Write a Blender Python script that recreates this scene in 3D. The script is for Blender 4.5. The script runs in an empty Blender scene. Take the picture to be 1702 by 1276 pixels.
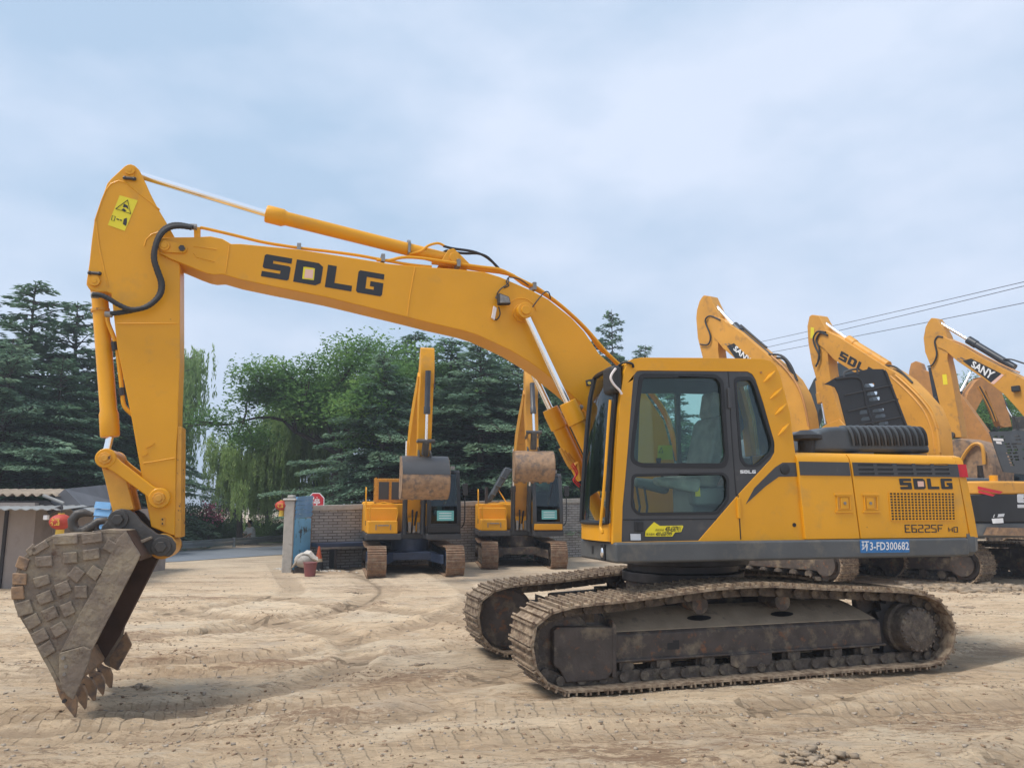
import bpy, bmesh, math, random
import numpy as np
from mathutils import Vector, Matrix
random.seed(7); R = math.radians
S = bpy.context.scene
COL = S.collection
# ------------------------------------------------------------------ camera
HC = 1.6; FPX = 1280.0; PITCH = R(9.0)
cd = bpy.data.cameras.new('camera'); cam = bpy.data.objects.new('camera', cd); COL.objects.link(cam)
cam.location = (0, 0, HC); cam.rotation_euler = (R(90) + PITCH, 0, 0)
cd.sensor_width = 36; cd.lens = 36 * FPX / 1702; cd.clip_end = 4000; cd.clip_start = 0.1
S.camera = cam
# ------------------------------------------------------------------ sky and sun
SUN_EL = R(60); SUN_AZ = R(245)          # azimuth the sun stands at, from +Y towards +X
w = bpy.data.worlds.new("World"); S.world = w; w.use_nodes = True
nt = w.node_tree; nt.nodes.clear()
def N(t, typ, **k):
    n = t.nodes.new(typ)
    for a, b in k.items(): setattr(n, a, b)
    return n
sky = N(nt, 'ShaderNodeTexSky', sky_type='NISHITA', sun_disc=False)
sky.sun_elevation = SUN_EL; sky.sun_rotation = SUN_AZ; sky.air_density = 1.0; sky.dust_density = 1.5; sky.ozone_density = 1.5
tc = N(nt, 'ShaderNodeTexCoord')
mp = N(nt, 'ShaderNodeMapping'); mp.inputs['Scale'].default_value = (1.0, 1.0, 2.2); mp.inputs['Location'].default_value = (0.35, 0.1, 0.2)
n1 = N(nt, 'ShaderNodeTexNoise'); n1.inputs['Scale'].default_value = 1.7; n1.inputs['Detail'].default_value = 7; n1.inputs['Roughness'].default_value = 0.5; n1.inputs['Distortion'].default_value = 0.3
r1 = N(nt, 'ShaderNodeValToRGB'); r1.color_ramp.elements[0].position = 0.40; r1.color_ramp.elements[1].position = 0.66
r1.color_ramp.elements[0].color = (0.92, 0.92, 0.92, 1); r1.color_ramp.elements[1].color = (0.97, 0.97, 0.97, 1)
n2 = N(nt, 'ShaderNodeTexNoise'); n2.inputs['Scale'].default_value = 2.6; n2.inputs['Detail'].default_value = 5
cr = N(nt, 'ShaderNodeValToRGB'); cr.color_ramp.elements[0].position = 0.36; cr.color_ramp.elements[1].position = 0.64
cr.color_ramp.elements[0].color = (3.35, 4.45, 5.85, 1); cr.color_ramp.elements[1].color = (5.3, 5.95, 7.15, 1)
mx = N(nt, 'ShaderNodeMixRGB'); bg = N(nt, 'ShaderNodeBackground'); bg.inputs['Strength'].default_value = 0.1
wo = N(nt, 'ShaderNodeOutputWorld')
L = nt.links.new
L(tc.outputs['Generated'], mp.inputs['Vector']); L(mp.outputs['Vector'], n1.inputs['Vector']); L(mp.outputs['Vector'], n2.inputs['Vector'])
L(n1.outputs['Fac'], r1.inputs['Fac']); L(n2.outputs['Fac'], cr.inputs['Fac']); L(r1.outputs['Color'], mx.inputs['Fac'])
L(sky.outputs['Color'], mx.inputs['Color1']); L(cr.outputs['Color'], mx.inputs['Color2']); L(mx.outputs['Color'], bg.inputs['Color']); L(bg.outputs['Background'], wo.inputs['Surface'])
sd = bpy.data.lights.new('sun', 'SUN'); sun = bpy.data.objects.new('sun', sd); COL.objects.link(sun)
sd.energy = 2.3; sd.angle = R(22); sd.color = (1, 0.95, 0.87)
sdir = Vector((math.sin(SUN_AZ) * math.cos(SUN_EL), math.cos(SUN_AZ) * math.cos(SUN_EL), math.sin(SUN_EL)))
sun.rotation_euler = sdir.to_track_quat('Z', 'Y').to_euler()
S.view_settings.view_transform = 'Standard'; S.view_settings.look = 'None'; S.view_settings.gamma = 1; S.view_settings.exposure = 0.58
try:
    S.cycles.max_bounces = 6; S.cycles.transparent_max_bounces = 10; S.cycles.use_denoising = True
except Exception: pass
# ------------------------------------------------------------------ pixel -> space
def ray(px, py):
    x = (px - 851) / FPX; y = (638 - py) / FPX
    return np.array([x, math.cos(PITCH) - y * math.sin(PITCH), math.sin(PITCH) + y * math.cos(PITCH)])
CAM = np.array([0, 0, HC])
def gnd(px, py, z=0):
    d = ray(px, py); return CAM + d * ((z - HC) / d[2])
def at(px, py, Y):
    d = ray(px, py); return CAM + d * (Y / d[1])
class Frame:                       # a machine's frame: x forward (left in the photo), y to its left, z up
    def __init__(s, O, th):
        s.O = np.array(O, float); s.th = th
        s.u = np.array([-math.cos(th), -math.sin(th), 0]); s.v = np.array([math.sin(th), -math.cos(th), 0])
    def un(s, px, py, Y):          # where the sight line meets the plane y=Y
        d = ray(px, py); t = (np.dot(s.O - CAM, s.v) + Y) / np.dot(d, s.v); p = CAM + t * d - s.O
        return (float(np.dot(p, s.u)), float(p[2]))
    def unx(s, px, py, X):         # the plane x=X
        d = ray(px, py); t = (np.dot(s.O - CAM, s.u) + X) / np.dot(d, s.u); p = CAM + t * d - s.O
        return (float(np.dot(p, s.v)), float(p[2]))
    def rz(s): return s.th + math.pi
# ------------------------------------------------------------------ materials
MATS = {}
def mat(name, col, rough=0.5, metal=0.0, var=0.12, vscale=3.0, bump=0.0, bscale=40, col2=None, c2lo=0.55, c2hi=0.65, c2scale=5, spec=0.5, coat=0.0, col3=None, c3lo=.6, c3hi=.75, c3scale=14, trans=0, stretch=None, detail=6):
    m = bpy.data.materials.new(name); m.use_nodes = True; t = m.node_tree; b = t.nodes['Principled BSDF']
    b.inputs['Roughness'].default_value = rough; b.inputs['Metallic'].default_value = metal
    b.inputs['Specular IOR Level'].default_value = spec
    b.inputs['Coat Weight'].default_value = coat
    tc = N(t, 'ShaderNodeTexCoord'); src = tc.outputs['Object']
    if stretch:
        mpp = N(t, 'ShaderNodeMapping'); mpp.inputs['Scale'].default_value = stretch; t.links.new(src, mpp.inputs['Vector']); src = mpp.outputs['Vector']
    nz = N(t, 'ShaderNodeTexNoise'); nz.inputs['Scale'].default_value = vscale; nz.inputs['Detail'].default_value = detail
    t.links.new(src, nz.inputs['Vector'])
    rp = N(t, 'ShaderNodeValToRGB'); rp.color_ramp.elements[0].position = .3; rp.color_ramp.elements[1].position = .7
    c = np.array(col); lo = np.clip(c * (1 - var), 0, 1); hi = np.clip(c * (1 + var), 0, 1)
    rp.color_ramp.elements[0].color = (*lo, 1); rp.color_ramp.elements[1].color = (*hi, 1)
    t.links.new(nz.outputs['Fac'], rp.inputs['Fac']); out = rp.outputs['Color']
    for (cc, l, h, sc) in ((col2, c2lo, c2hi, c2scale), (col3, c3lo, c3hi, c3scale)):
        if cc is None: continue
        n = N(t, 'ShaderNodeTexNoise'); n.inputs['Scale'].default_value = sc; n.inputs['Detail'].default_value = 8; n.inputs['Roughness'].default_value = .65
        t.links.new(src, n.inputs['Vector'])
        r = N(t, 'ShaderNodeMapRange'); r.inputs['From Min'].default_value = l; r.inputs['From Max'].default_value = h
        t.links.new(n.outputs['Fac'], r.inputs['Value'])
        x = N(t, 'ShaderNodeMixRGB'); x.inputs['Color2'].default_value = (*cc, 1)
        t.links.new(r.outputs['Result'], x.inputs['Fac']); t.links.new(out, x.inputs['Color1']); out = x.outputs['Color']
    t.links.new(out, b.inputs['Base Color'])
    if bump:
        n = N(t, 'ShaderNodeTexNoise'); n.inputs['Scale'].default_value = bscale; n.inputs['Detail'].default_value = 5
        t.links.new(src, n.inputs['Vector'])
        bp = N(t, 'ShaderNodeBump'); bp.inputs['Strength'].default_value = bump; bp.inputs['Distance'].default_value = 0.02
        t.links.new(n.outputs['Fac'], bp.inputs['Height']); t.links.new(bp.outputs['Normal'], b.inputs['Normal'])
    if trans:
        tr = N(t, 'ShaderNodeBsdfTranslucent'); t.links.new(out, tr.inputs['Color']); ms = N(t, 'ShaderNodeMixShader'); ms.inputs['Fac'].default_value = trans
        o = t.nodes['Material Output']; t.links.new(b.outputs['BSDF'], ms.inputs[1]); t.links.new(tr.outputs['BSDF'], ms.inputs[2]); t.links.new(ms.outputs['Shader'], o.inputs['Surface'])
    MATS[name] = m; return m
def glassmat(name, tint, refl=0.1):
    m = bpy.data.materials.new(name); m.use_nodes = True; t = m.node_tree; t.nodes.clear()
    o = N(t, 'ShaderNodeOutputMaterial'); tr = N(t, 'ShaderNodeBsdfTransparent'); tr.inputs['Color'].default_value = (*tint, 1)
    g = N(t, 'ShaderNodeBsdfGlossy'); g.inputs['Roughness'].default_value = 0.02; g.inputs['Color'].default_value = (.9, .95, 1, 1)
    fr = N(t, 'ShaderNodeFresnel'); fr.inputs['IOR'].default_value = 1.5
    a = N(t, 'ShaderNodeMath', operation='ADD'); a.inputs[1].default_value = refl
    mx = N(t, 'ShaderNodeMixShader'); t.links.new(fr.outputs['Fac'], a.inputs[0]); t.links.new(a.outputs['Value'], mx.inputs['Fac'])
    t.links.new(tr.outputs['BSDF'], mx.inputs[1]); t.links.new(g.outputs['BSDF'], mx.inputs[2]); t.links.new(mx.outputs['Shader'], o.inputs['Surface'])
    MATS[name] = m; return m
M = MATS
mat('yellow', (.74, .335, .010), .42, var=.06, vscale=1.6, bump=.06, bscale=45, coat=.08, spec=.35, col2=(.50, .27, .06), c2lo=.56, c2hi=.85, c2scale=2.2, col3=(.30, .14, .03), c3lo=.70, c3hi=.76, c3scale=17)
mat('yellow_worn', (.66, .31, .03), .45, var=.12, vscale=6, col2=(.12, .05, .025), c2lo=.60, c2hi=.68, c2scale=14, bump=.2)
mat('yellow_faded', (.62, .29, .035), .5, var=.12, vscale=1.4, col2=(.28, .14, .05), c2lo=.56, c2hi=.78, c2scale=4)
mat('yellow_dusty', (.62, .34, .06), .6, var=.12, vscale=2, col2=(.38, .27, .15), c2lo=.5, c2hi=.75, c2scale=3)
mat('grey_paint', (.052, .052, .055), .42, var=.15, vscale=2, col2=(.15, .13, .11), c2lo=.6, c2hi=.85, c2scale=3)
mat('skirt_grey', (.085, .09, .093), .48, var=.18, vscale=2, col2=(.19, .165, .13), c2lo=.52, c2hi=.8, c2scale=3.5, bump=.06)
mat('hood_grey', (.065, .075, .085), .45, var=.15, vscale=5, bump=.08, bscale=25)
mat('black', (.012, .012, .014), .5, var=.2)
mat('rubber', (.022, .022, .024), .6, var=.2)
mat('dark_metal', (.05, .045, .045), .5, metal=.3, var=.3, vscale=8)
mat('chrome', (.95, .96, .98), .22, metal=1.0, var=.03)
mat('steel', (.30, .28, .26), .45, metal=.8, var=.2, vscale=10)
mat('cyl_black', (.03, .034, .042), .4, var=.2)
mat('track_mud', (.33, .25, .17), .85, var=.35, vscale=9, col2=(.13, .08, .05), c2lo=.42, c2hi=.62, c2scale=16, bump=.5, bscale=30)
mat('track_rust', (.25, .15, .09), .8, var=.3, vscale=9, col2=(.34, .26, .18), c2lo=.5, c2hi=.68, c2scale=8, bump=.4)
mat('chain_grime', (.085, .066, .052), .75, var=.4, vscale=14, col2=(.20, .16, .11), c2lo=.5, c2hi=.7, c2scale=12, bump=.5, bscale=50)
mat('frame_grime', (.068, .053, .045), .62, var=.3, vscale=7, col2=(.28, .215, .14), c2lo=.50, c2hi=.72, c2scale=4, col3=(.19, .08, .035), c3lo=.57, c3hi=.68, c3scale=9, bump=.4, bscale=30)
mat('dust_top', (.30, .235, .165), .85, var=.15, vscale=6, col2=(.14, .11, .09), c2lo=.55, c2hi=.7, c2scale=7, bump=.2)
mat('bucket_steel', (.205, .158, .118), .68, var=.22, vscale=6, metal=.05, col2=(.33, .265, .18), c2lo=.46, c2hi=.66, c2scale=5, col3=(.11, .06, .035), c3lo=.6, c3hi=.7, c3scale=9, bump=.7, bscale=22)
mat('bucket_rust', (.30, .185, .105), .7, var=.3, vscale=8, col2=(.13, .1, .085), c2lo=.5, c2hi=.65, c2scale=6, bump=.3)
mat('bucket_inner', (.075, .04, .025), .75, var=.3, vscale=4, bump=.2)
mat('bucket_ear', (.075, .068, .062), .5, var=.3, vscale=6, metal=.2, col2=(.2, .16, .12), c2lo=.58, c2hi=.7, bump=.2)
mat('decal_black', (.018, .019, .022), .45, var=.1)
mat('decal_white', (.8, .8, .8), .5, var=.05)
mat('decal_yellow', (.80, .66, .02), .45, var=.05)
mat('decal_pink', (.8, .5, .4), .5, var=.05)
mat('decal_grey', (.62, .63, .65), .4, var=.05)
mat('blue_plate', (.03, .17, .42), .5, var=.15, vscale=30)
mat('red_lens', (.55, .01, .02), .25, var=.1)
mat('red_stripe', (.55, .02, .03), .4, var=.1)
mat('seat_cloth', (.36, .37, .35), .8, var=.2, vscale=8, bump=.3)
mat('interior', (.055, .065, .065), .6, var=.2)
mat('interior_light', (.20, .22, .21), .6, var=.2)
mat('lamp_lens', (.22, .21, .2), .25, var=.3, vscale=30)
mat('cyan_paper', (.14, .42, .41), .6, var=.1)
mat('concrete', (.42, .39, .35), .85, var=.2, vscale=5, col2=(.2, .17, .14), c2lo=.55, c2hi=.7, c2scale=5, bump=.3)
mat('blue_sheet', (.16, .36, .62), .5, var=.15, vscale=3, col2=(.35, .5, .65), c2lo=.55, c2hi=.75, c2scale=3)
mat('shed_wall', (.33, .28, .25), .85, var=.12, vscale=2, col2=(.2, .16, .14), c2lo=.5, c2hi=.75, c2scale=2, bump=.15)
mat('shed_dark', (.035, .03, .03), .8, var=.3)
mat('roof_tan', (.36, .28, .20), .7, var=.2, vscale=4)
mat('roof_light', (.27, .27, .26), .5, var=.15, vscale=4)
mat('roof_dark', (.12, .12, .13), .6, var=.2)
mat('lantern_red', (.55, .07, .04), .6, var=.15, vscale=9, trans=.2)
mat('lantern_gold', (.75, .5, .06), .6, var=.1)
mat('cone_orange', (.62, .13, .05), .6, var=.2, vscale=10)
mat('bucket_plum', (.22, .07, .07), .5, var=.15)
mat('sack', (.6, .56, .5), .85, var=.15, vscale=12, bump=.3)
mat('cream_board', (.62, .5, .34), .8, var=.1)
mat('bark', (.065, .05, .042), .9, var=.3, vscale=9, bump=.6, bscale=14, stretch=(3, 3, .6))
mat('asphalt', (.17, .19, .22), .85, var=.08, vscale=1.5)
mat('rail_steel', (.42, .45, .47), .45, metal=.5, var=.1)
mat('skin', (.45, .28, .2), .6, var=.05)
mat('shirt', (.75, .75, .75), .8, var=.05)
mat('trousers', (.04, .045, .07), .8, var=.1)
mat('hair', (.01, .01, .01), .7)
mat('wire', (.06, .06, .07), .6)
mat('volvo_grey', (.035, .045, .055), .5, var=.15)
mat('orange_paint', (.46, .20, .045), .5, var=.15, col2=(.25, .12, .05), c2lo=.55, c2hi=.75)
mat('bed_blue', (.03, .045, .085), .5, var=.3, vscale=4)
mat('stone', (.36, .30, .235), .9, var=.3, vscale=6, bump=.4, bscale=25)
mat('pink_flower', (.7, .2, .3), .8, var=.3)
mat('white_strap', (.75, .68, .66), .7)
mat('yellow_mesh', (.5, .22, .02), .5, var=.2, vscale=20)
# foliage
def leafmat(name, a, b, c, tr=.25):
    m = bpy.data.materials.new(name); m.use_nodes = True; t = m.node_tree; p = t.nodes['Principled BSDF']
    p.inputs['Roughness'].default_value = .7; p.inputs['Specular IOR Level'].default_value = .2
    tc = N(t, 'ShaderNodeTexCoord'); n = N(t, 'ShaderNodeTexNoise'); n.inputs['Scale'].default_value = .9; n.inputs['Detail'].default_value = 6; n.inputs['Roughness'].default_value = .7
    t.links.new(tc.outputs['Object'], n.inputs['Vector'])
    r = N(t, 'ShaderNodeValToRGB'); e = r.color_ramp.elements; e[0].position = .34; e[0].color = (*a, 1); e[1].position = .72; e[1].color = (*c, 1)
    x = e.new(.52); x.color = (*b, 1)
    t.links.new(n.outputs['Fac'], r.inputs['Fac']); t.links.new(r.outputs['Color'], p.inputs['Base Color'])
    tl = N(t, 'ShaderNodeBsdfTranslucent'); t.links.new(r.outputs['Color'], tl.inputs['Color']); ms = N(t, 'ShaderNodeMixShader'); ms.inputs['Fac'].default_value = tr
    t.links.new(p.outputs['BSDF'], ms.inputs[1]); t.links.new(tl.outputs['BSDF'], ms.inputs[2]); t.links.new(ms.outputs['Shader'], t.nodes['Material Output'].inputs['Surface'])
    MATS[name] = m
leafmat('leaf_cedar', (.075, .14, .09), (.13, .225, .135), (.22, .33, .18), .35)
leafmat('leaf_cedar_blue', (.10, .18, .125), (.18, .28, .185), (.27, .38, .23), .35)
leafmat('leaf_broad', (.07, .15, .05), (.13, .25, .07), (.32, .46, .12), .42)
leafmat('leaf_willow', (.17, .27, .09), (.30, .42, .15), (.44, .55, .24), .5)
leafmat('leaf_hedge', (.03, .07, .02), (.06, .12, .03), (.13, .2, .06))
leafmat('leaf_red', (.06, .04, .03), (.10, .06, .05), (.14, .12, .07))
leafmat('leaf_willow_pale', (.26, .38, .13), (.40, .53, .20), (.52, .64, .30), .5)
glassmat('cab_glass', (.83, .93, .89), -.015)
glassmat('cab_glass_dark', (.32, .42, .40), .0)
# ------------------------------------------------------------------ mesh helpers
def catmull(pts, n=6, closed=False):
    P = [np.array(p, float) for p in pts]; out = []; k = len(P)
    rng = range(k) if closed else range(k - 1)
    for i in rng:
        p0 = P[(i - 1) % k] if closed or i > 0 else P[0]; p1 = P[i]; p2 = P[(i + 1) % k]
        p3 = P[(i + 2) % k] if closed or i + 2 < k else P[-1]
        for j in range(n):
            t = j / n
            out.append(.5 * ((2 * p1) + (-p0 + p2) * t + (2 * p0 - 5 * p1 + 4 * p2 - p3) * t * t + (-p0 + 3 * p1 - 3 * p2 + p3) * t ** 3))
    if not closed: out.append(P[-1])
    return out
def rnd(poly, r, n=4):            # round the corners of a 2-D polygon
    out = []; k = len(poly)
    for i in range(k):
        a, b, c = (np.array(poly[j % k], float) for j in (i - 1, i, i + 1))
        da, dc = np.linalg.norm(a - b), np.linalg.norm(c - b)
        rr = min(r, da * .45, dc * .45); p = b + (a - b) / (da + 1e-9) * rr; q = b + (c - b) / (dc + 1e-9) * rr
        for j in range(n + 1):
            t = j / n; out.append(tuple((1 - t) ** 2 * p + 2 * t * (1 - t) * b + t * t * q))
    return out
class MB:
    def __init__(s): s.v = []; s.f = []
    def add(s, vs, fs):
        o = len(s.v); s.v += [tuple(map(float, p)) for p in vs]; s.f += [tuple(i + o for i in f) for f in fs]; return s
    def hexa(s, p):               # 8 corners, bottom 4 then top 4
        return s.add(p, [(3, 2, 1, 0), (4, 5, 6, 7), (0, 1, 5, 4), (1, 2, 6, 5), (2, 3, 7, 6), (3, 0, 4, 7)])
    def box(s, x0, x1, y0, y1, z0, z1):
        return s.hexa([(x0, y0, z0), (x1, y0, z0), (x1, y1, z0), (x0, y1, z0), (x0, y0, z1), (x1, y0, z1), (x1, y1, z1), (x0, y1, z1)])
    def prism(s, poly, y0, y1):   # polygon in x-z pushed along y
        n = len(poly); a = sum(poly[i][0] * poly[(i + 1) % n][1] - poly[(i + 1) % n][0] * poly[i][1] for i in range(n))
        if a < 0: poly = poly[::-1]
        if y0 > y1: y0, y1 = y1, y0
        vs = [(p[0], y0, p[1]) for p in poly] + [(p[0], y1, p[1]) for p in poly]
        fs = [tuple(range(n)), tuple(range(2 * n - 1, n - 1, -1))] + [(i, i + n, (i + 1) % n + n, (i + 1) % n) for i in range(n)]
        return s.add(vs, fs)
    def prismz(s, poly, z0, z1):
        n = len(poly); a = sum(poly[i][0] * poly[(i + 1) % n][1] - poly[(i + 1) % n][0] * poly[i][1] for i in range(n))
        if a < 0: poly = poly[::-1]
        vs = [(p[0], p[1], z0) for p in poly] + [(p[0], p[1], z1) for p in poly]
        fs = [tuple(range(n - 1, -1, -1)), tuple(range(n, 2 * n))] + [(i, (i + 1) % n, (i + 1) % n + n, i + n) for i in range(n)]
        return s.add(vs, fs)
    def prismx(s, poly, x0, x1):  # polygon in y-z pushed along x; x0, x1 may be functions of (y,z)
        f0 = x0 if callable(x0) else (lambda y, z: x0); f1 = x1 if callable(x1) else (lambda y, z: x1); n = len(poly)
        vs = [(f0(*p), p[0], p[1]) for p in poly] + [(f1(*p), p[0], p[1]) for p in poly]
        fs = [tuple(range(n)), tuple(range(2 * n - 1, n - 1, -1))] + [(i, i + n, (i + 1) % n + n, (i + 1) % n) for i in range(n)]
        return s.add(vs, fs)
    def tube(s, pts, r, seg=8, smooth=0, closed=False, cap=True):
        if smooth: pts = catmull(pts, smooth, closed)
        P = [np.array(p, float) for p in pts]; n = len(P); rs = list(np.interp(np.linspace(0, 1, n), np.linspace(0, 1, len(r)), r)) if hasattr(r, '__len__') else [r] * n
        vs = []; ref = None
        for i in range(n):
            a = P[i - 1] if (i > 0 or closed) else P[i]; b = P[(i + 1) % n] if (i < n - 1 or closed) else P[i]
            d = b - a; d = d / (np.linalg.norm(d) + 1e-9)
            if ref is None: ref = np.array([0, 0, 1.]) if abs(d[2]) < .9 else np.array([1., 0, 0])
            x = np.cross(d, ref); x /= np.linalg.norm(x) + 1e-9; y = np.cross(d, x); ref = -y if np.dot(-y, ref) > 0 else y
            for k in range(seg):
                an = 2 * math.pi * k / seg; vs.append(P[i] + rs[i] * (math.cos(an) * x + math.sin(an) * y))
        fs = []
        for i in range(n if closed else n - 1):
            for k in range(seg):
                a = i * seg + k; b = i * seg + (k + 1) % seg; c = ((i + 1) % n) * seg + (k + 1) % seg; d = ((i + 1) % n) * seg + k
                fs.append((a, b, c, d))
        if cap and not closed: fs += [tuple(range(seg - 1, -1, -1)), tuple(range((n - 1) * seg, n * seg))]
        return s.add(vs, fs)
    def cyl(s, a, b, r, seg=24, r2=None):
        return s.tube([a, b], [r, r if r2 is None else r2], seg)
    def ycyl(s, c, y0, y1, r, seg=24): return s.cyl((c[0], y0, c[1]), (c[0], y1, c[1]), r, seg)
    def ball(s, c, r, seg=12, sz=(1, 1, 1)):
        vs = []; fs = []; m = seg // 2
        for i in range(m + 1):
            th = math.pi * i / m
            for k in range(seg):
                ph = 2 * math.pi * k / seg; vs.append((c[0] + r * sz[0] * math.sin(th) * math.cos(ph), c[1] + r * sz[1] * math.sin(th) * math.sin(ph), c[2] + r * sz[2] * math.cos(th)))
        for i in range(m):
            for k in range(seg): fs.append((i * seg + k, (i + 1) * seg + k, (i + 1) * seg + (k + 1) % seg, i * seg + (k + 1) % seg))
        return s.add(vs, fs)
    def plate(s, loops, y0, y1):  # outline with holes in x-z, pushed along y
        vs, fs = fillmesh(loops, abs(y1 - y0) / 2); ym = (y0 + y1) / 2
        return s.add([(v[0], ym - v[2], v[1]) for v in vs], fs)
    def build(s, name, m, parent=None, bev=0.0, loc=None, rz=None, smooth=True, seg=2, merge=True):
        me = bpy.data.meshes.new(name); me.from_pydata(s.v, [], s.f)
        bm = bmesh.new(); bm.from_mesh(me)
        if merge: bmesh.ops.remove_doubles(bm, verts=bm.verts, dist=1e-5)
        bmesh.ops.recalc_face_normals(bm, faces=bm.faces)
        if smooth:
            for f in bm.faces: f.smooth = True
            for e in bm.edges:
                if len(e.link_faces) != 2 or e.calc_face_angle(0) > R(34): e.smooth = False
        bm.to_mesh(me); bm.free()
        mm = M[m] if isinstance(m, str) else m
        me.materials.append(mm)
        o = bpy.data.objects.new(name, me); COL.objects.link(o)
        if parent is not None: o.parent = parent
        if loc is not None: o.location = loc
        if rz is not None: o.rotation_euler = (0, 0, rz)
        if bev:
            b = o.modifiers.new('b', 'BEVEL'); b.width = bev; b.segments = seg; b.limit_method = 'ANGLE'; b.angle_limit = R(35); b.harden_normals = True
        return o
def fillmesh(loops, half):
    cu = bpy.data.curves.new('tmp', 'CURVE'); cu.dimensions = '2D'; cu.fill_mode = 'BOTH'; cu.extrude = half
    for lp in loops:
        sp = cu.splines.new('POLY'); sp.points.add(len(lp) - 1); sp.use_cyclic_u = True
        for i, p in enumerate(lp): sp.points[i].co = (p[0], p[1], 0, 1)
    return curve_out(cu)
def curve_out(cu):
    o = bpy.data.objects.new('tmp', cu); COL.objects.link(o)
    bpy.context.view_layer.update()
    me = bpy.data.meshes.new_from_object(o.evaluated_get(bpy.context.evaluated_depsgraph_get()))
    vs = [tuple(v.co) for v in me.vertices]; fs = [tuple(p.vertices) for p in me.polygons]
    bpy.data.objects.remove(o); bpy.data.curves.remove(cu); bpy.data.meshes.remove(me)
    return vs, fs
_tc = {}
def textmesh(txt, bold=0.0, shear=0.0):
    k = (txt, bold, shear)
    if k not in _tc:
        cu = bpy.data.curves.new('tmp', 'FONT'); cu.body = txt; cu.size = 1; cu.fill_mode = 'FRONT'; cu.offset = bold; cu.shear = shear; cu.resolution_u = 2
        vs, fs = curve_out(cu)
        if not vs: vs, fs = [(0, 0, 0), (1, 0, 0), (1, 1, 0)], [(0, 1, 2)]
        a = np.array(vs); lo, hi = a.min(0), a.max(0); a = (a - lo) / np.maximum(hi - lo, 1e-6)
        _tc[k] = (a[:, :2], fs)
    return _tc[k]
# blocky letters
def blk(ch):
    t = .27
    if ch == 'S': return [[(.06, 1), (1, 1), (1, 1 - t + .03), (.34, 1 - t + .03), (.34, .64), (.94, .64), (1, .58), (1, .06), (.94, 0), (0, 0), (0, t - .03), (.66, t - .03), (.66, .37), (.06, .37), (0, .43), (0, .94)]]
    if ch == 'D': return [[(0, 0), (0, 1), (.82, 1), (1, .86), (1, .14), (.82, 0)], [(.34, .25), (.34, .75), (.66, .75), (.66, .25)]]
    if ch == 'L': return [[(0, 0), (0, 1), (.33, 1), (.33, t - .02), (1, t - .02), (1, 0)]]
    if ch == 'G': return [[(.06, 0), (0, .08), (0, .92), (.06, 1), (1, 1), (1, 1 - t + .03), (.34, 1 - t + .03), (.34, t - .03), (.66, t - .03), (.66, .37), (.5, .37), (.5, .6), (1, .6), (1, .08), (.94, 0)]]
def blocktext(txt, gap=.17):
    vs = []; fs = []; x = 0
    W = len(txt) + gap * (len(txt) - 1)
    for ch in txt:
        v, f = fillmesh([[(a, b) for a, b in lp] for lp in blk(ch)], 0)
        o = len(vs); vs += [((p[0] + x) / W, p[1]) for p in v]; fs += [tuple(i + o for i in q) for q in f]; x += 1 + gap
    return np.array(vs), fs
def quadmap(P, q):                # unit square -> quad (bl, br, tr, tl)
    bl, br, tr, tl = (np.array(k, float) for k in q); s = P[:, :1]; t = P[:, 1:2]
    return bl * (1 - s) * (1 - t) + br * s * (1 - t) + tr * s * t + tl * (1 - s) * t
def decal(name, vf, quad, fr, Y, m, parent, push=None):    # flat lettering on the plane y=Y of a frame, quad in photo pixels (bl, br, tr, tl)
    P, fs = vf; q = [fr.un(*p, Y) for p in quad]; Q = quadmap(P, q)
    mb = MB(); mb.add([(p[0], Y, p[1]) for p in Q], fs)
    return mb.build(name, m, parent, smooth=False)
def decal3(name, vf, quad3, m, parent):
    P, fs = vf; Q = quadmap(P, quad3); mb = MB(); mb.add([tuple(p) for p in Q], fs); return mb.build(name, m, parent, smooth=False)
SEGS = dict(E='adefg', F='aefg', H='bcefg', D='abcdef')
SEGS.update({'6': 'acdefg', '2': 'abdeg', '5': 'acdfg'})
def segtext(txt, gap=.22, t=.2):   # square stencil-like characters
    vs = []; fs = []; W = len(txt) + gap * (len(txt) - 1); x = 0; hv = t * .62
    bx = dict(a=(0, 1, 1 - hv, 1), d=(0, 1, 0, hv), g=(t, 1 - t, .5 - hv / 2, .5 + hv / 2), f=(0, t, .5, 1 - hv), e=(0, t, hv, .5), b=(1 - t, 1, .5, 1 - hv), c=(1 - t, 1, hv, .5))
    for ch in txt:
        for k in SEGS[ch]:
            a, b, c, d = bx[k]; o = len(vs); vs += [((x + a) / W, c), ((x + b) / W, c), ((x + b) / W, d), ((x + a) / W, d)]; fs.append((o, o + 1, o + 2, o + 3))
        x += 1 + gap
    return np.array(vs), fs
def rect(): return np.array([(0, 0), (1, 0), (1, 1), (0, 1)], float), [(0, 1, 2, 3)]
def tag(o, label=None, cat=None, group=None, kind=None):
    if label: o['label'] = label
    if cat: o['category'] = cat
    if group: o['group'] = group
    if kind: o['kind'] = kind
    return o
def empty(name, loc=(0, 0, 0), rz=0, **k):
    o = bpy.data.objects.new(name, None); COL.objects.link(o); o.location = loc; o.rotation_euler = (0, 0, rz); o.empty_display_size = .3
    return tag(o, **k)
def kids(o): return [c for c in bpy.data.objects if c.parent == o]
def copy_tree(o, parent=None):
    c = o.copy(); COL.objects.link(c); c.parent = parent
    for ch in kids(o): copy_tree(ch, c)
    return c
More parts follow.
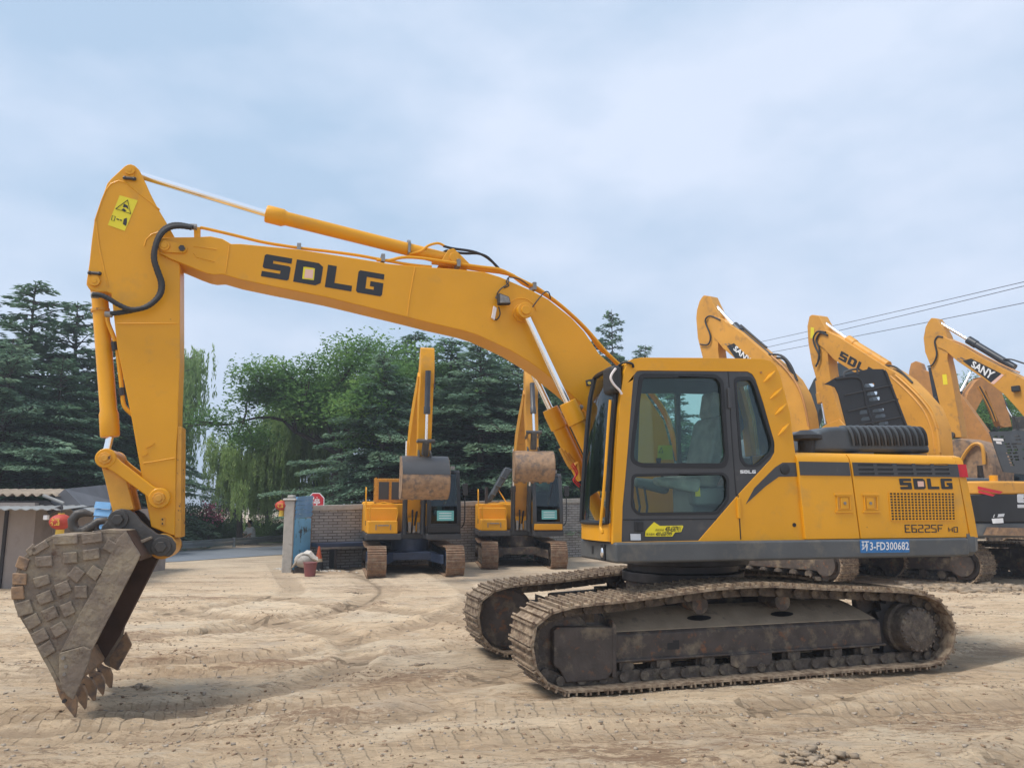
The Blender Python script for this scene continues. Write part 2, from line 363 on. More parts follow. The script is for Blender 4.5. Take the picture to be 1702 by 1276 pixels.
# ------------------------------------------------------------------ track maker
def resample(pts, n):
    P = np.array(pts + [pts[0]]); d = np.r_[0, np.cumsum(np.linalg.norm(np.diff(P, axis=0), axis=1))]
    s = np.linspace(0, d[-1], n, endpoint=False); return np.c_[np.interp(s, d, P[:, 0]), np.interp(s, d, P[:, 1])], d[-1]
def make_track(path, y0, y1, n, parent, m_shoe='track_mud', m_chain='chain_grime', rz=None, simple=False, thick=.022, seed=0):
    rg = random.Random(seed)
    pts, Ln = resample([tuple(p) for p in catmull(path, 8, True)], n); pitch = Ln / n; c = pts.mean(0)
    sh = MB(); ch = MB(); yc = (y0 + y1) / 2
    for i in range(n):
        a = pts[i]; b = pts[(i + 1) % n]; mid = (a + b) / 2; t = (b - a) / np.linalg.norm(b - a); nn = np.array([-t[1], t[0]])
        if np.dot(nn, mid - c) < 0: nn = -nn
        def P(s_, h_, y): q = mid + t * s_ + nn * h_; return (q[0], y, q[1])
        g = .028; hl = pitch * .49; j = rg.uniform(-.003, .003)
        def bar(s0, s1, h0, h1, ya, yb):
            sh.hexa([P(s0, h0, ya), P(s1, h0, ya), P(s1, h0, yb), P(s0, h0, yb), P(s0, h1, ya), P(s1, h1, ya), P(s1, h1, yb), P(s0, h1, yb)])
        bar(-hl, hl, -g - thick, -g + j, y0, y1)
        if simple: bar(hl * .3, hl * .75, -g, 0, y0, y1)
        else:
            for k in (-.92, -.05, .70): bar(hl * k, hl * k + .016, -g, 0 + rg.uniform(-.006, .002), y0, y1)
        if not simple:
            for yy in (yc - .105, yc + .105):
                q = [P(-hl * .95, -g - thick, yy - .02), P(hl * .95, -g - thick, yy - .02), P(hl * .95, -g - thick, yy + .02), P(-hl * .95, -g - thick, yy + .02),
                     P(-hl * .7, -g - thick - .095, yy - .02), P(hl * .7, -g - thick - .095, yy - .02), P(hl * .7, -g - thick - .095, yy + .02), P(-hl * .7, -g - thick - .095, yy + .02)]
                ch.hexa(q)
            p0 = P(hl, -g - thick - .05, yc - .16); p1 = P(hl, -g - thick - .05, yc + .16); ch.tube([p0, p1], .042, 10)
        else:
            ch.hexa([P(-hl, -g - thick, yc - .1), P(hl, -g - thick, yc - .1), P(hl, -g - thick, yc + .1), P(-hl, -g - thick, yc + .1), P(-hl, -g - .1, yc - .1), P(hl, -g - .1, yc - .1), P(hl, -g - .1, yc + .1), P(-hl, -g - .1, yc + .1)])
    o = sh.build('crawler_track', m_shoe, parent, rz=rz, smooth=False, merge=False)
    k = ch.build('track_chain', m_chain, o, merge=False)
    return o
# ================================================================== MAIN EXCAVATOR
O0 = (1.885, 8.755, 0.0)
FU = Frame(O0, R(15.5)); FT = Frame(O0, R(17.0)); DRZ = R(1.5)
EX = empty('excavator', O0, FU.rz(), label='large clean yellow crawler excavator in front, arm and bucket reaching down at left', cat='excavator')
def U(pts, Y, fr=FU): return [fr.un(px, py, Y) for px, py in pts]
def Z1(s, off, pts): return [(off[0] + a / s, off[1] + b / s) for a, b in pts]   # zoomed crop -> photo pixels
c1 = lambda p: Z1(3.544, (0, 240), p); c2 = lambda p: Z1(3.544, (0, 560), p); c3 = lambda p: Z1(3.544, (0, 840), p)
c4 = lambda p: Z1(2.835, (400, 320), p); c6 = lambda p: Z1(3.189, (940, 560), p); cb = lambda p: Z1(4.234, (1300, 660), p)
t3 = lambda p: Z1(3.868, (760, 900), p); t4 = lambda p: Z1(3.868, (1180, 900), p)
# ---- undercarriage
npath = U([(941, 1158), (915, 1148), (895, 1136), (881, 1104), (877, 1060), (884, 1036), (902, 1017), (951, 1001), (1044, 991), (1148, 977), (1199, 971), (1283, 967), (1376, 972), (1516, 978), (1563, 992), (1588, 1024), (1594, 1063), (1582, 1094), (1560, 1112), (1530, 1119), (1400, 1128), (1240, 1138), (1080, 1149)], 1.45, FT)
npath = [(a, max(b, .012)) for a, b in npath]
TY = (.85, 1.45)
for sgn in (1, -1):
    y0, y1 = (TY[0], TY[1]) if sgn > 0 else (-TY[1] + .50, -TY[0] + .50)
    tr = make_track(npath, y0, y1, 50, EX, rz=DRZ, seed=sgn)
    yo = 1.25 * sgn; yi = .80 * sgn
    def Y(a): return a * sgn + (0 if sgn > 0 else .50)
    fm = MB()
    xl = FT.un(1018, 1045, 1.25)[0]; xr, _ = FT.un(1471, 1034, 1.25)
    sec = [(Y(1.25), .225), (Y(1.25), .455), (Y(1.22), .48), (Y(1.02), .60), (Y(.9), .64), (Y(.86), .64), (Y(.86), .225)]
    fm.prismx(sec, lambda y, z: xr + .05 + max(0, z - .45) * 1.1, xl)
    fm.box(xr + .02, xl, min(Y(1.25), Y(1.275)), max(Y(1.25), Y(1.275)), .225, .25)
    frm = fm.build('track_frame', 'frame_grime', EX, bev=.012, rz=DRZ)
    dk = MB(); dp = [(Y(1.225), .482), (Y(1.02), .604), (Y(.9), .644), (Y(.9), .65), (Y(1.018), .612), (Y(1.222), .489)]; dk.prismx(dp, lambda y, z: xr + .055 + max(0, z - .45) * 1.1, xl - .01); dk.build('frame_deck', 'dust_top', frm)
    # front idler guard
    g = U([(919, 1047), (926, 1041), (1016, 1041), (1020, 1048), (1020, 1112), (1008, 1129), (940, 1134), (928, 1112), (919, 1106)], 1.3, FT)
    MB().prism(g, Y(1.02), Y(1.32)).build('idler_guard', 'frame_grime', frm, bev=.015)
    gl = U([(1016, 1028), (1023, 1040), (1023, 1124), (1016, 1126)], 1.3, FT)
    MB().prism(gl, Y(.9), Y(1.325)).build('guard_flange', 'frame_grime', frm, bev=.008)
    ic = FT.un(930, 1070, 1.2)
    m = MB(); m.ycyl(ic, Y(1.10), Y(1.22), .30, 36); m.ycyl(ic, Y(1.22), Y(1.235), .26, 36); m.ycyl(ic, Y(1.0), Y(1.1), .335, 36); m.ycyl(ic, Y(.98), Y(1.0), .3, 36); m.build('idler_wheel', 'frame_grime', frm, bev=.01)
    # carrier rollers
    for p in ((1161, 1004), (1298, 999)):
        c = FT.un(*p, 1.2); m = MB(); m.ycyl(c, Y(1.0), Y(1.2), .07, 20); m.ycyl(c, Y(1.2), Y(1.23), .085, 20); m.ycyl(c, Y(.9), Y(1.0), .06, 16); m.build('carrier_roller', 'frame_grime', frm, bev=.006)
    for x in (1038, 1100, 1174, 1246, 1317, 1387, 1438):
        c = (FT.un(x, 1106, 1.22)[0], .165); m = MB(); m.ycyl(c, Y(1.0), Y(1.22), .085, 20); m.ycyl(c, Y(1.19), Y(1.21), .105, 20); m.ycyl(c, Y(1.22), Y(1.27), .05, 14)
        m.box(c[0] - .07, c[0] + .07, min(Y(1.20), Y(1.26)), max(Y(1.20), Y(1.26)), .16, .235); m.build('track_roller', 'chain_grime', frm, bev=.006)
    for xp in ((1214, 1283),):
        a, b = FT.un(xp[0], 1100, 1.29)[0], FT.un(xp[1], 1100, 1.29)[0]
        MB().prism([(a, .235), (b, .235), (b, .15), (b + .06, .12), (a - .06, .12), (a, .15)], Y(1.275), Y(1.3)).build('chain_guide', 'frame_grime', frm, bev=.006)
    # slots cut in the sloping deck and the face
    for (px, py, wd) in ((1164, 1028, .13), (1302, 1023, .13)):
        c = FT.un(px, py, 1.14); P = []
        for k in range(16):
            an = 2 * math.pi * k / 16; s_ = c[0] + wd * math.cos(an); q = .038 * math.sin(an)
            P.append((s_, Y(1.12 + q * .85),   .5500 - q * .53 + .006))
        m = MB(); m.add(P, [tuple(range(16))]); m.build('deck_slot', 'black', frm, smooth=False)
    c = FT.un(1119, 1069, 1.25); m = MB(); m.prism(rnd([(c[0] - .06, c[1] + .03), (c[0] - .0, c[1] + .03), (c[0], c[1] + .01), (c[0] + .06, c[1] + .01), (c[0] + .06, c[1] - .05), (c[0] - .06, c[1] - .05)], .01), Y(1.24), Y(1.253)); m.build('adjuster_hole', 'black', frm)
    # final drive
    dc = FT.un(1522, 1045, 1.35); m = MB()
    m.tube([(dc[0], Y(1.0), dc[1]), (dc[0], Y(1.24), dc[1]), (dc[0], Y(1.26), dc[1]), (dc[0], Y(1.385), dc[1]), (dc[0], Y(1.40), dc[1])], [.25, .25, .225, .215, .19], 32)
    for k in range(20):
        an = 2 * math.pi * k / 20; m.ycyl((dc[0] + .2 * math.cos(an), dc[1] + .2 * math.sin(an)), Y(1.385), Y(1.412), .014, 6)
    m.ycyl(dc, Y(1.39), Y(1.405), .12, 24)
    m.build('final_drive', 'chain_grime', frm, bev=.006)
    sp = []
    for k in range(42):
        an = 2 * math.pi * k / 42; r_ = .36 if k % 2 else .30; sp.append((dc[0] + r_ * math.cos(an), dc[1] + r_ * math.sin(an)))
    MB().prism(sp, Y(1.12), Y(1.18)).build('sprocket', 'dark_metal', frm, bev=.004)
    bb = MB(); bb.prism([(xr + .35, .40), (xr - .35, .68), (xr - .2, .32), (xr - .0, .25), (xr + .3, .25)], Y(.95), Y(1.1)); pq_ = U([(1422, 994), (1492, 997), (1505, 1012), (1485, 1075), (1440, 1060), (1425, 1020)], 1.05, FT); bb.prism([(a, b) for a, b in pq_], Y(.98), Y(1.06)); bb.build('drive_bracket', 'frame_grime', frm, bev=.01)
# centre frame
m = MB(); m.box(-.75, .75, -.75, .75, .42, .68)
for sx in (1, -1):
    for sy in (1, -1):
        m.hexa([(sx * .3, sy * .5, .4), (sx * .75, sy * .4, .4), (sx * 1.25, sy * .95, .32), (sx * .85, sy * .95, .32), (sx * .3, sy * .5, .70), (sx * .75, sy * .4, .66), (sx * 1.25, sy * .95, .60), (sx * .85, sy * .95, .60)])
m.cyl((0, 0, .66), (0, 0, .8), .62, 40)
m.build('centre_frame', 'frame_grime', EX, bev=.015, rz=DRZ)
m = MB(); m.cyl((0, 0, .8), (0, 0, .9), .66, 48); m.cyl((0, 0, .9), (0, 0, 1.0), .60, 48); m.cyl((0, 0, .985), (0, 0, 1.06), .72, 48)
m.build('slewing_ring', 'dark_metal', EX, bev=.01)
# ---- platform skirt
SKZ0, SKZ1 = 1.09, 1.275
xf = FU.un(1023, 920, 1.36)[0]; xr = FU.un(1613, 920, 1.36)[0]; xcw = FU.un(1589, 800, 1.34)[0]
plan = [(xf, 1.36), (xf, .46), (xf - .1, .43), (.2, .43), (.2, -1.3), (xr, -1.36), (xr, 1.36)]
sk = MB().prismz(plan, SKZ0, SKZ1).build('platform', 'skirt_grey', EX, bev=.025, seg=3)
m = MB(); q = [FU.unx(*p, xf) for p in ((984, 907), (986.5, 907), (986.5, 920), (984, 920))]; m.add([(xf + .004, a, b) for a, b in q], [(0, 1, 2, 3)]); m.build('slot', 'black', sk, smooth=False)
q = FU.unx(1004, 918, xf); m = MB(); m.box(xf, xf + .02, q[0] - .045, q[0] + .045, q[1] - .075, q[1] + .075); m.build('work_light', 'rubber', sk, bev=.02)
m = MB(); m.ball((xf + .02, q[0], q[1]), .03, 12, (.5, 1, 1.6)); m.build('light_lens', 'chrome', sk)
# number plate sticker
bp = [(1430, 918.5), (1512, 917.5), (1511, 896), (1429, 896.5)]
pl = decal('number_plate', rect(), bp, FU, 1.364, 'blue_plate', sk)
decal('plate_lettering', textmesh('环3-FD300682', .012), [(1432.5, 915.5), (1511, 914.5), (1510.5, 898.5), (1432, 899)], FU, 1.367, 'decal_white', pl)
# ---- body
Zt = 1.99
def lineX(p, q, Y=1.32):
    a = FU.un(*p, Y); b = FU.un(*q, Y); return lambda y, z: a[0] + (b[0] - a[0]) * (z - a[1]) / (b[1] - a[1])
l1 = lineX((1322, 752), (1337, 894)); l2 = lineX((1410, 752), (1429, 894)); l3 = lineX((1586, 752), (1611, 894))
topz = [FU.un(*p, 1.3)[1] for p in ((1330, 752), (1588, 755))]; Zt = sum(topz) / 2
secw = lambda: [(1.33, SKZ1 + .004), (1.33, Zt - .10), (1.318, Zt - .05), (1.285, Zt - .015), (1.22, Zt), (.55, Zt), (.55, SKZ1 + .004)]
sf = lambda f, d: (lambda y, z: f(y, z) + d)
d1 = MB().prismx(secw(), sf(l2, .006), sf(l1, -.006)).build('side_door', 'yellow', EX, bev=.006)
d2 = MB().prismx(secw(), sf(l3, .006), sf(l2, -.006)).build('side_door', 'yellow', EX, bev=.006)
tag(d2, label='rear side door with cooling grille and model lettering')
m = MB(); m.box(-2.2, -.72, -1.28, 1.29, SKZ1 + .002, Zt - .06); m.box(-2.25, -.3, -1.3, .45, SKZ1, Zt - .002); m.build('engine_bay', 'grey_paint', EX, bev=.02)
# grey stripe band with louvres
zb0 = FU.un(1460, 791, 1.335)[1]; zb1 = FU.un(1460, 769, 1.335)[1]
def bandplate(fa, fb, holes, par, nm):
    Yp = 1.334; za, zb = zb0, zb1
    lp = [(fa(0, za) , za), (fb(0, za), za), (fb(0, zb), zb), (fa(0, zb), zb)]
    return MB().plate([lp] + holes, 1.329, Yp + .002).build(nm, 'grey_paint', par)
b1 = bandplate(sf(l2, .02), sf(l1, -.02), [], d1, 'grey_band')
hs = []
for i, x0 in enumerate((1425.5, 1457, 1490, 1521, 1552)):
    for j, yy in enumerate((772.5, 780, 787)):
        w_ = 26 if i < 4 else 24; o_ = j * 1.2
        hs.append(rnd(U([(x0 + o_, yy - 1.9), (x0 + w_ + o_, yy - 1.9), (x0 + w_ + o_, yy + 1.9), (x0 + o_, yy + 1.9)], 1.335), .012))
b2 = bandplate(sf(l3, .0), sf(l2, -.02), hs, d2, 'grey_band')
MB().box(l3(0, zb0) + .08, l2(0, zb0) - .04, 1.3302, 1.3312, zb0 + .01, zb1 - .01).build('louvre_back', 'black', d2)
# grille
gq = [(1481.5, 864.5), (1588, 864.5), (1586, 818), (1478, 818)]
MB().add([(p[0], 1.3335, p[1]) for p in U(gq, 1.3335)], [(0, 1, 2, 3)]).build('grille_back', 'black', d2, smooth=False)
m = MB(); Q = U(gq, 1.337)
def qp(s, t): return quadmap(np.array([[s, t]]), Q)[0]
for i in range(20):
    s = i / 19; a, b = qp(s, 0), qp(s, 1); m.hexa([(a[0] - .006, 1.331, a[1]), (a[0] + .006, 1.331, a[1]), (a[0] + .006, 1.339, a[1]), (a[0] - .006, 1.339, a[1]), (b[0] - .006, 1.331, b[1]), (b[0] + .006, 1.331, b[1]), (b[0] + .006, 1.339, b[1]), (b[0] - .006, 1.339, b[1])])
for i in range(11):
    t = i / 10; a, b = qp(0, t), qp(1, t); m.box(min(a[0], b[0]), max(a[0], b[0]), 1.3315, 1.3385, a[1] - .005, a[1] + .005)
m.build('grille', 'yellow', d2, smooth=False)
decal('maker_lettering', blocktext('SDLG'), [(1497, 813), (1584, 812.5), (1582, 795), (1494, 795)], FU, 1.3345, 'decal_black', d2)
dq = [(1526, 808.5), (1536, 808.3), (1535, 799.5), (1525, 799.5)]
decal('maker_badge', rect(), dq, FU, 1.336, 'decal_pink', d2)
decal('model_lettering', segtext('E6225F'), [(1504.5, 885), (1568, 884.5), (1567, 871.5), (1503.5, 871.5)], FU, 1.3345, 'decal_black', d2)
decal('model_suffix', segtext('HD'), [(1577, 884.5), (1592.5, 884.3), (1592, 875), (1576, 875)], FU, 1.3345, 'decal_black', d2)
for par, cx in ((d1, 1401.5), (d2, 1447)):
    c = FU.un(cx, 836, 1.33); m = MB()
    for yy in (.075, -.095): m.box(c[0] - .10, c[0] + .10, 1.328, 1.342, c[1] + yy, c[1] + yy + .02)
    m.plate([[(c[0] - .08, c[1] - .07), (c[0] + .08, c[1] - .07), (c[0] + .08, c[1] + .07), (c[0] - .08, c[1] + .07)], [(c[0] - .07, c[1] - .06), (c[0] + .07, c[1] - .06), (c[0] + .07, c[1] + .06), (c[0] - .07, c[1] + .06)]], 1.328, 1.343)
    s_ = -.06 if par is d1 else -.015
    s_ = -.055 if par is d1 else -.035
    m.box(c[0] + s_, c[0] + s_ + .09, 1.328, 1.341, c[1] - .055, c[1] + .055)
    la = m.build('latch', 'yellow', par, bev=.003)
    MB().box(c[0] - .069, c[0] + .069, 1.3305, 1.332, c[1] - .059, c[1] + .059).build('latch_recess', 'yellow_faded', par)
    MB().ycyl((c[0] + s_ + .045, c[1]), 1.34, 1.347, .016, 12).build('lock', 'steel', par)
# counterweight
cwm = MB(); lev = []
levs = [(SKZ1 + .004, 0, 3.07), (1.5, 0, 3.05), (1.75, .005, 3.0), (1.84, .01, 2.95), (Zt - .07, .02, 2.92), (Zt - .02, .05, 2.87), (Zt + .002, .12, 2.78)]
def cwring(z, ins, rr, xa=None):
    x0 = l3(0, min(z, Zt)) - .004 if xa is None else xa; pts = [(x0, 1.335 - ins), (x0 - .1, 1.33 - ins)]
    xe = -rr + .02
    for k in range(9):
        t = k / 8; an = math.pi / 2 * t; pts.append((-2.45 - (rr - 2.45) * (1 - (1 - math.sin(an)) ** 1) * .92, 1.30 - ins - (1 - math.cos(an)) * .45))
    pts.append((-rr, .3)); pts += [(a, -b) for a, b in pts[::-1]]
    return [(a, b, z) for a, b in pts]
rings = [cwring(*q) for q in levs]; n = len(rings[0]); vs = [p for r_ in rings for p in r_]; fs = [tuple(range(n - 1, -1, -1)), tuple(range(n * (len(rings) - 1), n * len(rings)))]
for i in range(len(rings) - 1):
    for k in range(n): fs.append((i * n + k, i * n + (k + 1) % n, (i + 1) * n + (k + 1) % n, (i + 1) * n + k))
cw = MB().add(vs, fs).build('counterweight', 'yellow', EX)
cw.data.materials.append(M['skirt_grey'])
rb = [cwring(SKZ0 + .0, .05, 3.02, xr), cwring(SKZ0 + .04, .0, 3.10, xr), cwring(SKZ1 - .002, .0, 3.12, xr), cwring(SKZ1 + .05, .012, 3.10, xr)]
vs = [p for r_ in rb for p in r_]; fs = [tuple(range(n - 1, -1, -1)), tuple(range(n * 3, n * 4))]
for i in range(3):
    for k in range(n): fs.append((i * n + k, i * n + (k + 1) % n, (i + 1) * n + (k + 1) % n, (i + 1) * n + k))
# lower band kept just outside the yellow casting
vs = [(a, b * 1.004, z) for a, b, z in vs]
MB().add(vs, fs).build('bumper_band', 'skirt_grey', cw)
# red lamp wraps the corner
x0 = l3(0, zb0) - .02; rl = []
for z in (zb0, zb1):
    ring = cwring(z, .012, float(np.interp(z, [q[0] for q in levs], [q[2] for q in levs])) + .004)
    rl.append([(a, b + .014, z) for a, b, _ in ring[1:8]])
m = MB(); k_ = len(rl[0]); m.add(rl[0] + rl[1], [(i, i + 1, i + 1 + k_, i + k_) for i in range(k_ - 1)])
ob = m.build('rear_lamp', 'red_lens', cw); so = ob.modifiers.new('s', 'SOLIDIFY'); so.thickness = .03; so.offset = 0; ob.modifiers.new('b', 'BEVEL').width = .006
# ---- engine hood
hy0, hy1 = .95, -.9
hp = U([(1353, 751), (1360, 722), (1368, 713), (1382, 708.5), (1400, 707.5), (1526, 709), (1538, 714), (1547, 726), (1556, 752)], 1.0)
hood = MB().prism(hp, hy0, hy1).build('engine_hood', 'hood_grey', EX, bev=.05, seg=4)
for i in range(12):
    xx = 1410 + i * 10.6; a = U([(xx, 709.6 if i < 11 else 711 + (i - 11) * 3), (xx + 4, 722 + (i > 10) * 2), (xx + 8.5, 741)], .955)
    rb_ = MB(); rb_.tube([(a[0][0], .82, a[0][1] + .012), (a[0][0] - .003, .93, a[0][1] - .0), (a[1][0], .972, a[1][1]), (a[2][0], .968, a[2][1])], [.015, .017, .017, .01], 8, 4)
    rb_.build('hood_rib', 'hood_grey', hood)
    xx += 5.2; a = U([(xx, 712), (xx + 4, 722), (xx + 8.5, 740)], .955)
    if i < 12:
        sl = MB(); q = a
        sl.tube([(q[0][0], .82, q[0][1] + .0), (q[0][0], .935, q[0][1] - .0), (q[1][0], .963, q[1][1]), (q[2][0], .958, q[2][1])], [.02, .025, .025, .016], 8, 4); sl.build('hood_slot', 'black', hood)
for xx in (1424, 1512):
    a, b = U([(xx, 748.5), (xx + 26, 750)], 1.1); MB().box(b[0], a[0], .9, 1.12, Zt + .002, Zt + .022).build('hood_hinge', 'grey_paint', hood, bev=.004)
# pre-cleaner
pc = FU.un(1340, 740, .9); m = MB()
m.cyl((pc[0], .9, Zt - .02), (pc[0], .9, Zt + .20), .085, 24)
m.build('air_intake', 'rubber', EX, bev=.01)
m = MB(); z_ = FU.un(1340, 727, .9)[1]
m.tube([(pc[0], .9, z_ - .035), (pc[0], .9, z_ - .02), (pc[0], .9, z_ + .02), (pc[0], .9, z_ + .05), (pc[0], .9, z_ + .075)], [.10, .165, .165, .10, .06], 28); m.build('intake_cap', 'rubber', EX)
# ---- right-hand tool box, steps and hand rail beyond the boom
tx = .30
m = MB(); m.box(tx - 1.4, tx, -1.3, -.55, SKZ1, 1.83); tb = m.build('fuel_tank', 'yellow', EX, bev=.03)
q = [FU.unx(*p, tx + .004) for p in ((950, 868), (962, 868), (962, 850), (950, 850))]
decal3('tank_lettering', blocktext('SDLG'), [(tx + .006, -1.15, 1.52), (tx + .006, -.88, 1.52), (tx + .006, -.88, 1.59), (tx + .006, -1.15, 1.59)], 'decal_black', tb)
m = MB(); m.box(tx, tx + .12, -1.3, -.6, 1.09, 1.30); m.box(tx + .0, tx + .25, -1.28, -.9, 1.05, 1.1); m.build('step', 'rubber', EX, bev=.015)
m = MB(); m.tube([(tx + .02, -.75, 1.85), (tx + .05, -.78, 2.12), (tx + .08, -1.0, 2.2), (tx + .15, -1.22, 2.0), (tx + .18, -1.25, 1.6), (tx + .2, -1.25, 1.15), (tx + .1, -1.1, 1.02)], .017, 8, 4); m.build('handrail', 'yellow', EX)
# ---- cab
CY = 1.30; CI = .50
cab_out = [(1018, 904), (1020, 830), (1025, 740), (1032, 650), (1038, 615), (1043, 602), (1050, 597), (1066, 594), (1160, 594.5), (1266, 596), (1281, 600), (1290, 608), (1297, 624), (1313, 685), (1321.5, 750), (1337.5, 899)]
dark = c6([(298, 1085), (303, 900), (318, 740), (330, 600), (345, 400), (357, 250), (364, 200), (378, 182), (400, 178), (965, 183), (990, 196), (1008, 225), (1050, 350), (1108, 560), (1108, 610), (1088, 648), (915, 835), (705, 1078)])
cab = MB().plate([U(cab_out, CY), U(dark, CY)], CY - .04, CY).build('cab', 'yellow', EX, bev=.005, seg=2)
w_up = rnd(c6([(392, 192), (800, 196), (838, 230), (868, 640), (850, 695), (400, 690), (345, 660), (350, 560)]), 9)
w_lo = rnd(c6([(352, 725), (840, 716), (868, 745), (868, 868), (812, 940), (385, 945), (347, 905)]), 8)
w_re = rnd(c6([(893, 212), (985, 208), (1012, 250), (1108, 555), (1106, 608), (1022, 690), (950, 688), (925, 650)]), 8)
g_up = rnd(c6([(412, 215), (795, 215), (822, 245), (848, 630), (835, 668), (400, 668), (362, 645), (368, 560)]), 8)
g_lo = rnd(c6([(365, 740), (835, 730), (855, 755), (855, 860), (800, 925), (390, 930), (360, 895)]), 7)
g_re = rnd(c6([(905, 232), (978, 226), (1000, 262), (1094, 560), (1092, 602), (1015, 675), (960, 675), (938, 640)]), 7)
door = MB().plate([U(dark, CY), U(w_up, CY), U(w_lo, CY), U(w_re, CY)], CY - .045, CY - .006).build('cab_door', 'grey_paint', cab, bev=.004)
for nm, a, b in (('window', w_up, g_up), ('window', w_lo, g_lo), ('window', w_re, g_re)):
    gk = MB().plate([U(a, CY), U(b, CY)], CY - .04, CY - .001).build('window_seal', 'black', cab, bev=.004)
    lp = U(a, CY - .03); m = MB(); m.prism(lp, CY - .033, CY - .028); m.build(nm, 'cab_glass', cab, smooth=False)
lines = [c6([(862, 182), (870, 300), (880, 500), (900, 780), (913, 900)]), c6([(303, 967), (800, 963)])]
for ln in lines:
    p = U(ln, CY - .005); MB().tube([(a, CY - .006, b) for a, b in p], .006, 6).build('door_gap', 'black', cab)
ln = U([(1226.5, 822), (1229, 860), (1231, 896)], CY); MB().tube([(a, CY, b) for a, b in ln], .006, 6).build('door_gap', 'black', cab)
for p in (c6([(866, 325)]), c6([(916, 905)])):
    a = FU.un(*p[0], CY); MB().box(a[0] - .018, a[0] + .018, CY - .01, CY + .02, a[1] - .10, a[1] + .10).build('hinge', 'grey_paint' if p[0][1] < 700 else 'yellow', cab, bev=.008)
# roof shell
def inner(P, d):                 # offset inwards for the roof/back strip
    c = np.mean(P, axis=0); out = []
    for i in range(len(P)):
        a = np.array(P[max(i - 1, 0)]); b = np.array(P[min(i + 1, len(P) - 1)]); t = (b - a) / np.linalg.norm(b - a); n_ = np.array([-t[1], t[0]])
        if np.dot(n_, c - np.array(P[i])) < 0: n_ = -n_
        out.append(tuple(np.array(P[i]) + n_ * d))
    return out
roofp = U([(1043, 602), (1050, 597), (1066, 594), (1160, 594.5), (1266, 596), (1281, 600), (1290, 608), (1297, 624)], CY)
MB().prism(roofp + inner(roofp, .07)[::-1], CI + .0, CY - .042).build('roof', 'yellow', cab, bev=.01)
MB().box(roofp[-2][0] + .15, roofp[1][0] - .1, CI + .1, CY - .1, roofp[3][1] - .10, roofp[3][1] - .072).build('roof_lining', 'interior', cab)
# back of cab: two posts and rear window
bk = U([(1297, 624), (1313, 685), (1321.5, 750)], CY); zt_, zm_, zl_ = bk[0], bk[1], bk[2]
for ya, yb in ((CY - .22, CY - .042), (CI, CI + .14)):
    MB().prism(bk + inner(bk, .06)[::-1], ya, yb).build('rear_post', 'yellow', cab, bev=.01)
MB().prism(bk + inner(bk, .01)[::-1], CI + .14, CY - .22).build('window', 'cab_glass', cab, smooth=False)
xb = bk[2][0]
MB().box(xb - .06, xb + .0, CI, CY - .045, SKZ1, 1.99).build('rear_wall', 'interior', cab)
# far side of cab: frame with windows
FY = CI
for q in [0]:
    far_out = U(cab_out, CY); fw = U(w_up, CY); fr_ = U(w_re, CY)
    zf = [max(z, SKZ1 + .01) for _, z in far_out]; far_out = [(a, z) for (a, _), z in zip(far_out, zf)]
    far_up = rnd(U(c6([(385, 300), (575, 300), (590, 668), (372, 668)]), FY), .03); far_up2 = rnd(U(c6([(596, 300), (800, 305), (850, 668), (602, 668)]), FY), .04)
    fr2 = rnd(U(c6([(925, 285), (985, 280), (1095, 560), (1060, 590), (975, 595)]), FY), .03)
    MB().plate([far_out, far_up, far_up2, fr2], FY, FY + .05).build('far_side_frame', 'interior', cab)
    for l_ in (far_up, far_up2, fr2): MB().prism(l_, FY + .02, FY + .025).build('window', 'cab_glass', cab, smooth=False)
# front: pillars, sill, windscreen
fp = U([(1018, 901), (1020, 830), (1025, 740), (1032, 650), (1038, 615), (1043, 602)], CY)
def xat(z):
    z_ = [p[1] for p in fp]; x_ = [p[0] for p in fp]; return float(np.interp(z, z_, x_))
zz = np.linspace(SKZ1, fp[-1][1], 9)
for (ya, yb, nm, mm) in ((CY - .075, CY - .041, 'front_post', 'yellow'), (CI, CI + .05, 'front_post', 'grey_paint')):
    P = [(xat(z), z) for z in zz]; MB().prism(P + [(a - .06, z) for a, z in P[::-1]], ya, yb).build(nm, mm, cab, bev=.008)
P = [(xat(z) + .005, z) for z in np.linspace(SKZ1 + .17, fp[-1][1] - .03, 8)]
# bowed windscreen
def ws(yy): t = (yy - CI) / (CY - CI); return .05 * math.sin(math.pi * min(max(t, 0), 1)) ** .8
ys = np.linspace(CI + .04, CY - .07, 9); m = MB(); vs = [(a + ws(y), y, z) for a, z in P for y in ys]; k9 = len(ys)
m.add(vs, [(i * k9 + j, i * k9 + j + 1, (i + 1) * k9 + j + 1, (i + 1) * k9 + j) for i in range(len(P) - 1) for j in range(k9 - 1)]); m.build('windscreen', 'cab_glass', cab)
# black frame round the windscreen
edge = [(a + ws(y) + .006, y, z) for (a, z) in P for y in (ys[0],)] + [(P[-1][0] + ws(y) + .006, y, P[-1][1]) for y in ys[1:]] + [(a + ws(ys[-1]) + .006, ys[-1], z) for a, z in P[::-1][1:]] + [(P[0][0] + ws(y) + .006, y, P[0][1]) for y in ys[::-1][1:-1]]
MB().tube(edge, .022, 8, closed=True).build('windscreen_seal', 'black', cab)
m = MB(); yy = np.linspace(CI, CY - .041, 9)
for i in range(8):
    for (z0, z1) in ((SKZ1 + .004, P[0][1]),):
        x0a, x0b = xat(z0) + ws(yy[i]), xat(z0) + ws(yy[i + 1]); x1a, x1b = P[0][0] + ws(yy[i]), P[0][0] + ws(yy[i + 1])
        m.hexa([(x0a - .04, yy[i], z0), (x0a, yy[i], z0), (x0b, yy[i + 1], z0), (x0b - .04, yy[i + 1], z0), (x1a - .04, yy[i], z1), (x1a, yy[i], z1), (x1b, yy[i + 1], z1), (x1b - .04, yy[i + 1], z1)])
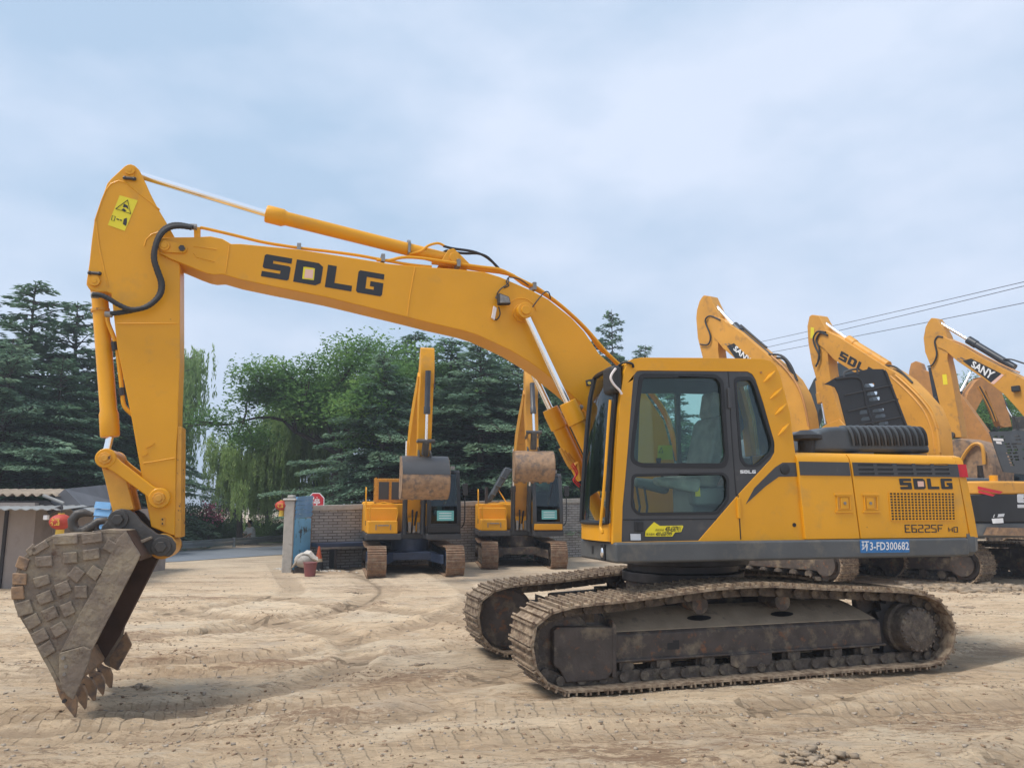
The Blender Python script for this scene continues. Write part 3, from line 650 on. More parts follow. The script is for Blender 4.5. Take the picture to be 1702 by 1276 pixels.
m.build('front_sill', 'yellow', cab)
# wiper, front hand rail
r_ = [FU.unx(*p, xat(1.8) + .09) for p in ((1025, 657), (1019, 700), (1010, 790), (1004.5, 860), (1004, 876), (1010, 884), (1026, 886), (1032, 882))]
MB().tube([(xat(z) + .10, min(y, CY - .0), z) for y, z in r_], .014, 8, 3).build('handrail', 'yellow', cab)
r_ = [FU.unx(*p, xat(1.8) + .06) for p in ((1030, 660), (1026, 730), (1020, 820), (1014, 860))]
MB().tube([(xat(z) + .055, min(y, CY - .02), z) for y, z in r_], .007, 6, 3).build('wiper', 'rubber', cab)
r_ = [FU.unx(*p, xat(1.8) + .06) for p in ((1022, 662), (1018, 730), (1017, 770))]
MB().tube([(xat(z) + .075, min(y, CY - .02), z) for y, z in r_], .006, 6, 3).build('wiper', 'rubber', cab)
# mirror
mc = FU.un(1019, 632, 1.22); m = MB(); m.box(mc[0] - .06, mc[0] + .06, 1.08, 1.32, mc[1] - .135, mc[1] + .135)
mi = m.build('mirror', 'rubber', cab, bev=.05, seg=4)
MB().tube([(mc[0] - .02, 1.2, mc[1] + .1), (mc[0] - .08, 1.28, mc[1] + .165), (mc[0] - .15, 1.325, mc[1] + .15), (mc[0] - .17, 1.31, mc[1] + .12)], .012, 8, 3).build('mirror_arm', 'black', mi)
sp_ = U([(1024, 612), (1017, 622), (1016, 630), (1022, 640), (1030, 648), (1034, 655)], 1.34); MB().tube([(a, 1.335, z) for a, z in sp_], .012, 5, 3).build('tie_strap', 'white_strap', mi)
# cheek ribs
for a, b in zip([(1050, 240), (1085, 328), (1112, 412), (1128, 522)], [(1112, 180), (1150, 268), (1172, 352), (1188, 455)]):
    p = U(c6([a, b]), CY + .002); MB().tube([(p[0][0], CY, p[0][1]), ((p[0][0] + p[1][0]) / 2, CY + .006, (p[0][1] + p[1][1]) / 2), (p[1][0], CY, p[1][1])], [.006, .022, .004], 8, 3).build('pressed_rib', 'yellow', cab)
p = U(c6([(955, 885), (1000, 800), (1060, 740), (1110, 690), (1150, 665), (1225, 665), (1232, 738), (1130, 740), (1060, 790)]), CY)
MB().plate([p], CY - .002, CY + .003).build('grey_flash', 'grey_paint', cab)
c = FU.un(1304, 779.5, CY); MB().tube([(c[0], CY, c[1]), (c[0], CY + .012, c[1]), (c[0], CY + .02, c[1])], [.055, .052, .03], 24).build('lock_cover', 'rubber', cab)
c = FU.un(1320, 872, CY); MB().ycyl(c, CY, CY + .006, .02, 16).build('grommet', 'black', cab)
c = FU.un(*c6([(1035, 188)])[0], CY); MB().ycyl(c, CY, CY + .008, .013, 12).build('bolt', 'orange_paint', cab)
decal('cab_lettering', blocktext('SDLG'), c6([(926, 722), (1008, 722), (1008, 705), (926, 705)]), FU, CY - .003, 'decal_white', cab)
# door handle, vent, stickers
hq = U(c6([(368, 975), (412, 975), (412, 1030), (368, 1030)]), CY); MB().prism(hq, CY - .006, CY + .012).build('door_handle', 'rubber', cab, bev=.008)
hq = U(c6([(376, 982), (386, 982), (386, 1024), (376, 1024)]), CY); MB().prism(hq, CY + .011, CY + .016).build('handle_lever', 'black', cab)
decal('label_plate', rect(), c6([(345, 1076), (400, 1076), (398, 1042), (343, 1042)]), FU, CY + .001, 'decal_grey', cab)
st = c6([(422, 1055), (424, 1028), (440, 1010), (470, 980), (500, 1000), (620, 998), (624, 1003), (612, 1032), (580, 1034), (566, 1056), (430, 1056)])
MB().plate([U(st, CY)], CY - .005, CY + .001).build('phone_sticker', 'decal_yellow', cab)
for tx_, q in (('400-6587911', [(1105, 889 - 5.6), (1131, 889 - 5.6), (1132.5, 874), (1106.5, 874)]), ('400-6587999', [(1089, 890.5), (1116, 890.5), (1117.5, 883.5), (1091, 883.5)])):
    decal('phone_number', textmesh(tx_, .02, .15), q, FU, CY + .003, 'decal_black', cab)
for tx_, q in (('购机热线', [(1089, 882.5), (1103, 882.5), (1104, 878.5), (1090, 878.5)]), ('售后服务', [(1074, 889.5), (1088, 889.5), (1088.5, 885.5), (1074.5, 885.5)])):
    decal('sticker_characters', textmesh(tx_, .0), q, FU, CY + .003, 'decal_black', cab)
# interior
fl = SKZ1 + .02
MB().box(xb, 1.28, CI + .05, CY - .06, fl, fl + .03).build('cab_floor', 'rubber', cab)
sx, sz = FU.un(1180, 770, .75)
m = MB(); m.prism([(sx + .1, 1.78), (sx + .42, 1.80), (sx + .46, 1.86), (sx + .42, 1.93), (sx + .02, 1.92)], .5, 1.05); st_ = m.build('seat', 'seat_cloth', cab, bev=.05, seg=4)
m = MB(); m.prism([(sx + .08, 1.88), (sx + .20, 1.92), (sx + .06, 2.45), (sx - .0, 2.52), (sx - .1, 2.48)], .52, 1.03); m.prism([(sx + .03, 2.5), (sx + .06, 2.52), (sx + .01, 2.78), (sx - .08, 2.76), (sx - .06, 2.5)], .64, .90); m.build('seat_back', 'seat_cloth', cab, bev=.05, seg=4)
m = MB(); m.box(sx - .2, sx + .35, .55, 1.0, fl, 1.80); m.box(sx - .2, sx + .40, .98, 1.12, 1.60, 1.78); m.build('seat_base', 'interior_light', cab, bev=.04)
m = MB(); m.prism([(sx + .35, 1.72), (sx + .78, 1.80), (sx + .80, 1.88), (sx + .3, 1.86)], 1.0, 1.14); m.build('armrest_console', 'seat_cloth', cab, bev=.04, seg=4)
m = MB(); m.prism([(sx + .35, 1.72), (sx + .72, 1.80), (sx + .74, 1.9), (sx + .3, 1.86)], .38, .5); m.build('armrest_console', 'interior_light', cab, bev=.04, seg=4)
for yy in (.45, 1.07): MB().tube([(sx + .7, yy, 1.86), (sx + .74, yy, 2.0), (sx + .74, yy, 2.06)], [.012, .018, .028], 10).build('joystick', 'black', cab)
MB().box(1.05, 1.18, .4, .58, 1.75, 2.05).build('monitor', 'black', cab, bev=.02)
for i, xx in enumerate((.78, .9, 1.0)): MB().tube([(xx, .7 + .08 * i, fl), (xx - .05, .7 + .08 * i, fl + .3), (xx - .02, .7 + .08 * i, fl + .5)], .012, 6).build('pedal_lever', 'dark_metal', cab)
p = [FU.un(*q, .36) for q in c6([(485, 650), (570, 650), (565, 573), (490, 573)])]; m = MB(); m.add([(a, .362, z) for a, z in p], [(0, 1, 2, 3)]); m.build('warning_sticker', 'decal_yellow', cab, smooth=False)
p = [FU.un(*q, 1.0) for q in c6([(655, 845), (682, 845), (678, 795), (653, 795)])]; m = MB(); m.add([(a, 1.125, z) for a, z in p], [(0, 1, 2, 3)]); m.build('warning_sticker', 'decal_yellow', cab, smooth=False)
p = [FU.un(*q, .36) for q in c6([(515, 612), (507, 586), (493, 612)])]; m = MB(); m.tube([(a, .365, z) for a, z in p], .006, 5, closed=True); m.build('warning_mark', 'decal_black', cab)
# ---- boom
BW = .19
top = c1([(935, 570), (950, 550), (1000, 546), (1150, 545), (1240, 540), (1310, 555), (1362, 585)]) + c4([(0, 241), (280, 268), (560, 312), (700, 335), (900, 352), (1030, 362), (1150, 374), (1220, 396), (1300, 430), (1380, 465), (1450, 503), (1560, 590), (1620, 655), (1690, 760)]) + [(1036, 624), (1072, 652), (1103, 698), (1121, 765), (1125, 850), (1108, 888), (1070, 892), (1045, 870)]
bot = [(1032, 820), (1012, 760), (990, 710)] + c4([(1600, 990), (1540, 935), (1480, 888), (1420, 838), (1350, 790), (1270, 742), (1180, 700), (1120, 672), (1050, 650), (900, 616), (780, 585), (400, 492), (141, 440), (0, 410)]) + c1([(1310, 765), (1260, 768), (1220, 760), (1160, 738), (1090, 708), (1000, 672), (935, 640), (925, 600)])
BP = U(top + bot, BW)
boom = MB().prism(BP, -BW, BW).build('boom', 'yellow', EX, bev=.01)
def stripline(par, pts, Y, m='yellow', r=.007, nm='weld_seam', sm=0):
    p = U(pts, Y); return MB().tube([(a, Y, z) for a, z in p], r, 6, sm).build(nm, m, par)
for pts in (c4([(822, 352), (800, 470), (785, 583)]), c1([(1352, 588), (1340, 680), (1328, 758)]), c1([(1140, 600), (1275, 618)]), c1([(1140, 640), (1160, 665), (1265, 690)])):
    p = U(pts, BW); MB().tube([(a, BW, z) for a, z in p], .007, 6).build('weld_seam', 'yellow', boom)
# fork pin with keeper plate
fk = MB(); a, b = U(c1([(966, 592), (1070, 608)]), .24)
k1 = [(a[0] + .062 * math.cos(t), a[1] + .062 * math.sin(t)) for t in np.linspace(math.pi * .5, -math.pi * .5 , 8)]
k2 = [(b[0] + .045 * math.cos(t), b[1] + .045 * math.sin(t)) for t in np.linspace(-math.pi * .5, -math.pi * 1.5, 8)]
fk.prism(k1 + k2, BW, .215); fk.ycyl(a, .21, .232, .05, 20); fk.ycyl(a, .23, .24, .03, 16); fk.build('pin_plate', 'yellow', boom, bev=.004)
MB().ycyl(b, .21, .235, .03, 6).build('keeper_bolt', 'dark_metal', boom)
# lettering
q = [(433.5, 459), (634.6, 493), (639, 456), (440.6, 422)]
decal('boom_lettering', blocktext('SDLG'), q, FU, BW + .003, 'decal_black', boom)
lq = c4([(300, 402), (340, 406), (343, 364), (305, 360)]); decal('badge_border', rect(), c4([(290, 406), (345, 413), (350, 358), (296, 350)]), FU, BW + .004, 'decal_yellow', boom)
decal('boom_badge', rect(), lq, FU, BW + .006, 'decal_pink', boom)
# boom lift cylinder pin
pc_ = FU.un(*c4([(1342, 555)])[0], .33); m = MB(); m.ycyl(pc_, -.36, .36, .05, 20); m.ycyl(pc_, BW, BW + .03, .10, 28); m.ycyl(pc_, .26, .34, .085, 20); m.ycyl(pc_, -.34, -.26, .085, 20); m.build('cylinder_pin', 'yellow', boom, bev=.005)
m = MB(); m.ycyl(pc_, .34, .352, .05, 6); m.build('pin_nut', 'yellow', boom)
arc = [(pc_[0] + .17 * math.cos(t), BW, pc_[1] + .17 * math.sin(t)) for t in np.linspace(.4, 2.9, 10)]; MB().tube(arc, .006, 6).build('weld_seam', 'yellow', boom)
m = MB(); m.box(pc_[0] - .0, pc_[0] + .0, 0, 0, 0, 0) if False else None
# lift cylinders
foot = FU.un(1040, 880, .30); cxd = 0
for yy in (.29, -.29):
    A = np.array([pc_[0], yy, pc_[1]]); hd = FU.un(943, 668, .29); H_ = np.array([hd[0], yy, hd[1]]); D_ = (H_ - A) / np.linalg.norm(H_ - A); Fp = A + D_ * 2.3
    cy = MB(); cy.tube([H_, H_ + D_ * .06, H_ + D_ * .24, H_ + D_ * .25, H_ + D_ * 1.35], [.092, .098, .098, .082, .082], 24); cyo = cy.build('lift_cylinder', 'yellow', EX, bev=.004)
    MB().cyl(A + D_ * .06, H_, .036, 18).build('piston_rod', 'chrome', cyo)
    off = np.array([D_[2], 0, -D_[0]]) * (1 if D_[2] < 0 else -1)
    MB().tube([H_ + D_ * .16 + off * .11, H_ + D_ * .3 + off * .10, H_ + D_ * .95 + off * .10], .014, 8).build('oil_pipe', 'yellow', cyo)
    MB().cyl(H_ + D_ * .1 + off * .1, H_ + D_ * .13 + off * .12, .03, 10).build('clamp', 'steel', cyo)
m = MB()
for k, (a, b) in enumerate(zip([(0, .0), (.02, .01), (-.02, .03)], [0, 1, 2])):
    s_ = U([(930 + k * 7, 745 + k * 4), (948 + k * 8, 778), (958 + k * 4, 770 + k * 3), (962 + k * 3, 790), (972 + k * 2, 830)], .1 - .1 * k); m.tube([(x, .12 - .12 * k, z) for x, z in s_], .02, 8, 4)
m.build('boom_base_hose', 'yellow_faded', EX)
m = MB(); s_ = U([(952, 770), (960, 785), (955, 795), (965, 806)], .2); m.tube([(x, .2, z) for x, z in s_], .009, 6, 4); m.tube([(x + .03, .24, z - .02) for x, z in s_], .008, 6, 4); m.build('red_tape', 'red_stripe', EX)
MB().tube([(x, .18, z) for x, z in U([(962, 800), (967, 812), (975, 830)], .18)], .03, 8).build('hose_joint', 'rubber', EX)
# pipes on top of the boom
pa = c1([(1180, 490), (1230, 500), (1380, 535), (1530, 572), (1640, 592)]) + c4([(170, 245), (280, 262), (420, 278), (560, 297), (670, 318), (800, 340), (900, 350)])
pb = c4([(640, 318), (700, 320), (760, 306), (840, 308), (960, 325), (1040, 337), (1130, 350), (1220, 362), (1290, 395), (1350, 425), (1400, 450), (1470, 500), (1530, 548), (1600, 612), (1650, 665), (1701, 725)]) + [(1015, 592), (1044, 618), (1080, 648), (1112, 696), (1128, 765)]
pd = c4([(900, 332), (1000, 345), (1120, 365), (1260, 385), (1330, 430), (1420, 475), (1500, 530), (1580, 600), (1640, 665), (1690, 735)]) + [(1012, 592), (1040, 620), (1076, 650), (1108, 698), (1125, 765)]
for nm_, P_, yy, r in (('a', pa, .13, .016), ('a', pa, .06, .016), ('b', pb, .14, .017), ('b', pd, .02, .017), ('b', pd, -.08, .017), ('b', [(x, y - 3) for x, y in pd], .09, .012)):
    p = U(P_, yy); MB().tube([(a, yy, z) for a, z in p], r, 8, 3).build('boom_pipe', 'yellow', boom)
for p in c4([(275, 258), (670, 308), (1025, 332), (1382, 440)]):
    a = FU.un(*p, .13); MB().box(a[0] - .02, a[0] + .02, .0, .17, a[1] - .05, a[1] + .035).build('pipe_clamp', 'steel', boom, bev=.005)
a = U(c1([(1142, 490), (1180, 490), (1180, 600), (1146, 600)]), .14); MB().prism(a, .10, .16).build('pipe_bracket', 'yellow', boom, bev=.005)
# light and loose wires
la = FU.un(836, 499, .24); m = MB(); m.hexa([(la[0] - .075, .23, la[1] - .05), (la[0] + .065, .23, la[1] - .065), (la[0] + .065, .3, la[1] - .055), (la[0] - .075, .3, la[1] - .05), (la[0] - .055, .23, la[1] + .03), (la[0] + .065, .23, la[1] + .065), (la[0] + .06, .30, la[1] + .065), (la[0] - .055, .3, la[1] + .03)])
lo = m.build('work_lamp', 'rubber', boom, bev=.012)
m = MB(); m.hexa([(la[0] - .06, .3, la[1] - .04), (la[0] + .05, .3, la[1] - .05), (la[0] + .05, .306, la[1] - .045), (la[0] - .06, .306, la[1] - .035), (la[0] - .045, .3, la[1] + .02), (la[0] + .05, .3, la[1] + .05), (la[0] + .05, .306, la[1] + .048), (la[0] - .045, .306, la[1] + .02)]); m.build('lamp_lens', 'lamp_lens', lo)
MB().tube([(la[0] - .0, .19, la[1] + .02), (la[0] + .07, .24, la[1] + .03)], .02, 8).build('lamp_bracket', 'dark_metal', lo)
for pts in (c4([(1262, 400), (1258, 430), (1225, 455), (1208, 480), (1212, 520), (1195, 550), (1190, 585), (1205, 600), (1220, 575), (1215, 540)]), c4([(1260, 402), (1250, 425), (1262, 440), (1240, 450)]), c4([(1375, 540), (1400, 505), (1430, 472), (1452, 472), (1462, 500)]), c4([(1262, 398), (1310, 410), (1355, 440)])):
    p = U(pts, .2); MB().tube([(a, .2 + .02 * math.sin(i), z) for i, (a, z) in enumerate(p)], .007, 6, 4).build('loose_wire', 'rubber', boom)
m = MB(); m.prism(U(c4([(1192, 535), (1182, 590), (1196, 600), (1206, 545)]), .22), .2, .23); m.build('wire_plug', 'white_strap', boom)
pq = U(c4([(1626, 884), (1674, 873), (1677, 905), (1630, 911)]), BW + .01); MB().prism(pq, BW, BW + .012).build('boom_bracket', 'grey_paint', boom, bev=.003)
c = FU.un(*c4([(1640, 898)])[0], BW); MB().ycyl(c, BW + .012, BW + .02, .018, 12).build('bolt', 'lantern_gold', boom)
# ---- arm cylinder on top of the boom
A = FU.un(216, 286, 0); Hh = FU.un(442, 355, 0); E_ = FU.un(752, 433, 0)
A3, H3, E3 = (np.array([p[0], 0, p[1]]) for p in (A, Hh, E_)); D_ = (E3 - H3) / np.linalg.norm(E3 - H3)
ac = MB(); ac.tube([H3, H3 + D_ * .015, H3 + D_ * .17, H3 + D_ * .18, H3 + D_ * .21, E3 - D_ * .05], [.082, .09, .09, .084, .072, .068], 24); aco = ac.build('arm_cylinder', 'yellow', EX, bev=.004)
MB().cyl(A3, H3 + D_ * .02, .038, 18).build('piston_rod', 'chrome', aco)
m = MB(); m.ycyl(E_, -.12, .12, .055, 20)
b3 = U([(742, 420), (751, 418), (764, 430), (780, 446), (728, 442)], 0); m.prism(b3, .08, .11); m.prism(b3, -.11, -.08); m.build('cylinder_bracket', 'yellow', boom, bev=.006)
m = MB(); c = FU.un(679, 412, 0); m.cyl((c[0] - .015, 0, c[1] + .0), (c[0] + .015, 0, c[1]), .085, 20); m.build('cylinder_band', 'steel', aco)
p = U(c4([(795, 290), (850, 276), (885, 250), (930, 239), (960, 252)]), .07); MB().tube([(a, .07, z) for a, z in p], .014, 8, 4).build('oil_pipe', 'yellow', aco)
for pts, yy in ((c4([(955, 252), (1000, 264), (1080, 275), (1130, 290), (1170, 310), (1225, 370)]), .07), (c4([(948, 310), (955, 285), (975, 274), (1010, 282), (1060, 287), (1130, 290), (1190, 330), (1230, 375)]), .0)):
    p = U(pts, yy); MB().tube([(a, yy, z) for a, z in p], .015, 8, 4).build('hydraulic_hose', 'rubber', aco)
for p in c4([(793, 262), (792, 245)])[:1]:
    a = FU.un(*p, .05); MB().box(a[0] - .012, a[0] + .012, .02, .09, a[1] - .06, a[1] + .06).build('clamp', 'steel', aco, bev=.004)
# ---- arm
AW = .155
armo = c1([(770, 115), (795, 125), (820, 150), (838, 185), (880, 280), (935, 385), (985, 468), (1030, 548), (1050, 640), (1060, 720), (1060, 1276)]) + c2([(1050, 400), (1048, 520), (1040, 640), (1036, 900), (1030, 1168), (1010, 1166), (890, 1118), (850, 910), (775, 482), (690, 60)]) + c1([(655, 880), (625, 868), (600, 868), (560, 868), (522, 848), (508, 825), (510, 800), (525, 700), (540, 560), (556, 440), (566, 410), (612, 280), (630, 230), (650, 205), (730, 130), (750, 118)])
arm = MB().prism(U(armo, AW), -AW, AW).build('arm', 'yellow', EX, bev=.01)
for pts in (c1([(560, 450), (600, 330), (625, 270), (655, 232), (700, 215), (745, 228), (820, 290), (900, 352), (940, 385)]), c1([(566, 445), (585, 600), (615, 740), (640, 840)]), c1([(690, 1055), (1045, 1055)]), c2([(845, 742), (900, 735), (1030, 712)]), c1([(850, 600), (862, 560), (895, 530), (940, 515)])):
    p = U(pts, AW); MB().tube([(a, AW - .001, z) for a, z in p], .008, 6).build('weld_seam', 'yellow', arm)
for rr in (((860, 655), (885, 645), (912, 625), (895, 612), (865, 638)), ((838, 705), (860, 695), (875, 680), (866, 672), (836, 690))):
    MB().prism(U(c2(rr), AW), AW, AW + .008).build('step_plate', 'yellow', arm)
# worn rails on the inner face of the arm
rails = MB(); e1 = FU.un(298, 712, AW); e2 = FU.un(292, 880, AW)
zt2 = FU.un(296, 708, AW)[1]; zb2 = FU.un(291, 893, AW)[1]; xa_ = FU.un(296, 712, AW)[0]; xbm = FU.un(291, 890, AW)[0]
for k in range(4):
    y0_ = AW - .01 - k * .082
    rails.hexa([(xbm - .05, y0_ - .028, zb2), (xbm + .008, y0_ - .028, zb2), (xbm + .008, y0_, zb2), (xbm - .05, y0_, zb2), (xa_ - .03, y0_ - .028, zt2), (xa_ + .008, y0_ - .028, zt2), (xa_ + .008, y0_, zt2), (xa_ - .03, y0_, zt2)])
rails.build('wear_rail', 'yellow_worn', arm, bev=.006)
MB().hexa([(xbm - .04, -AW + .01, zb2 + .01), (xbm - .002, -AW + .01, zb2 + .01), (xbm - .002, AW - .015, zb2 + .01), (xbm - .04, AW - .015, zb2 + .01), (xa_ - .02, -AW + .01, zt2 - .01), (xa_ - .002, -AW + .01, zt2 - .01), (xa_ - .002, AW - .015, zt2 - .01), (xa_ - .02, AW - .015, zt2 - .01)]).build('rail_backing', 'bucket_inner', arm)
# pins
for p, bolt in (((216, 284), (216, 298)), ((158, 468), (158, 455))):
    c = FU.un(*p, AW); b = FU.un(*bolt, AW); m = MB(); m.ycyl(c, AW, AW + .03, .048, 20); m.ycyl(c, AW + .03, AW + .036, .022, 14); m.prism([(c[0] - .045, c[1]), (c[0] + .045, c[1]), (b[0] + .03, b[1]), (b[0] - .03, b[1])], AW, AW + .014); m.build('pin', 'yellow', arm, bev=.005)
    m = MB(); m.cyl((b[0] - .042, AW + .02, b[1]), (b[0] + .042, AW + .02, b[1]), .015, 6); m.ball((b[0] - .042, AW + .02, b[1]), .02, 8); m.ball((b[0] + .042, AW + .02, b[1]), .02, 8); m.build('pin_bolt', 'dark_metal', arm)
# sticker
sq = c1([(635, 475), (735, 510), (812, 330), (705, 300)])
stk = decal('warning_sticker', rect(), sq, FU, AW + .003, 'decal_yellow', arm)
p = U(c1([(683, 380), (770, 410), (752, 330)]), AW); MB().tube([(a, AW + .004, z) for a, z in p], .006, 5, closed=True).build('warning_triangle', 'decal_black', stk)
m = MB()
for q in ([(730, 350), (752, 362), (758, 385), (742, 372), (725, 372)], [(715, 385), (730, 378), (745, 392), (735, 398)], [(730, 440), (748, 434), (748, 462), (742, 482), (724, 470)]): m.prism(U(c1(q), AW), AW + .003, AW + .005)
for (a_, b_) in (((688, 440), (702, 445)), ((708, 446), (718, 450))):
    p = U(c1([a_, b_]), AW); m.tube([(x, AW + .004, z) for x, z in p], .006, 5)
p = U(c1([(662, 420), (680, 426), (672, 452), (656, 447)]), AW); m.tube([(x, AW + .004, z) for x, z in p], .003, 5, closed=True)
m.build('warning_mark', 'decal_black', stk)
# hoses over the boom/arm joint
h1 = c1([(1142, 487), (1110, 482), (1060, 473), (1010, 476), (965, 500), (930, 550), (908, 620), (905, 680), (925, 750), (945, 810), (942, 870), (910, 920), (850, 960), (780, 978), (710, 990), (650, 997)])
h2 = c1([(1130, 492), (1060, 483), (1000, 492), (950, 530), (918, 600), (912, 680), (938, 760), (957, 820), (948, 880), (905, 930), (850, 962), (770, 972), (700, 945), (650, 915), (600, 890), (545, 884)])
for P_, yy in ((h1, .22), (h2, .255)):
    p = U(P_, yy); cs = catmull([(a, yy, z) for a, z in p], 6); rr_ = [.022 + .0025 * (i % 2) for i in range(len(cs))]
    MB().tube(cs, rr_, 10).build('hydraulic_hose', 'rubber', EX)
for p in (c1([(1140, 486)])[0], c1([(560, 888)])[0], c1([(640, 1000)])[0]):
    a = FU.un(*p, .21); MB().cyl((a[0] - .03, .21, a[1]), (a[0] + .03, .21, a[1]), .03, 10).build('hose_fitting', 'steel', EX)
# ---- bucket cylinder
T1 = FU.un(160, 470, 0); T2 = FU.un(166, 495, 0); B1 = FU.un(181, 688, 0); B2 = FU.un(183, 726, 0); RA = FU.un(175, 761, 0)
def v3(p, y=0): return np.array([p[0], y, p[1]])
bc = MB(); bc.tube([v3(T1), v3(T2), v3(B1) + (v3(T2) - v3(B1)) * .03, v3(B1), v3(B2) + (v3(B1) - v3(B2)) * .1, v3(B2)], [.06, .072, .074, .085, .085, .078], 26); bco = bc.build('bucket_cylinder', 'yellow', EX, bev=.004)
MB().cyl(v3(B2), v3(RA), .034, 18).build('piston_rod', 'chrome', bco)
a = FU.un(167, 516, 0); d_ = v3(B1) - v3(T2); d_ /= np.linalg.norm(d_); MB().cyl(v3(a) - d_ * .012, v3(a) + d_ * .012, .082, 24).build('clamp_band', 'yellow_worn', bco)
p = U(c1([(645, 1000), (633, 1020), (640, 1060), (665, 1120), (690, 1200)]) + c2([(695, 110), (712, 250), (722, 350), (728, 395), (745, 425), (790, 465), (818, 490)]), .10); MB().tube([(x, .10, z) for x, z in p], .02, 8, 2).build('oil_pipe', 'yellow', bco)
for q, mm in ((c2([(672, 30), (680, 80)]), 'rubber'), (c2([(715, 300), (722, 345)]), 'dark_metal'), (c2([(820, 490), (870, 540)]), 'dark_metal')):
    p = U(q, .10); MB().tube([(x, .10, z) for x, z in p], .03, 8).build('pipe_joint', mm, bco)
# ---- linkage
pA = FU.un(*c2([(618, 712)])[0], .26); pB = FU.un(*c2([(935, 948)])[0], .26); pC = FU.un(*c3([(703, 82)])[0], .2); pD = FU.un(*c3([(955, 240)])[0], .2)
for yy in (.235, -.235):
    s1 = 1 if yy > 0 else -1
    ya, yb = sorted((yy, yy - .045 * s1)); m = MB()
    d = np.array(pB) - np.array(pA); d /= np.linalg.norm(d); nn = np.array([-d[1], d[0]])
    poly = [tuple(np.array(pA) + nn * .07), tuple(np.array(pA) + d * .12 + nn * .055), tuple(np.array(pB) - d * .12 + nn * .05), tuple(np.array(pB) + nn * .07), tuple(np.array(pB) - nn * .07), tuple(np.array(pB) - d * .12 - nn * .05), tuple(np.array(pA) + d * .12 - nn * .055), tuple(np.array(pA) - nn * .07)]
    m.prism(poly, ya, yb)
    for c, r_ in ((pA, .088), (pB, .092)): m.ycyl(c, ya - .005, yb + .01, r_, 28)
    lk = m.build('tipping_link', 'yellow', EX, bev=.012)
    for c in (pA, pB):
        m = MB(); m.ycyl(c, min(yy, yy + .035 * s1), max(yy, yy + .035 * s1), .055, 8); m.ycyl(c, min(yy, yy + .05 * s1), max(yy, yy + .05 * s1), .03, 16); m.build('pin_nut', 'yellow_worn', lk, bev=.004)
m = MB()
for y0_, y1_ in ((.09, .185), (-.185, -.09)):
    p = U(c2([(595, 760), (640, 775), (700, 775), (745, 830), (790, 1015), (700, 1040), (668, 1040), (650, 980), (618, 840)]), .18); m.prism(p, y0_, y1_)
p = U(c2([(625, 800), (690, 800), (735, 1000), (665, 1005)]), .1); m.prism(p, -.09, .09)
m.ycyl(pA, -.19, .19, .085, 24); m.ycyl(pC, -.19, .19, .085, 24)
m.build('bucket_link', 'yellow_worn', EX, bev=.012)
# ---- bucket
BY = .62
bk_ = empty('bucket', (0, 0, 0)); bk_.parent = EX
sp_out = c3([(745, 145), (620, 140), (560, 150), (430, 168), (320, 170), (270, 195), (225, 228), (180, 265), (140, 300), (105, 355), (85, 410), (68, 470), (72, 540), (92, 610), (120, 665), (160, 730), (200, 800), (238, 880), (275, 945), (320, 1030), (350, 1080), (372, 1100)])
side = sp_out + c3([(400, 1090), (520, 900), (545, 842), (826, 292), (815, 270)])
wr_o = U(sp_out, BY); wr_i = inner([np.array(p) for p in wr_o], .03)
MB().prism(wr_o + wr_i[::-1], -BY, BY).build('bucket_shell', 'bucket_steel', bk_, bev=.004)
sin_ = wr_i + U(c3([(400, 1090), (520, 900), (545, 842), (826, 292), (815, 270)]), BY)
n_ = MB().prism(sin_, BY - .028, BY - .003).build('side_plate', 'bucket_steel', bk_, bev=.003)
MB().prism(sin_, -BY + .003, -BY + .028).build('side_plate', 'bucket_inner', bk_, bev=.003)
for s1 in (1, -1):
    p = U(c3([(745, 148), (826, 292), (822, 310), (545, 850), (500, 822), (360, 858), (470, 640), (560, 480), (700, 190)]), BY); ya, yb = sorted((s1 * (BY - .001), s1 * (BY + .02)))
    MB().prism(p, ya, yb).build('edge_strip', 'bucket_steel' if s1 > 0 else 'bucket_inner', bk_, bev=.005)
    p = U(c3([(360, 862), (500, 822), (545, 845), (530, 920), (500, 1000), (440, 1135), (405, 1115), (372, 1070), (355, 1000)]), BY); ya, yb = sorted((s1 * (BY + .018), s1 * (BY + .045)))
    sc = MB().prism(p, ya, yb).build('side_cutter', 'bucket_steel', bk_, bev=.006)
    m = MB()
    for q in c3([(382, 890), (398, 940), (388, 985)]): c = FU.un(*q, BY); m.ycyl(c, min(s1 * (BY + .04), s1 * (BY + .055)), max(s1 * (BY + .04), s1 * (BY + .055)), .014, 8)
    m.build('bolt', 'steel', sc)
    if s1 < 0:      # far side cutter seen past the mouth
        p = [FU.un(*q, -BY) for q in c3([(738, 742), (775, 822), (690, 975), (645, 950), (640, 900)])]; MB().prism(p, -BY - .05, -BY - .015).build('side_cutter', 'bucket_rust', bk_, bev=.01)
m = MB(); tt = U(c3([(745, 148), (830, 292), (815, 330), (700, 210)]), BY); m.prism(tt, -BY + .03, BY - .03); m.build('top_crossplate', 'bucket_inner', bk_, bev=.006)
p = U(c3([(300, 985), (345, 1070), (372, 1090), (400, 1090), (415, 1060), (395, 1030), (360, 960)]), BY); MB().prism(p, -BY + .03, BY - .03).build('lip_plate', 'bucket_rust', bk_, bev=.005)
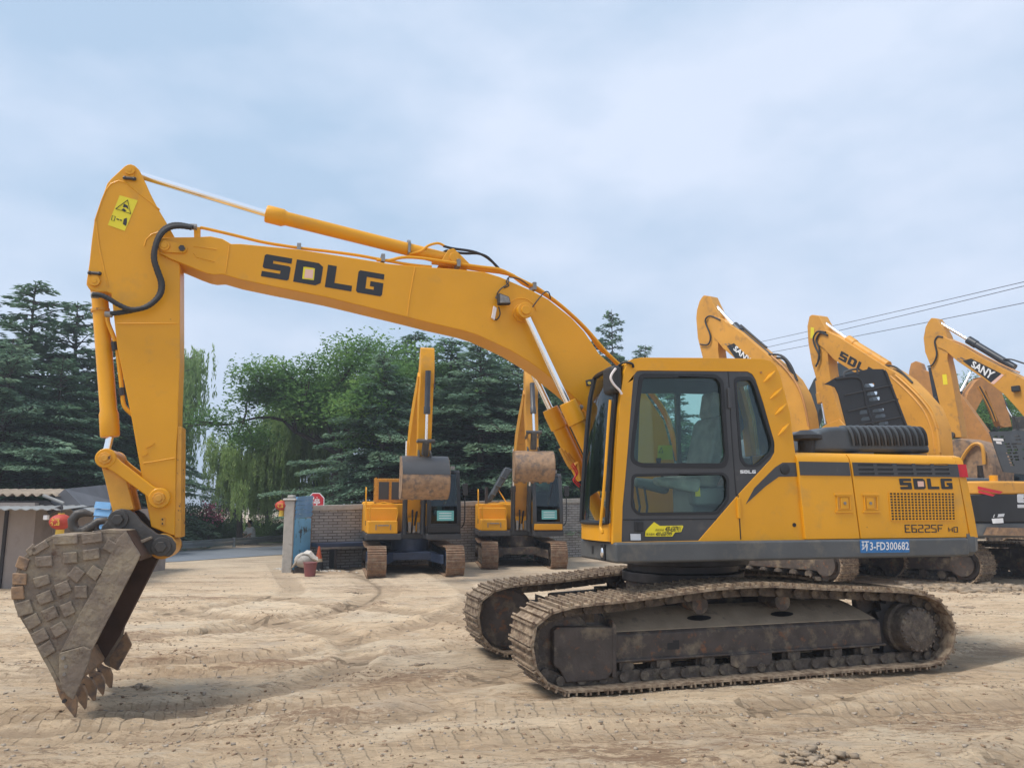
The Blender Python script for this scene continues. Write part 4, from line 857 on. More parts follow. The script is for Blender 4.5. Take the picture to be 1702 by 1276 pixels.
# pads
pads = [(135, 338, 72, 72, -20), (118, 430, 84, 68, -3), (106, 512, 78, 76, 4), (147, 602, 92, 84, 16), (195, 680, 90, 70, 28), (237, 765, 92, 74, 28), (278, 842, 88, 76, 30), (238, 248, 105, 45, 32), (388, 200, 150, 60, 2), (545, 190, 125, 60, 8),
        (260, 328, 100, 62, 4), (416, 306, 82, 66, 4), (541, 286, 100, 62, 6), (655, 242, 72, 70, -30), (250, 442, 96, 62, 16), (370, 487, 88, 70, 22), (452, 402, 74, 80, -38), (557, 394, 68, 74, -35), (480, 506, 74, 74, 0), (268, 540, 94, 68, 22), (400, 607, 78, 78, 24), (298, 634, 88, 70, 24), (350, 727, 90, 72, 30), (188, 262, 60, 50, 40)]
for i, (cx, cy, w_, h_, an) in enumerate(pads):
    ca, sa = math.cos(R(an)), -math.sin(R(an)); jg = random.Random(i)
    q = [(cx + ca * dx - sa * dy + jg.uniform(-3, 3), cy + sa * dx + ca * dy + jg.uniform(-3, 3)) for dx, dy in ((-w_ / 2, -h_ / 2), (w_ / 2, -h_ / 2), (w_ / 2, h_ / 2), (-w_ / 2, h_ / 2))]
    p = U(c3(q), BY); rim = i in (0, 1, 2, 3, 4, 5, 6)
    MB().prism(p, BY - .003, BY + .022).build('wear_pad', 'bucket_rust' if i in (0, 1, 2) else 'bucket_steel', bk_, bev=.009)
# pads along the back edge, wrapped across the shell
wo = [np.array(p) for p in wr_o]
for k in range(8, len(wo) - 3, 2):
    a, b = wo[k], wo[k + 1]; t = (b - a) / np.linalg.norm(b - a); n0 = np.array([-t[1], t[0]])
    if np.dot(n0, a - np.mean(wo, axis=0)) < 0: n0 = -n0
    a2 = a + t * .01; b2 = b + t * .02; P4 = [tuple(a2), tuple(b2), tuple(b2 + n0 * .022), tuple(a2 + n0 * .022)]
    for y0_ in (-.1, -BY + .02): MB().prism(P4, y0_, y0_ + .14).build('wear_pad', 'bucket_steel', bk_, bev=.005)
# teeth
tooth = U(c3([(322, 1035), (350, 1072), (385, 1095), (425, 1108), (446, 1150), (446, 1190), (440, 1240), (432, 1256), (424, 1244), (385, 1190), (350, 1135), (335, 1090)]), BY)
tc_ = np.mean(tooth, axis=0)
for i, y_ in enumerate((.57, .285, 0, -.285, -.57)):
    m = MB(); tip = tooth[7]
    n = len(tooth); vs = []
    for s1 in (-1, 1):
        for j, p in enumerate(tooth):
            dd = np.linalg.norm(np.array(p) - np.array(tip)); p = (p[0] - .008 * i, p[1] - .008 * i); hw = .014 + min(dd, .3) * .11; vs.append((p[0], y_ + s1 * hw, p[1]))
    fs = [tuple(range(n)), tuple(range(2 * n - 1, n - 1, -1))] + [(k, k + n, (k + 1) % n + n, (k + 1) % n) for k in range(n)]
    to = m.add(vs, fs).build('tooth', 'bucket_rust', bk_, bev=.006)
    c = (tooth[0][0] * .45 + tooth[8][0] * .55, tooth[0][1] * .45 + tooth[8][1] * .55); MB().ycyl(c, y_ - .06, y_ + .06, .016, 8).build('tooth_pin', 'dark_metal', to)
# ears
ear = c3([(590, 150), (600, 120), (640, 80), (655, 45), (680, 25), (715, 18), (760, 25), (800, 50), (825, 85), (870, 125), (925, 165), (975, 172), (1010, 190), (1034, 225), (1034, 260), (1012, 290), (990, 302), (940, 290), (880, 288), (835, 300), (745, 150), (620, 145)])
for ya, yb in ((.185, .235), (-.235, -.185)):
    er = MB().prism(U(ear, .235), ya, yb).build('bucket_ear', 'bucket_ear', bk_, bev=.01)
m = MB()
for c in (pC, pD):
    m.ycyl(c, -.26, .26, .055, 20); m.ycyl(c, .235, .262, .085, 24); m.ycyl(c, .255, .30, .05, 6); m.ycyl(c, -.262, -.235, .085, 24)
m.build('bucket_pin', 'bucket_ear', bk_, bev=.006)
m = MB(); m.ycyl(pD, -.185, .185, .115, 28); m.build('arm_end_boss', 'yellow_worn', arm, bev=.01)
# reinforcing rib by the ear and the hook
p = U(c3([(825, 205), (890, 180), (895, 195), (830, 225)]), .3); MB().prism(p, .236, .3).build('ear_rib', 'bucket_steel', bk_, bev=.006)
hk = U(c3([(545, 52), (500, 42), (455, 50), (428, 85), (432, 125), (455, 150), (495, 148), (540, 122), (580, 92), (620, 88), (640, 105)]), 0)
MB().tube([(a, 0, z) for a, z in hk], [.02, .035, .042, .045, .045, .045, .045, .042, .035, .03, .03], 12, 0).build('lifting_hook', 'bucket_ear', bk_)
hk = U(c3([(600, 88), (632, 100), (638, 130), (605, 155), (570, 145), (568, 110)]), 0); MB().tube([(a, 0, z) for a, z in hk], .026, 10, 4, closed=True).build('hook_eye', 'bucket_ear', bk_)
# number stamped on the arm foot
p = c2([(948, 1060), (975, 1062), (972, 1112), (946, 1110)]); MB().prism(rnd(U(p, AW), .02), AW, AW + .012).build('pin_keeper', 'yellow_worn', arm, bev=.004)
p = c2([(955, 1068), (962, 1068), (962, 1078), (955, 1078)]); m = MB(); m.prism(U(p, AW), AW + .01, AW + .02); m.prism(U([(x, y + 7) for x, y in p], AW), AW + .01, AW + .02); m.build('bolt', 'black', arm)
# ================================================================== GROUND
rs = np.random.RandomState(3)
def vnoise(x, y, seed=0, per=256):
    rg = np.random.RandomState(seed); G = rg.rand(per, per)
    xi = np.floor(x).astype(int); yi = np.floor(y).astype(int); fx = x - xi; fy = y - yi; fx = fx * fx * (3 - 2 * fx); fy = fy * fy * (3 - 2 * fy)
    a = G[xi % per, yi % per]; b = G[(xi + 1) % per, yi % per]; c = G[xi % per, (yi + 1) % per]; d = G[(xi + 1) % per, (yi + 1) % per]
    return (a * (1 - fx) + b * fx) * (1 - fy) + (c * (1 - fx) + d * fx) * fy - .5
def sstep(a, b, v): t = np.clip((v - a) / (b - a), 0, 1); return t * t * (3 - 2 * t)
TRK = [  # old wheel and crawler ruts: list of (points, half spacing)
    ([(-9, 9.0), (-5, 9.6), (-2.6, 10.8), (-1.6, 13.5), (-2.2, 17), (-4, 22), (-7, 27)], .95),
    ([(-10, 7.4), (-5, 7.3), (-1.5, 8.0), (.5, 9.0)], .9), ([(-6, 5.2), (-1, 5.5), (4, 5.9), (9, 7.6), (15, 11)], .9), ([(-6, 4.2), (0, 4.1), (5, 4.6), (12, 7)], .8),
    ([(-4.5, 12), (-3.2, 14.5), (-4.2, 18), (-6, 23)], .9), ([(3, 6.1), (8, 9.5), (13, 13)], .95), ([(-4.6, 5.9), (-2.6, 6.3), (-1.2, 7.4), (-.9, 9.4), (-2.0, 11.6), (-5, 13.4)], .85), ([(-3.2, 3.6), (-.6, 4.7), (2.6, 5.3), (6, 6.4), (9.5, 9.2)], .9)]
SEG = []
for pts, hs_ in TRK:
    c = np.array(catmull(pts, 14)); t = np.gradient(c, axis=0); t /= np.linalg.norm(t, axis=1)[:, None]; nn = np.c_[-t[:, 1], t[:, 0]]
    for s_ in (-1, 1): SEG.append(c + nn * hs_ * s_)
def base_h(x, y):
    left = -.135 * sstep(-.2, -3.0, x) * (1 - sstep(9, 15, y))
    return left - .05 * sstep(.4, -.3, x) * sstep(8, 9, y) * (1 - sstep(12, 15, y)) * 0
def gh(x, y, fine=True):
    x = np.asarray(x, float); y = np.asarray(y, float); h = base_h(x, y)
    near = np.exp(-((x - 1.9) ** 2 / 5.5 + (y - 8.7) ** 2 / 3.2)); amp = (1 - .8 * near) * (1 - .6 * sstep(13.5, 17, y)) * (1 - .85 * sstep(20.5, 23.5, y))
    st = vnoise(x * .9 + 3, y * 2.3 + x * .5, 1) * .02 + vnoise(x * 2.2, y * 5.5 + x * 1.0, 2) * .026
    fn = vnoise(x * 6, y * 9 + x * 2, 3) * .022 + vnoise(x * 14, y * 17, 4) * .013 + vnoise(x * 33, y * 31, 5) * .008
    cl = vnoise(x * 1.3 + 9, y * 1.5 + 4, 6); cl2 = np.clip(cl - .12, 0, 1) * np.abs(vnoise(x * 9, y * 9, 7)) * .22
    h = h + amp * (st + fn + cl2)
    rut = np.zeros_like(h); RD = np.full(h.shape, 9.); RS = np.zeros_like(h)
    for P in SEG:
        m = (x > P[:, 0].min() - .6) & (x < P[:, 0].max() + .6) & (y > P[:, 1].min() - .6) & (y < P[:, 1].max() + .6)
        if not m.any(): continue
        xm = x[m]; ym = y[m]; best = np.full(xm.shape, 9.); arc = np.zeros(xm.shape)
        for k in range(0, len(P)):
            d = np.hypot(xm - P[k, 0], ym - P[k, 1]); u = d < best; best[u] = d[u]; arc[u] = k
        Lc = np.r_[0, np.cumsum(np.linalg.norm(np.diff(P, axis=0), axis=1))]; ai = arc.astype(int); tg = np.gradient(P, axis=0); tg /= np.linalg.norm(tg, axis=1)[:, None]
        q = Lc[ai] + (xm - P[ai, 0]) * tg[ai, 0] + (ym - P[ai, 1]) * tg[ai, 1]; pd = np.abs(-(xm - P[ai, 0]) * tg[ai, 1] + (ym - P[ai, 1]) * tg[ai, 0]); best = np.minimum(best, np.hypot(pd, 0 * pd) + 0 * best) if True else best
        k_ = (best < RD[m]); tmp = RD[m]; tmp[k_] = best[k_]; RD[m] = tmp; tmp = RS[m]; tmp[k_] = q[k_]; RS[m] = tmp
        r_ = -.045 * (1 - sstep(.16, .30, best)) + .035 * np.exp(-((best - .34) / .08) ** 2) 
        rut[m] += r_
    if fine == 'rs': return RD, RS
    if fine == 'rut': return rut * (.55 + vnoise(x * .7, y * .7, 9)) * amp
    return h + 1.15 * rut * (.55 + vnoise(x * .7, y * .7, 9)) * amp
def gaps(a, b, s0, grow, c0, c1):
    out = [c0]; s = s0
    while out[-1] < c1: out.append(out[-1] + s0)
    s = s0
    while out[-1] < b: s *= grow; out.append(out[-1] + s)
    s = s0; lo = [c0]
    while lo[-1] > a: s *= grow; lo.append(lo[-1] - s)
    return np.array(lo[:0:-1] + out)
gx = gaps(-900, 900, .062, 1.035, -8, 11); gy = gaps(-30, 1500, .055, 1.016, 3.2, 11)
X, Y_ = np.meshgrid(gx, gy); xs = X.ravel(); ysv = Y_.ravel()
fade = np.clip(1 - (np.hypot(xs, ysv) - 45) / 40, 0, 1); zsv = np.zeros_like(xs); near_ = fade > 0
zsv[near_] = gh(xs[near_], ysv[near_]) * fade[near_]
nx_, ny_ = len(gx), len(gy); idx = np.arange(nx_ * ny_).reshape(ny_, nx_)
F_ = np.c_[idx[:-1, :-1].ravel(), idx[:-1, 1:].ravel(), idx[1:, 1:].ravel(), idx[1:, :-1].ravel()]
def npmesh(name, V, F, m, smooth=False):
    me = bpy.data.meshes.new(name); V = np.asarray(V, np.float32); F = np.asarray(F, np.int32); k = F.shape[1]
    me.vertices.add(len(V)); me.vertices.foreach_set('co', V.ravel()); me.loops.add(F.size); me.loops.foreach_set('vertex_index', F.ravel())
    me.polygons.add(len(F)); me.polygons.foreach_set('loop_start', np.arange(0, F.size, k, dtype=np.int32))
    if smooth: me.polygons.foreach_set('use_smooth', np.ones(len(F), bool))
    me.update(calc_edges=True); me.validate(); me.materials.append(M[m]); return me
def groundmat():
    m = bpy.data.materials.new('dirt'); m.use_nodes = True; t = m.node_tree; b = t.nodes['Principled BSDF']; b.inputs['Roughness'].default_value = .92; b.inputs['Specular IOR Level'].default_value = .25
    tc = N(t, 'ShaderNodeTexCoord'); K = t.links.new
    def noise(scale, stretch=(1, 1, 1), det=8, rough=.6, rot=0, dist=0):
        mp = N(t, 'ShaderNodeMapping'); mp.inputs['Scale'].default_value = stretch; mp.inputs['Rotation'].default_value = (0, 0, rot); K(tc.outputs['Object'], mp.inputs['Vector'])
        n = N(t, 'ShaderNodeTexNoise'); n.inputs['Scale'].default_value = scale; n.inputs['Detail'].default_value = det; n.inputs['Roughness'].default_value = rough; n.inputs['Distortion'].default_value = dist; K(mp.outputs['Vector'], n.inputs['Vector']); return n.outputs['Fac']
    def ramp(f, *st):
        r = N(t, 'ShaderNodeValToRGB'); e = r.color_ramp.elements; e[0].position = st[0][0]; e[0].color = (*st[0][1], 1); e[1].position = st[-1][0]; e[1].color = (*st[-1][1], 1)
        for p, c in st[1:-1]: x = e.new(p); x.color = (*c, 1)
        K(f, r.inputs['Fac']); return r.outputs['Color']
    def mix(f, a, c, mode='MIX'):
        x = N(t, 'ShaderNodeMixRGB', blend_type=mode)
        if isinstance(f, float): x.inputs['Fac'].default_value = f
        else: K(f, x.inputs['Fac'])
        K(a, x.inputs['Color1'])
        if isinstance(c, tuple): x.inputs['Color2'].default_value = (*c, 1)
        else: K(c, x.inputs['Color2'])
        return x.outputs['Color']
    def rng(f, a, c, hi=1.0):
        r = N(t, 'ShaderNodeMapRange'); r.inputs['From Min'].default_value = a; r.inputs['From Max'].default_value = c; r.inputs['To Max'].default_value = hi; K(f, r.inputs['Value']); return r.outputs['Result']
    RO = N(t, 'ShaderNodeAttribute'); RO.attribute_name = 'rut'
    c = ramp(noise(.55, (.7, 1.4, 1)), (.32, (.61, .44, .28)), (.5, (.74, .56, .37)), (.68, (.81, .65, .46)))
    c = mix(rng(noise(2.2, (.6, 2.4, 1), 9, .65, .15, .4), .50, .66, .62), c, (.40, .27, .17))
    c = mix(rng(noise(3.1, (.5, 2.0, 1), 9, .6, -.2, .3), .54, .68, .6), c, (.60, .50, .38))
    c = mix(rng(noise(8, (.8, 1.6, 1), 9, .7), .60, .68, .8), c, (.24, .155, .10))
    c = mix(rng(noise(38, (1, 1, 1), 4, .7), .62, .70, .65), c, (.25, .18, .125))
    c = mix(rng(noise(55, (1, 1, 1), 3, .6), .66, .72, .6), c, (.62, .55, .46))
    c = mix(rng(noise(1.0, (.5, 1, 1), 4), .60, .7, .5), c, (.36, .31, .27))
    c = mix(rng(noise(14, (.45, 1.9, 1), 12, .72, .12, .6), .53, .60, .55), c, (.36, .235, .145))
    c = mix(rng(noise(11, (.4, 2.2, 1), 12, .72, -.1, .5), .55, .62, .5), c, (.66, .56, .43))
    c = mix(rng(noise(5, (.6, 2.0, 1), 13, .75, .3, .8), .585, .62, .75), c, (.25, .16, .10))
    def addf(a, b_, k):
        x = N(t, 'ShaderNodeMath', operation='MULTIPLY_ADD'); K(b_, x.inputs[0]); x.inputs[1].default_value = k; K(a, x.inputs[2]); return x.outputs[0]
    c = mix(rng(addf(noise(17, (.55, 1.6, 1), 13, .8, .1, .5), noise(.8, (.5, 1.6, 1), 5, .6, .12, .3), 1.0), 1.06, 1.16, .8), c, (.27, .165, .10))
    c = mix(rng(addf(noise(21, (.5, 1.8, 1), 13, .8, -.15, .5), noise(.65, (.6, 1.5, 1), 5, .6, .4, .3), 1.0), 1.07, 1.18, .75), c, (.72, .60, .44))
    c = mix(rng(RO.outputs['Fac'], .05, .7, .75), c, (.41, .295, .195))
    # lug prints pressed along the ruts
    def attr(n_): a = N(t, 'ShaderNodeAttribute'); a.attribute_name = n_; return a.outputs['Fac']
    def mth(op, a, b_=None):
        x = N(t, 'ShaderNodeMath', operation=op); K(a, x.inputs[0]) if not isinstance(a, float) else setattr(x.inputs[0], 'default_value', a)
        if b_ is not None: K(b_, x.inputs[1]) if not isinstance(b_, float) else setattr(x.inputs[1], 'default_value', b_)
        return x.outputs[0]
    wob = mth('MULTIPLY', noise(9, (1, 1, 1), 3), .9); sn = mth('SINE', mth('ADD', mth('MULTIPLY', attr('rarc'), 40.0), mth('MULTIPLY', wob, 3.0)))
    lug = rng(sn, -.1, .35); msk = mth('MULTIPLY', rng(attr('rdist'), .27, .19), rng(noise(1.6, (1, 1, 1), 4), .40, .56)); lugm = mth('MULTIPLY', lug, msk)
    c = mix(mth('MULTIPLY', lugm, .42), c, (.42, .30, .19)); c = mix(mth('MULTIPLY', msk, .18), c, (.54, .40, .26))
    # greyer, trodden dust near the gate and the far rows
    sp = N(t, 'ShaderNodeSeparateXYZ'); K(tc.outputs['Object'], sp.inputs['Vector'])
    c = mix(rng(sp.outputs['Y'], 13, 26, .55), c, (.44, .375, .30))
    K(c, b.inputs['Base Color'])
    bp = N(t, 'ShaderNodeBump'); bp.inputs['Strength'].default_value = 1.0; bp.inputs['Distance'].default_value = .025; K(noise(34, (.8, 1.3, 1), 12, .8), bp.inputs['Height'])
    bp2 = N(t, 'ShaderNodeBump'); bp2.inputs['Strength'].default_value = .7; bp2.inputs['Distance'].default_value = .07; K(noise(7, (.55, 1.9, 1), 12, .75, .2, .6), bp2.inputs['Height']); K(bp.outputs['Normal'], bp2.inputs['Normal'])
    bp3 = N(t, 'ShaderNodeBump'); bp3.inputs['Strength'].default_value = .9; bp3.inputs['Distance'].default_value = .03; bp3.invert = True; K(lugm, bp3.inputs['Height']); K(bp2.outputs['Normal'], bp3.inputs['Normal'])
    K(bp3.outputs['Normal'], b.inputs['Normal']); M['dirt'] = m
groundmat()
g = bpy.data.objects.new('ground', npmesh('ground', np.c_[xs, ysv, zsv], F_, 'dirt', True)); COL.objects.link(g); g['kind'] = 'structure'
def G0(x, y): return float(gh(np.array([x]), np.array([y]))[0])
# stones and clods scattered on the dirt
def rocks(n, area, smin, smax, seed, pw=3.0):
    rg = np.random.RandomState(seed); V = []; F = []; o = 0
    ico = [(x, y, z) for z in (-.6, .6) for y in (-.7, .7) for x in (-.7, .7)]
    fc = [(0, 2, 3, 1), (4, 5, 7, 6), (0, 1, 5, 4), (2, 6, 7, 3), (0, 4, 6, 2), (1, 3, 7, 5)]
    px, py = area(rg, n); s = smin + (smax - smin) * rg.rand(n) ** pw; z = gh(px, py)
    ic = np.array(ico)
    for i in range(n):
        q = ic * (1 + 1.0 * (rg.rand(8, 3) - .5)) * s[i] * np.array([1, .6 + .6 * rg.rand(), .35 + .4 * rg.rand()]); a = rg.rand() * 6.28
        q = np.c_[q[:, 0] * math.cos(a) - q[:, 1] * math.sin(a), q[:, 0] * math.sin(a) + q[:, 1] * math.cos(a), q[:, 2]]
        V.append(q + [px[i], py[i], z[i] + s[i] * .12]); F += [tuple(k_ + o for k_ in q_) for q_ in fc]; o += 8
    return np.vstack(V), np.array(F)
def areaN(rg, n): y = 3.2 + 16 * rg.rand(n) ** 1.6; x = (rg.rand(n) * 2 - 1) * y * .72; return x, y
rut_ = gh(xs[near_], ysv[near_], 'rut'); rv = np.zeros(len(xs), np.float32); rv[near_] = np.clip(-rut_ * 22, 0, 1)
RD_, RS_ = gh(xs[near_], ysv[near_], 'rs')
for nm_, ar_ in (('rdist', RD_), ('rarc', RS_)):
    zz = np.full(len(xs), 9. if nm_ == 'rdist' else 0, np.float32); zz[near_] = ar_; a_ = g.data.attributes.new(nm_, 'FLOAT', 'POINT'); a_.data.foreach_set('value', zz)
if len(g.data.vertices) == len(xs): at_ = g.data.attributes.new('rut', 'FLOAT', 'POINT'); at_.data.foreach_set('value', rv)
V, F = rocks(9000, areaN, .004, .022, 11, 4.0)
gr = bpy.data.objects.new('gravel', npmesh('gravel', V, F, 'stone')); COL.objects.link(gr); tag(gr, label='small stones and clods strewn over the tan dirt', cat='gravel', kind='stuff')
def areaP(rg, n):
    k = 70; cy = 3.6 + 12 * rg.rand(k) ** 1.3; cx = (rg.rand(k) * 2 - 1) * cy * .68; i = rg.randint(0, k, n); return cx[i] + rg.randn(n) * .34, cy[i] + rg.randn(n) * .16
mat('soil_crumb', (.30, .205, .13), .95, var=.35, vscale=9, bump=.5, bscale=20)
V, F = rocks(6000, areaP, .004, .020, 21, 4.0)
cr_ = bpy.data.objects.new('soil_crumbs', npmesh('soil_crumbs', V, F, 'soil_crumb')); COL.objects.link(cr_); tag(cr_, label='patches of brown soil crumbs loosened by the crawler tracks', cat='soil', kind='stuff')
def blob(cx, cy, sx, sy):
    def f(rg, n): return cx + rg.randn(n) * sx, cy + rg.randn(n) * sy
    return f
mat('mud_clod', (.33, .255, .18), .95, var=.3, vscale=8, bump=.6, bscale=20)
p = gnd(1348, 1262); V, F = rocks(64, blob(p[0], p[1] - .02, .12, .04), .01, .045, 5, 1.6); V[:, 2] += .01
o = bpy.data.objects.new('rubble_pile', npmesh('rubble_pile', V, F, 'mud_clod')); COL.objects.link(o); tag(o, label='little heap of grey broken clods at the bottom edge, right of centre', cat='rubble', kind='stuff')
p = gnd(1630, 978); V, F = rocks(420, blob(p[0] + .3, p[1], 1.1, .35), .03, .13, 6, 1.5)
o = bpy.data.objects.new('mud_clods', npmesh('mud_clods', V, F, 'mud_clod')); COL.objects.link(o); tag(o, label='churned grey mud clods behind the rear of the front excavator', cat='mud', kind='stuff')
for i, (px, py) in enumerate(((1345, 1212), (700, 1105), (228, 1160), (590, 985), (1610, 1010))):
    p = gnd(px, py, G0(*gnd(px, py)[:2])); V, F = rocks(18, blob(p[0], p[1], .06, .03), .01, .04, 30 + i, 1)
    o = bpy.data.objects.new('clod_cluster', npmesh('clod_cluster', V, F, 'mud_clod')); COL.objects.link(o)
    tag(o, label=('dark clod cluster on the dirt in front of the crawler track', 'clods on the open dirt left of the front excavator track', 'loose dug soil clods just right of the bucket teeth', 'pale dirt clods in front of the parked machines, middle distance', 'clods on the dirt right of the rear drive wheel')[i], cat='clods', kind='stuff')
# ---- road beyond the gate
def sheet(name, pts, z, m, kind='structure'):
    mb = MB(); n = len(pts) // 2; mb.add([(x, y, z) for x, y in pts], [tuple(range(len(pts)))]); o = mb.build(name, m, smooth=False); o['kind'] = kind; return o
ra, rb, rc, rd = gnd(-200, 962)[:2], gnd(240, 936.5)[:2], gnd(480, 922)[:2], gnd(700, 913)[:2]
rdm = MB(); A_ = [gnd(-300, 966)[:2], gnd(120, 943)[:2], gnd(300, 933)[:2], gnd(480, 921)[:2], gnd(800, 908)[:2]]; B_ = [gnd(-300, 935)[:2], gnd(120, 922)[:2], gnd(300, 915)[:2], gnd(480, 907)[:2], gnd(800, 896)[:2]]
def zr(x, y): return float(base_h(np.array(x), np.array(y)))
V = [(a[0], a[1], .012) for i, a in enumerate(A_)] + [(b[0], b[1], .012) for b in B_]
rdm.add(V, [(i, i + 1, i + 6, i + 5) for i in range(4)]); road = rdm.build('road', 'asphalt', smooth=False); road['kind'] = 'structure'
mat('verge_sand', (.46, .37, .29), .9, var=.15, vscale=2, bump=.2)
C_ = [gnd(-300, 925)[:2], gnd(120, 914)[:2], gnd(300, 908)[:2], gnd(480, 902)[:2], gnd(800, 893)[:2]]
vm = MB(); vm.add([(b[0], b[1], .017) for b in B_] + [(c[0], c[1], .017) for c in C_], [(i, i + 1, i + 6, i + 5) for i in range(4)]); v_ = vm.build('verge', 'verge_sand', smooth=False); v_['kind'] = 'structure'
mat('grass_dark', (.06, .10, .035), .95, var=.35, vscale=3, bump=.5)
gm_ = MB(); gm_.add([(c[0], c[1], .021) for c in C_] + [(-75, 60, .021), (-55, 70, .021), (-30, 75, .021), (-10, 75, .021), (12, 75, .021)], [(i, i + 1, i + 6, i + 5) for i in range(4)]); g_ = gm_.build('grass_bank', 'grass_dark', smooth=False); g_['kind'] = 'structure'
# ---- guard rail
D0 = 31.0
gr0, gr1 = at(296, 899, 27.5), at(500, 889, 36.0)
rr = empty('guard_rail', (0, 0, 0), label='grey steel roadside guard rail beyond the yard gate', cat='guard rail')
d = (gr1 - gr0)[:2]; Ln = np.linalg.norm(d); d /= Ln; zt = (gr0[2] + gr1[2]) / 2; nrm = np.array([-d[1], d[0]])
m = MB(); prof = [(0, 0), (.05, -.04), (.0, -.10), (.05, -.2), (0, -.26)]
a0 = gr0[:2] - d * 14; a1 = gr1[:2] + d * 12; zA = gr0[2] + 0.05; zB = gr1[2]
vs = [];
for (q, z0) in ((a0, zA), (a1, zB)): vs += [(q[0] + nrm[0] * o_, q[1] + nrm[1] * o_, z0 + dz) for o_, dz in prof]
m.add(vs, [(i, i + 1, i + 6, i + 5) for i in range(4)]); rb_ = m.build('rail', 'rail_steel', rr); so = rb_.modifiers.new('s', 'SOLIDIFY'); so.thickness = .02
for k in range(9):
    t = (k + .5) / 9; q = a0 * (1 - t) + a1 * t; zz_ = zA * (1 - t) + zB * t; MB().box(q[0] - .05, q[0] + .05, q[1] + .05, q[1] + .15, -.05, zz_ + .02).build('post', 'rail_steel', rr)
# ================================================================== YARD WALL AND GATE
def brickmat():
    m = bpy.data.materials.new('brick'); m.use_nodes = True; t = m.node_tree; b = t.nodes['Principled BSDF']; b.inputs['Roughness'].default_value = .9; K = t.links.new
    tc = N(t, 'ShaderNodeTexCoord'); sp = N(t, 'ShaderNodeSeparateXYZ'); cb_ = N(t, 'ShaderNodeCombineXYZ'); K(tc.outputs['Object'], sp.inputs[0]); K(sp.outputs['X'], cb_.inputs['X']); K(sp.outputs['Z'], cb_.inputs['Y'])
    br = N(t, 'ShaderNodeTexBrick'); br.inputs['Scale'].default_value = 1; br.inputs['Brick Width'].default_value = .25; br.inputs['Row Height'].default_value = .075; br.inputs['Mortar Size'].default_value = .012
    br.inputs['Color1'].default_value = (.26, .255, .25, 1); br.inputs['Color2'].default_value = (.38, .37, .36, 1); br.inputs['Mortar'].default_value = (.12, .105, .095, 1)
    K(cb_.outputs[0], br.inputs['Vector']); n = N(t, 'ShaderNodeTexNoise'); n.inputs['Scale'].default_value = 2.5; n.inputs['Detail'].default_value = 7; K(tc.outputs['Object'], n.inputs['Vector'])
    r = N(t, 'ShaderNodeMapRange'); r.inputs['From Min'].default_value = .45; r.inputs['From Max'].default_value = .75; r.inputs['To Max'].default_value = .6; K(n.outputs['Fac'], r.inputs['Value'])
    x = N(t, 'ShaderNodeMixRGB'); x.inputs['Color2'].default_value = (.36, .345, .325, 1); K(r.outputs[0], x.inputs['Fac']); K(br.outputs['Color'], x.inputs['Color1']); K(x.outputs[0], b.inputs['Base Color'])
    bp = N(t, 'ShaderNodeBump'); bp.inputs['Strength'].default_value = .6; bp.inputs['Distance'].default_value = .02; K(br.outputs['Fac'], bp.inputs['Height']); bp.invert = True; K(bp.outputs[0], b.inputs['Normal']); M['brick'] = m
brickmat()
wp0 = at(516, 840, 20.2); wp1 = at(962, 828, 25.2); dv = (wp1 - wp0)[:2]; wl_ = np.linalg.norm(dv); dv /= wl_; ang = math.atan2(dv[1], dv[0])
wall = empty('brick_wall', (wp0[0], wp0[1], 0), ang, label='low grey brick yard wall behind the two front-facing excavators', cat='wall')
hA, hB = wp0[2], wp1[2]; LW = 19.0; hC = hA + (hB - hA) * LW / wl_
m = MB(); m.hexa([(0, 0, -.1), (LW, 0, -.1), (LW, .24, -.1), (0, .24, -.1), (0, 0, hA - .14), (LW, 0, hC - .14), (LW, .24, hC - .14), (0, .24, hA - .14)]); m.build('masonry', 'brick', wall, smooth=False)
m = MB(); m.hexa([(-.02, -.03, hA - .139), (LW, -.03, hC - .139), (LW, .27, hC - .139), (-.02, .27, hA - .139), (-.02, -.03, hA), (LW, -.03, hC), (LW, .27, hC), (-.02, .27, hA)]); m.build('coping', 'concrete', wall, bev=.01)
# gate post, sheet metal gate leaf
gp = at(487, 890, 19.6); w_ = .36 * 19.6 / 19.6; pz = at(487, 824, 19.6)[2]; X0 = at(473.5, 890, 19.6)[0]; X1 = at(489.5, 890, 19.6)[0]
post = empty('gate_post', ((X0 + X1) / 2, 19.6, 0), R(4), label='weathered concrete gate post with rounded cap', cat='gate post')
hw = (X1 - X0) / 2; m = MB(); m.box(-hw, hw, -.2, .2, -.1, pz - .12); m.build('shaft', 'concrete', post, bev=.02)
m = MB(); m.box(-hw - .04, hw + .04, -.24, .24, pz - .12, pz - .06); m.box(-hw + .05, hw - .03, -.15, .15, pz - .06, pz + .02); m.build('cap', 'concrete', post, bev=.03, seg=3)
gx0 = at(489.5, 890, 19.5)[0]; gx1 = at(516, 890, 20.2)[0]; gate = empty('gate_leaf', (gx0, 19.5, 0), math.atan2(.7, gx1 - gx0), label='blue sheet metal gate leaf with peeling painted patches', cat='gate')
wg = math.hypot(.7, gx1 - gx0); zt_ = at(500, 825, 19.8)[2]; zm_ = at(500, 861, 19.8)[2]
m = MB(); k = 5
for i in range(k):
    za = zm_ + (zt_ - zm_) * i / k; zb = zm_ + (zt_ - zm_) * (i + 1) / k; m.hexa([(0, -.02, za), (wg, -.02, za + .03), (wg, .02, za + .03), (0, .02, za), (0, -.045, zb - .01), (wg, -.045, zb + .03), (wg, -.005, zb + .03), (0, -.005, zb - .01)])
m.build('top_cladding', 'blue_sheet', gate, smooth=False)
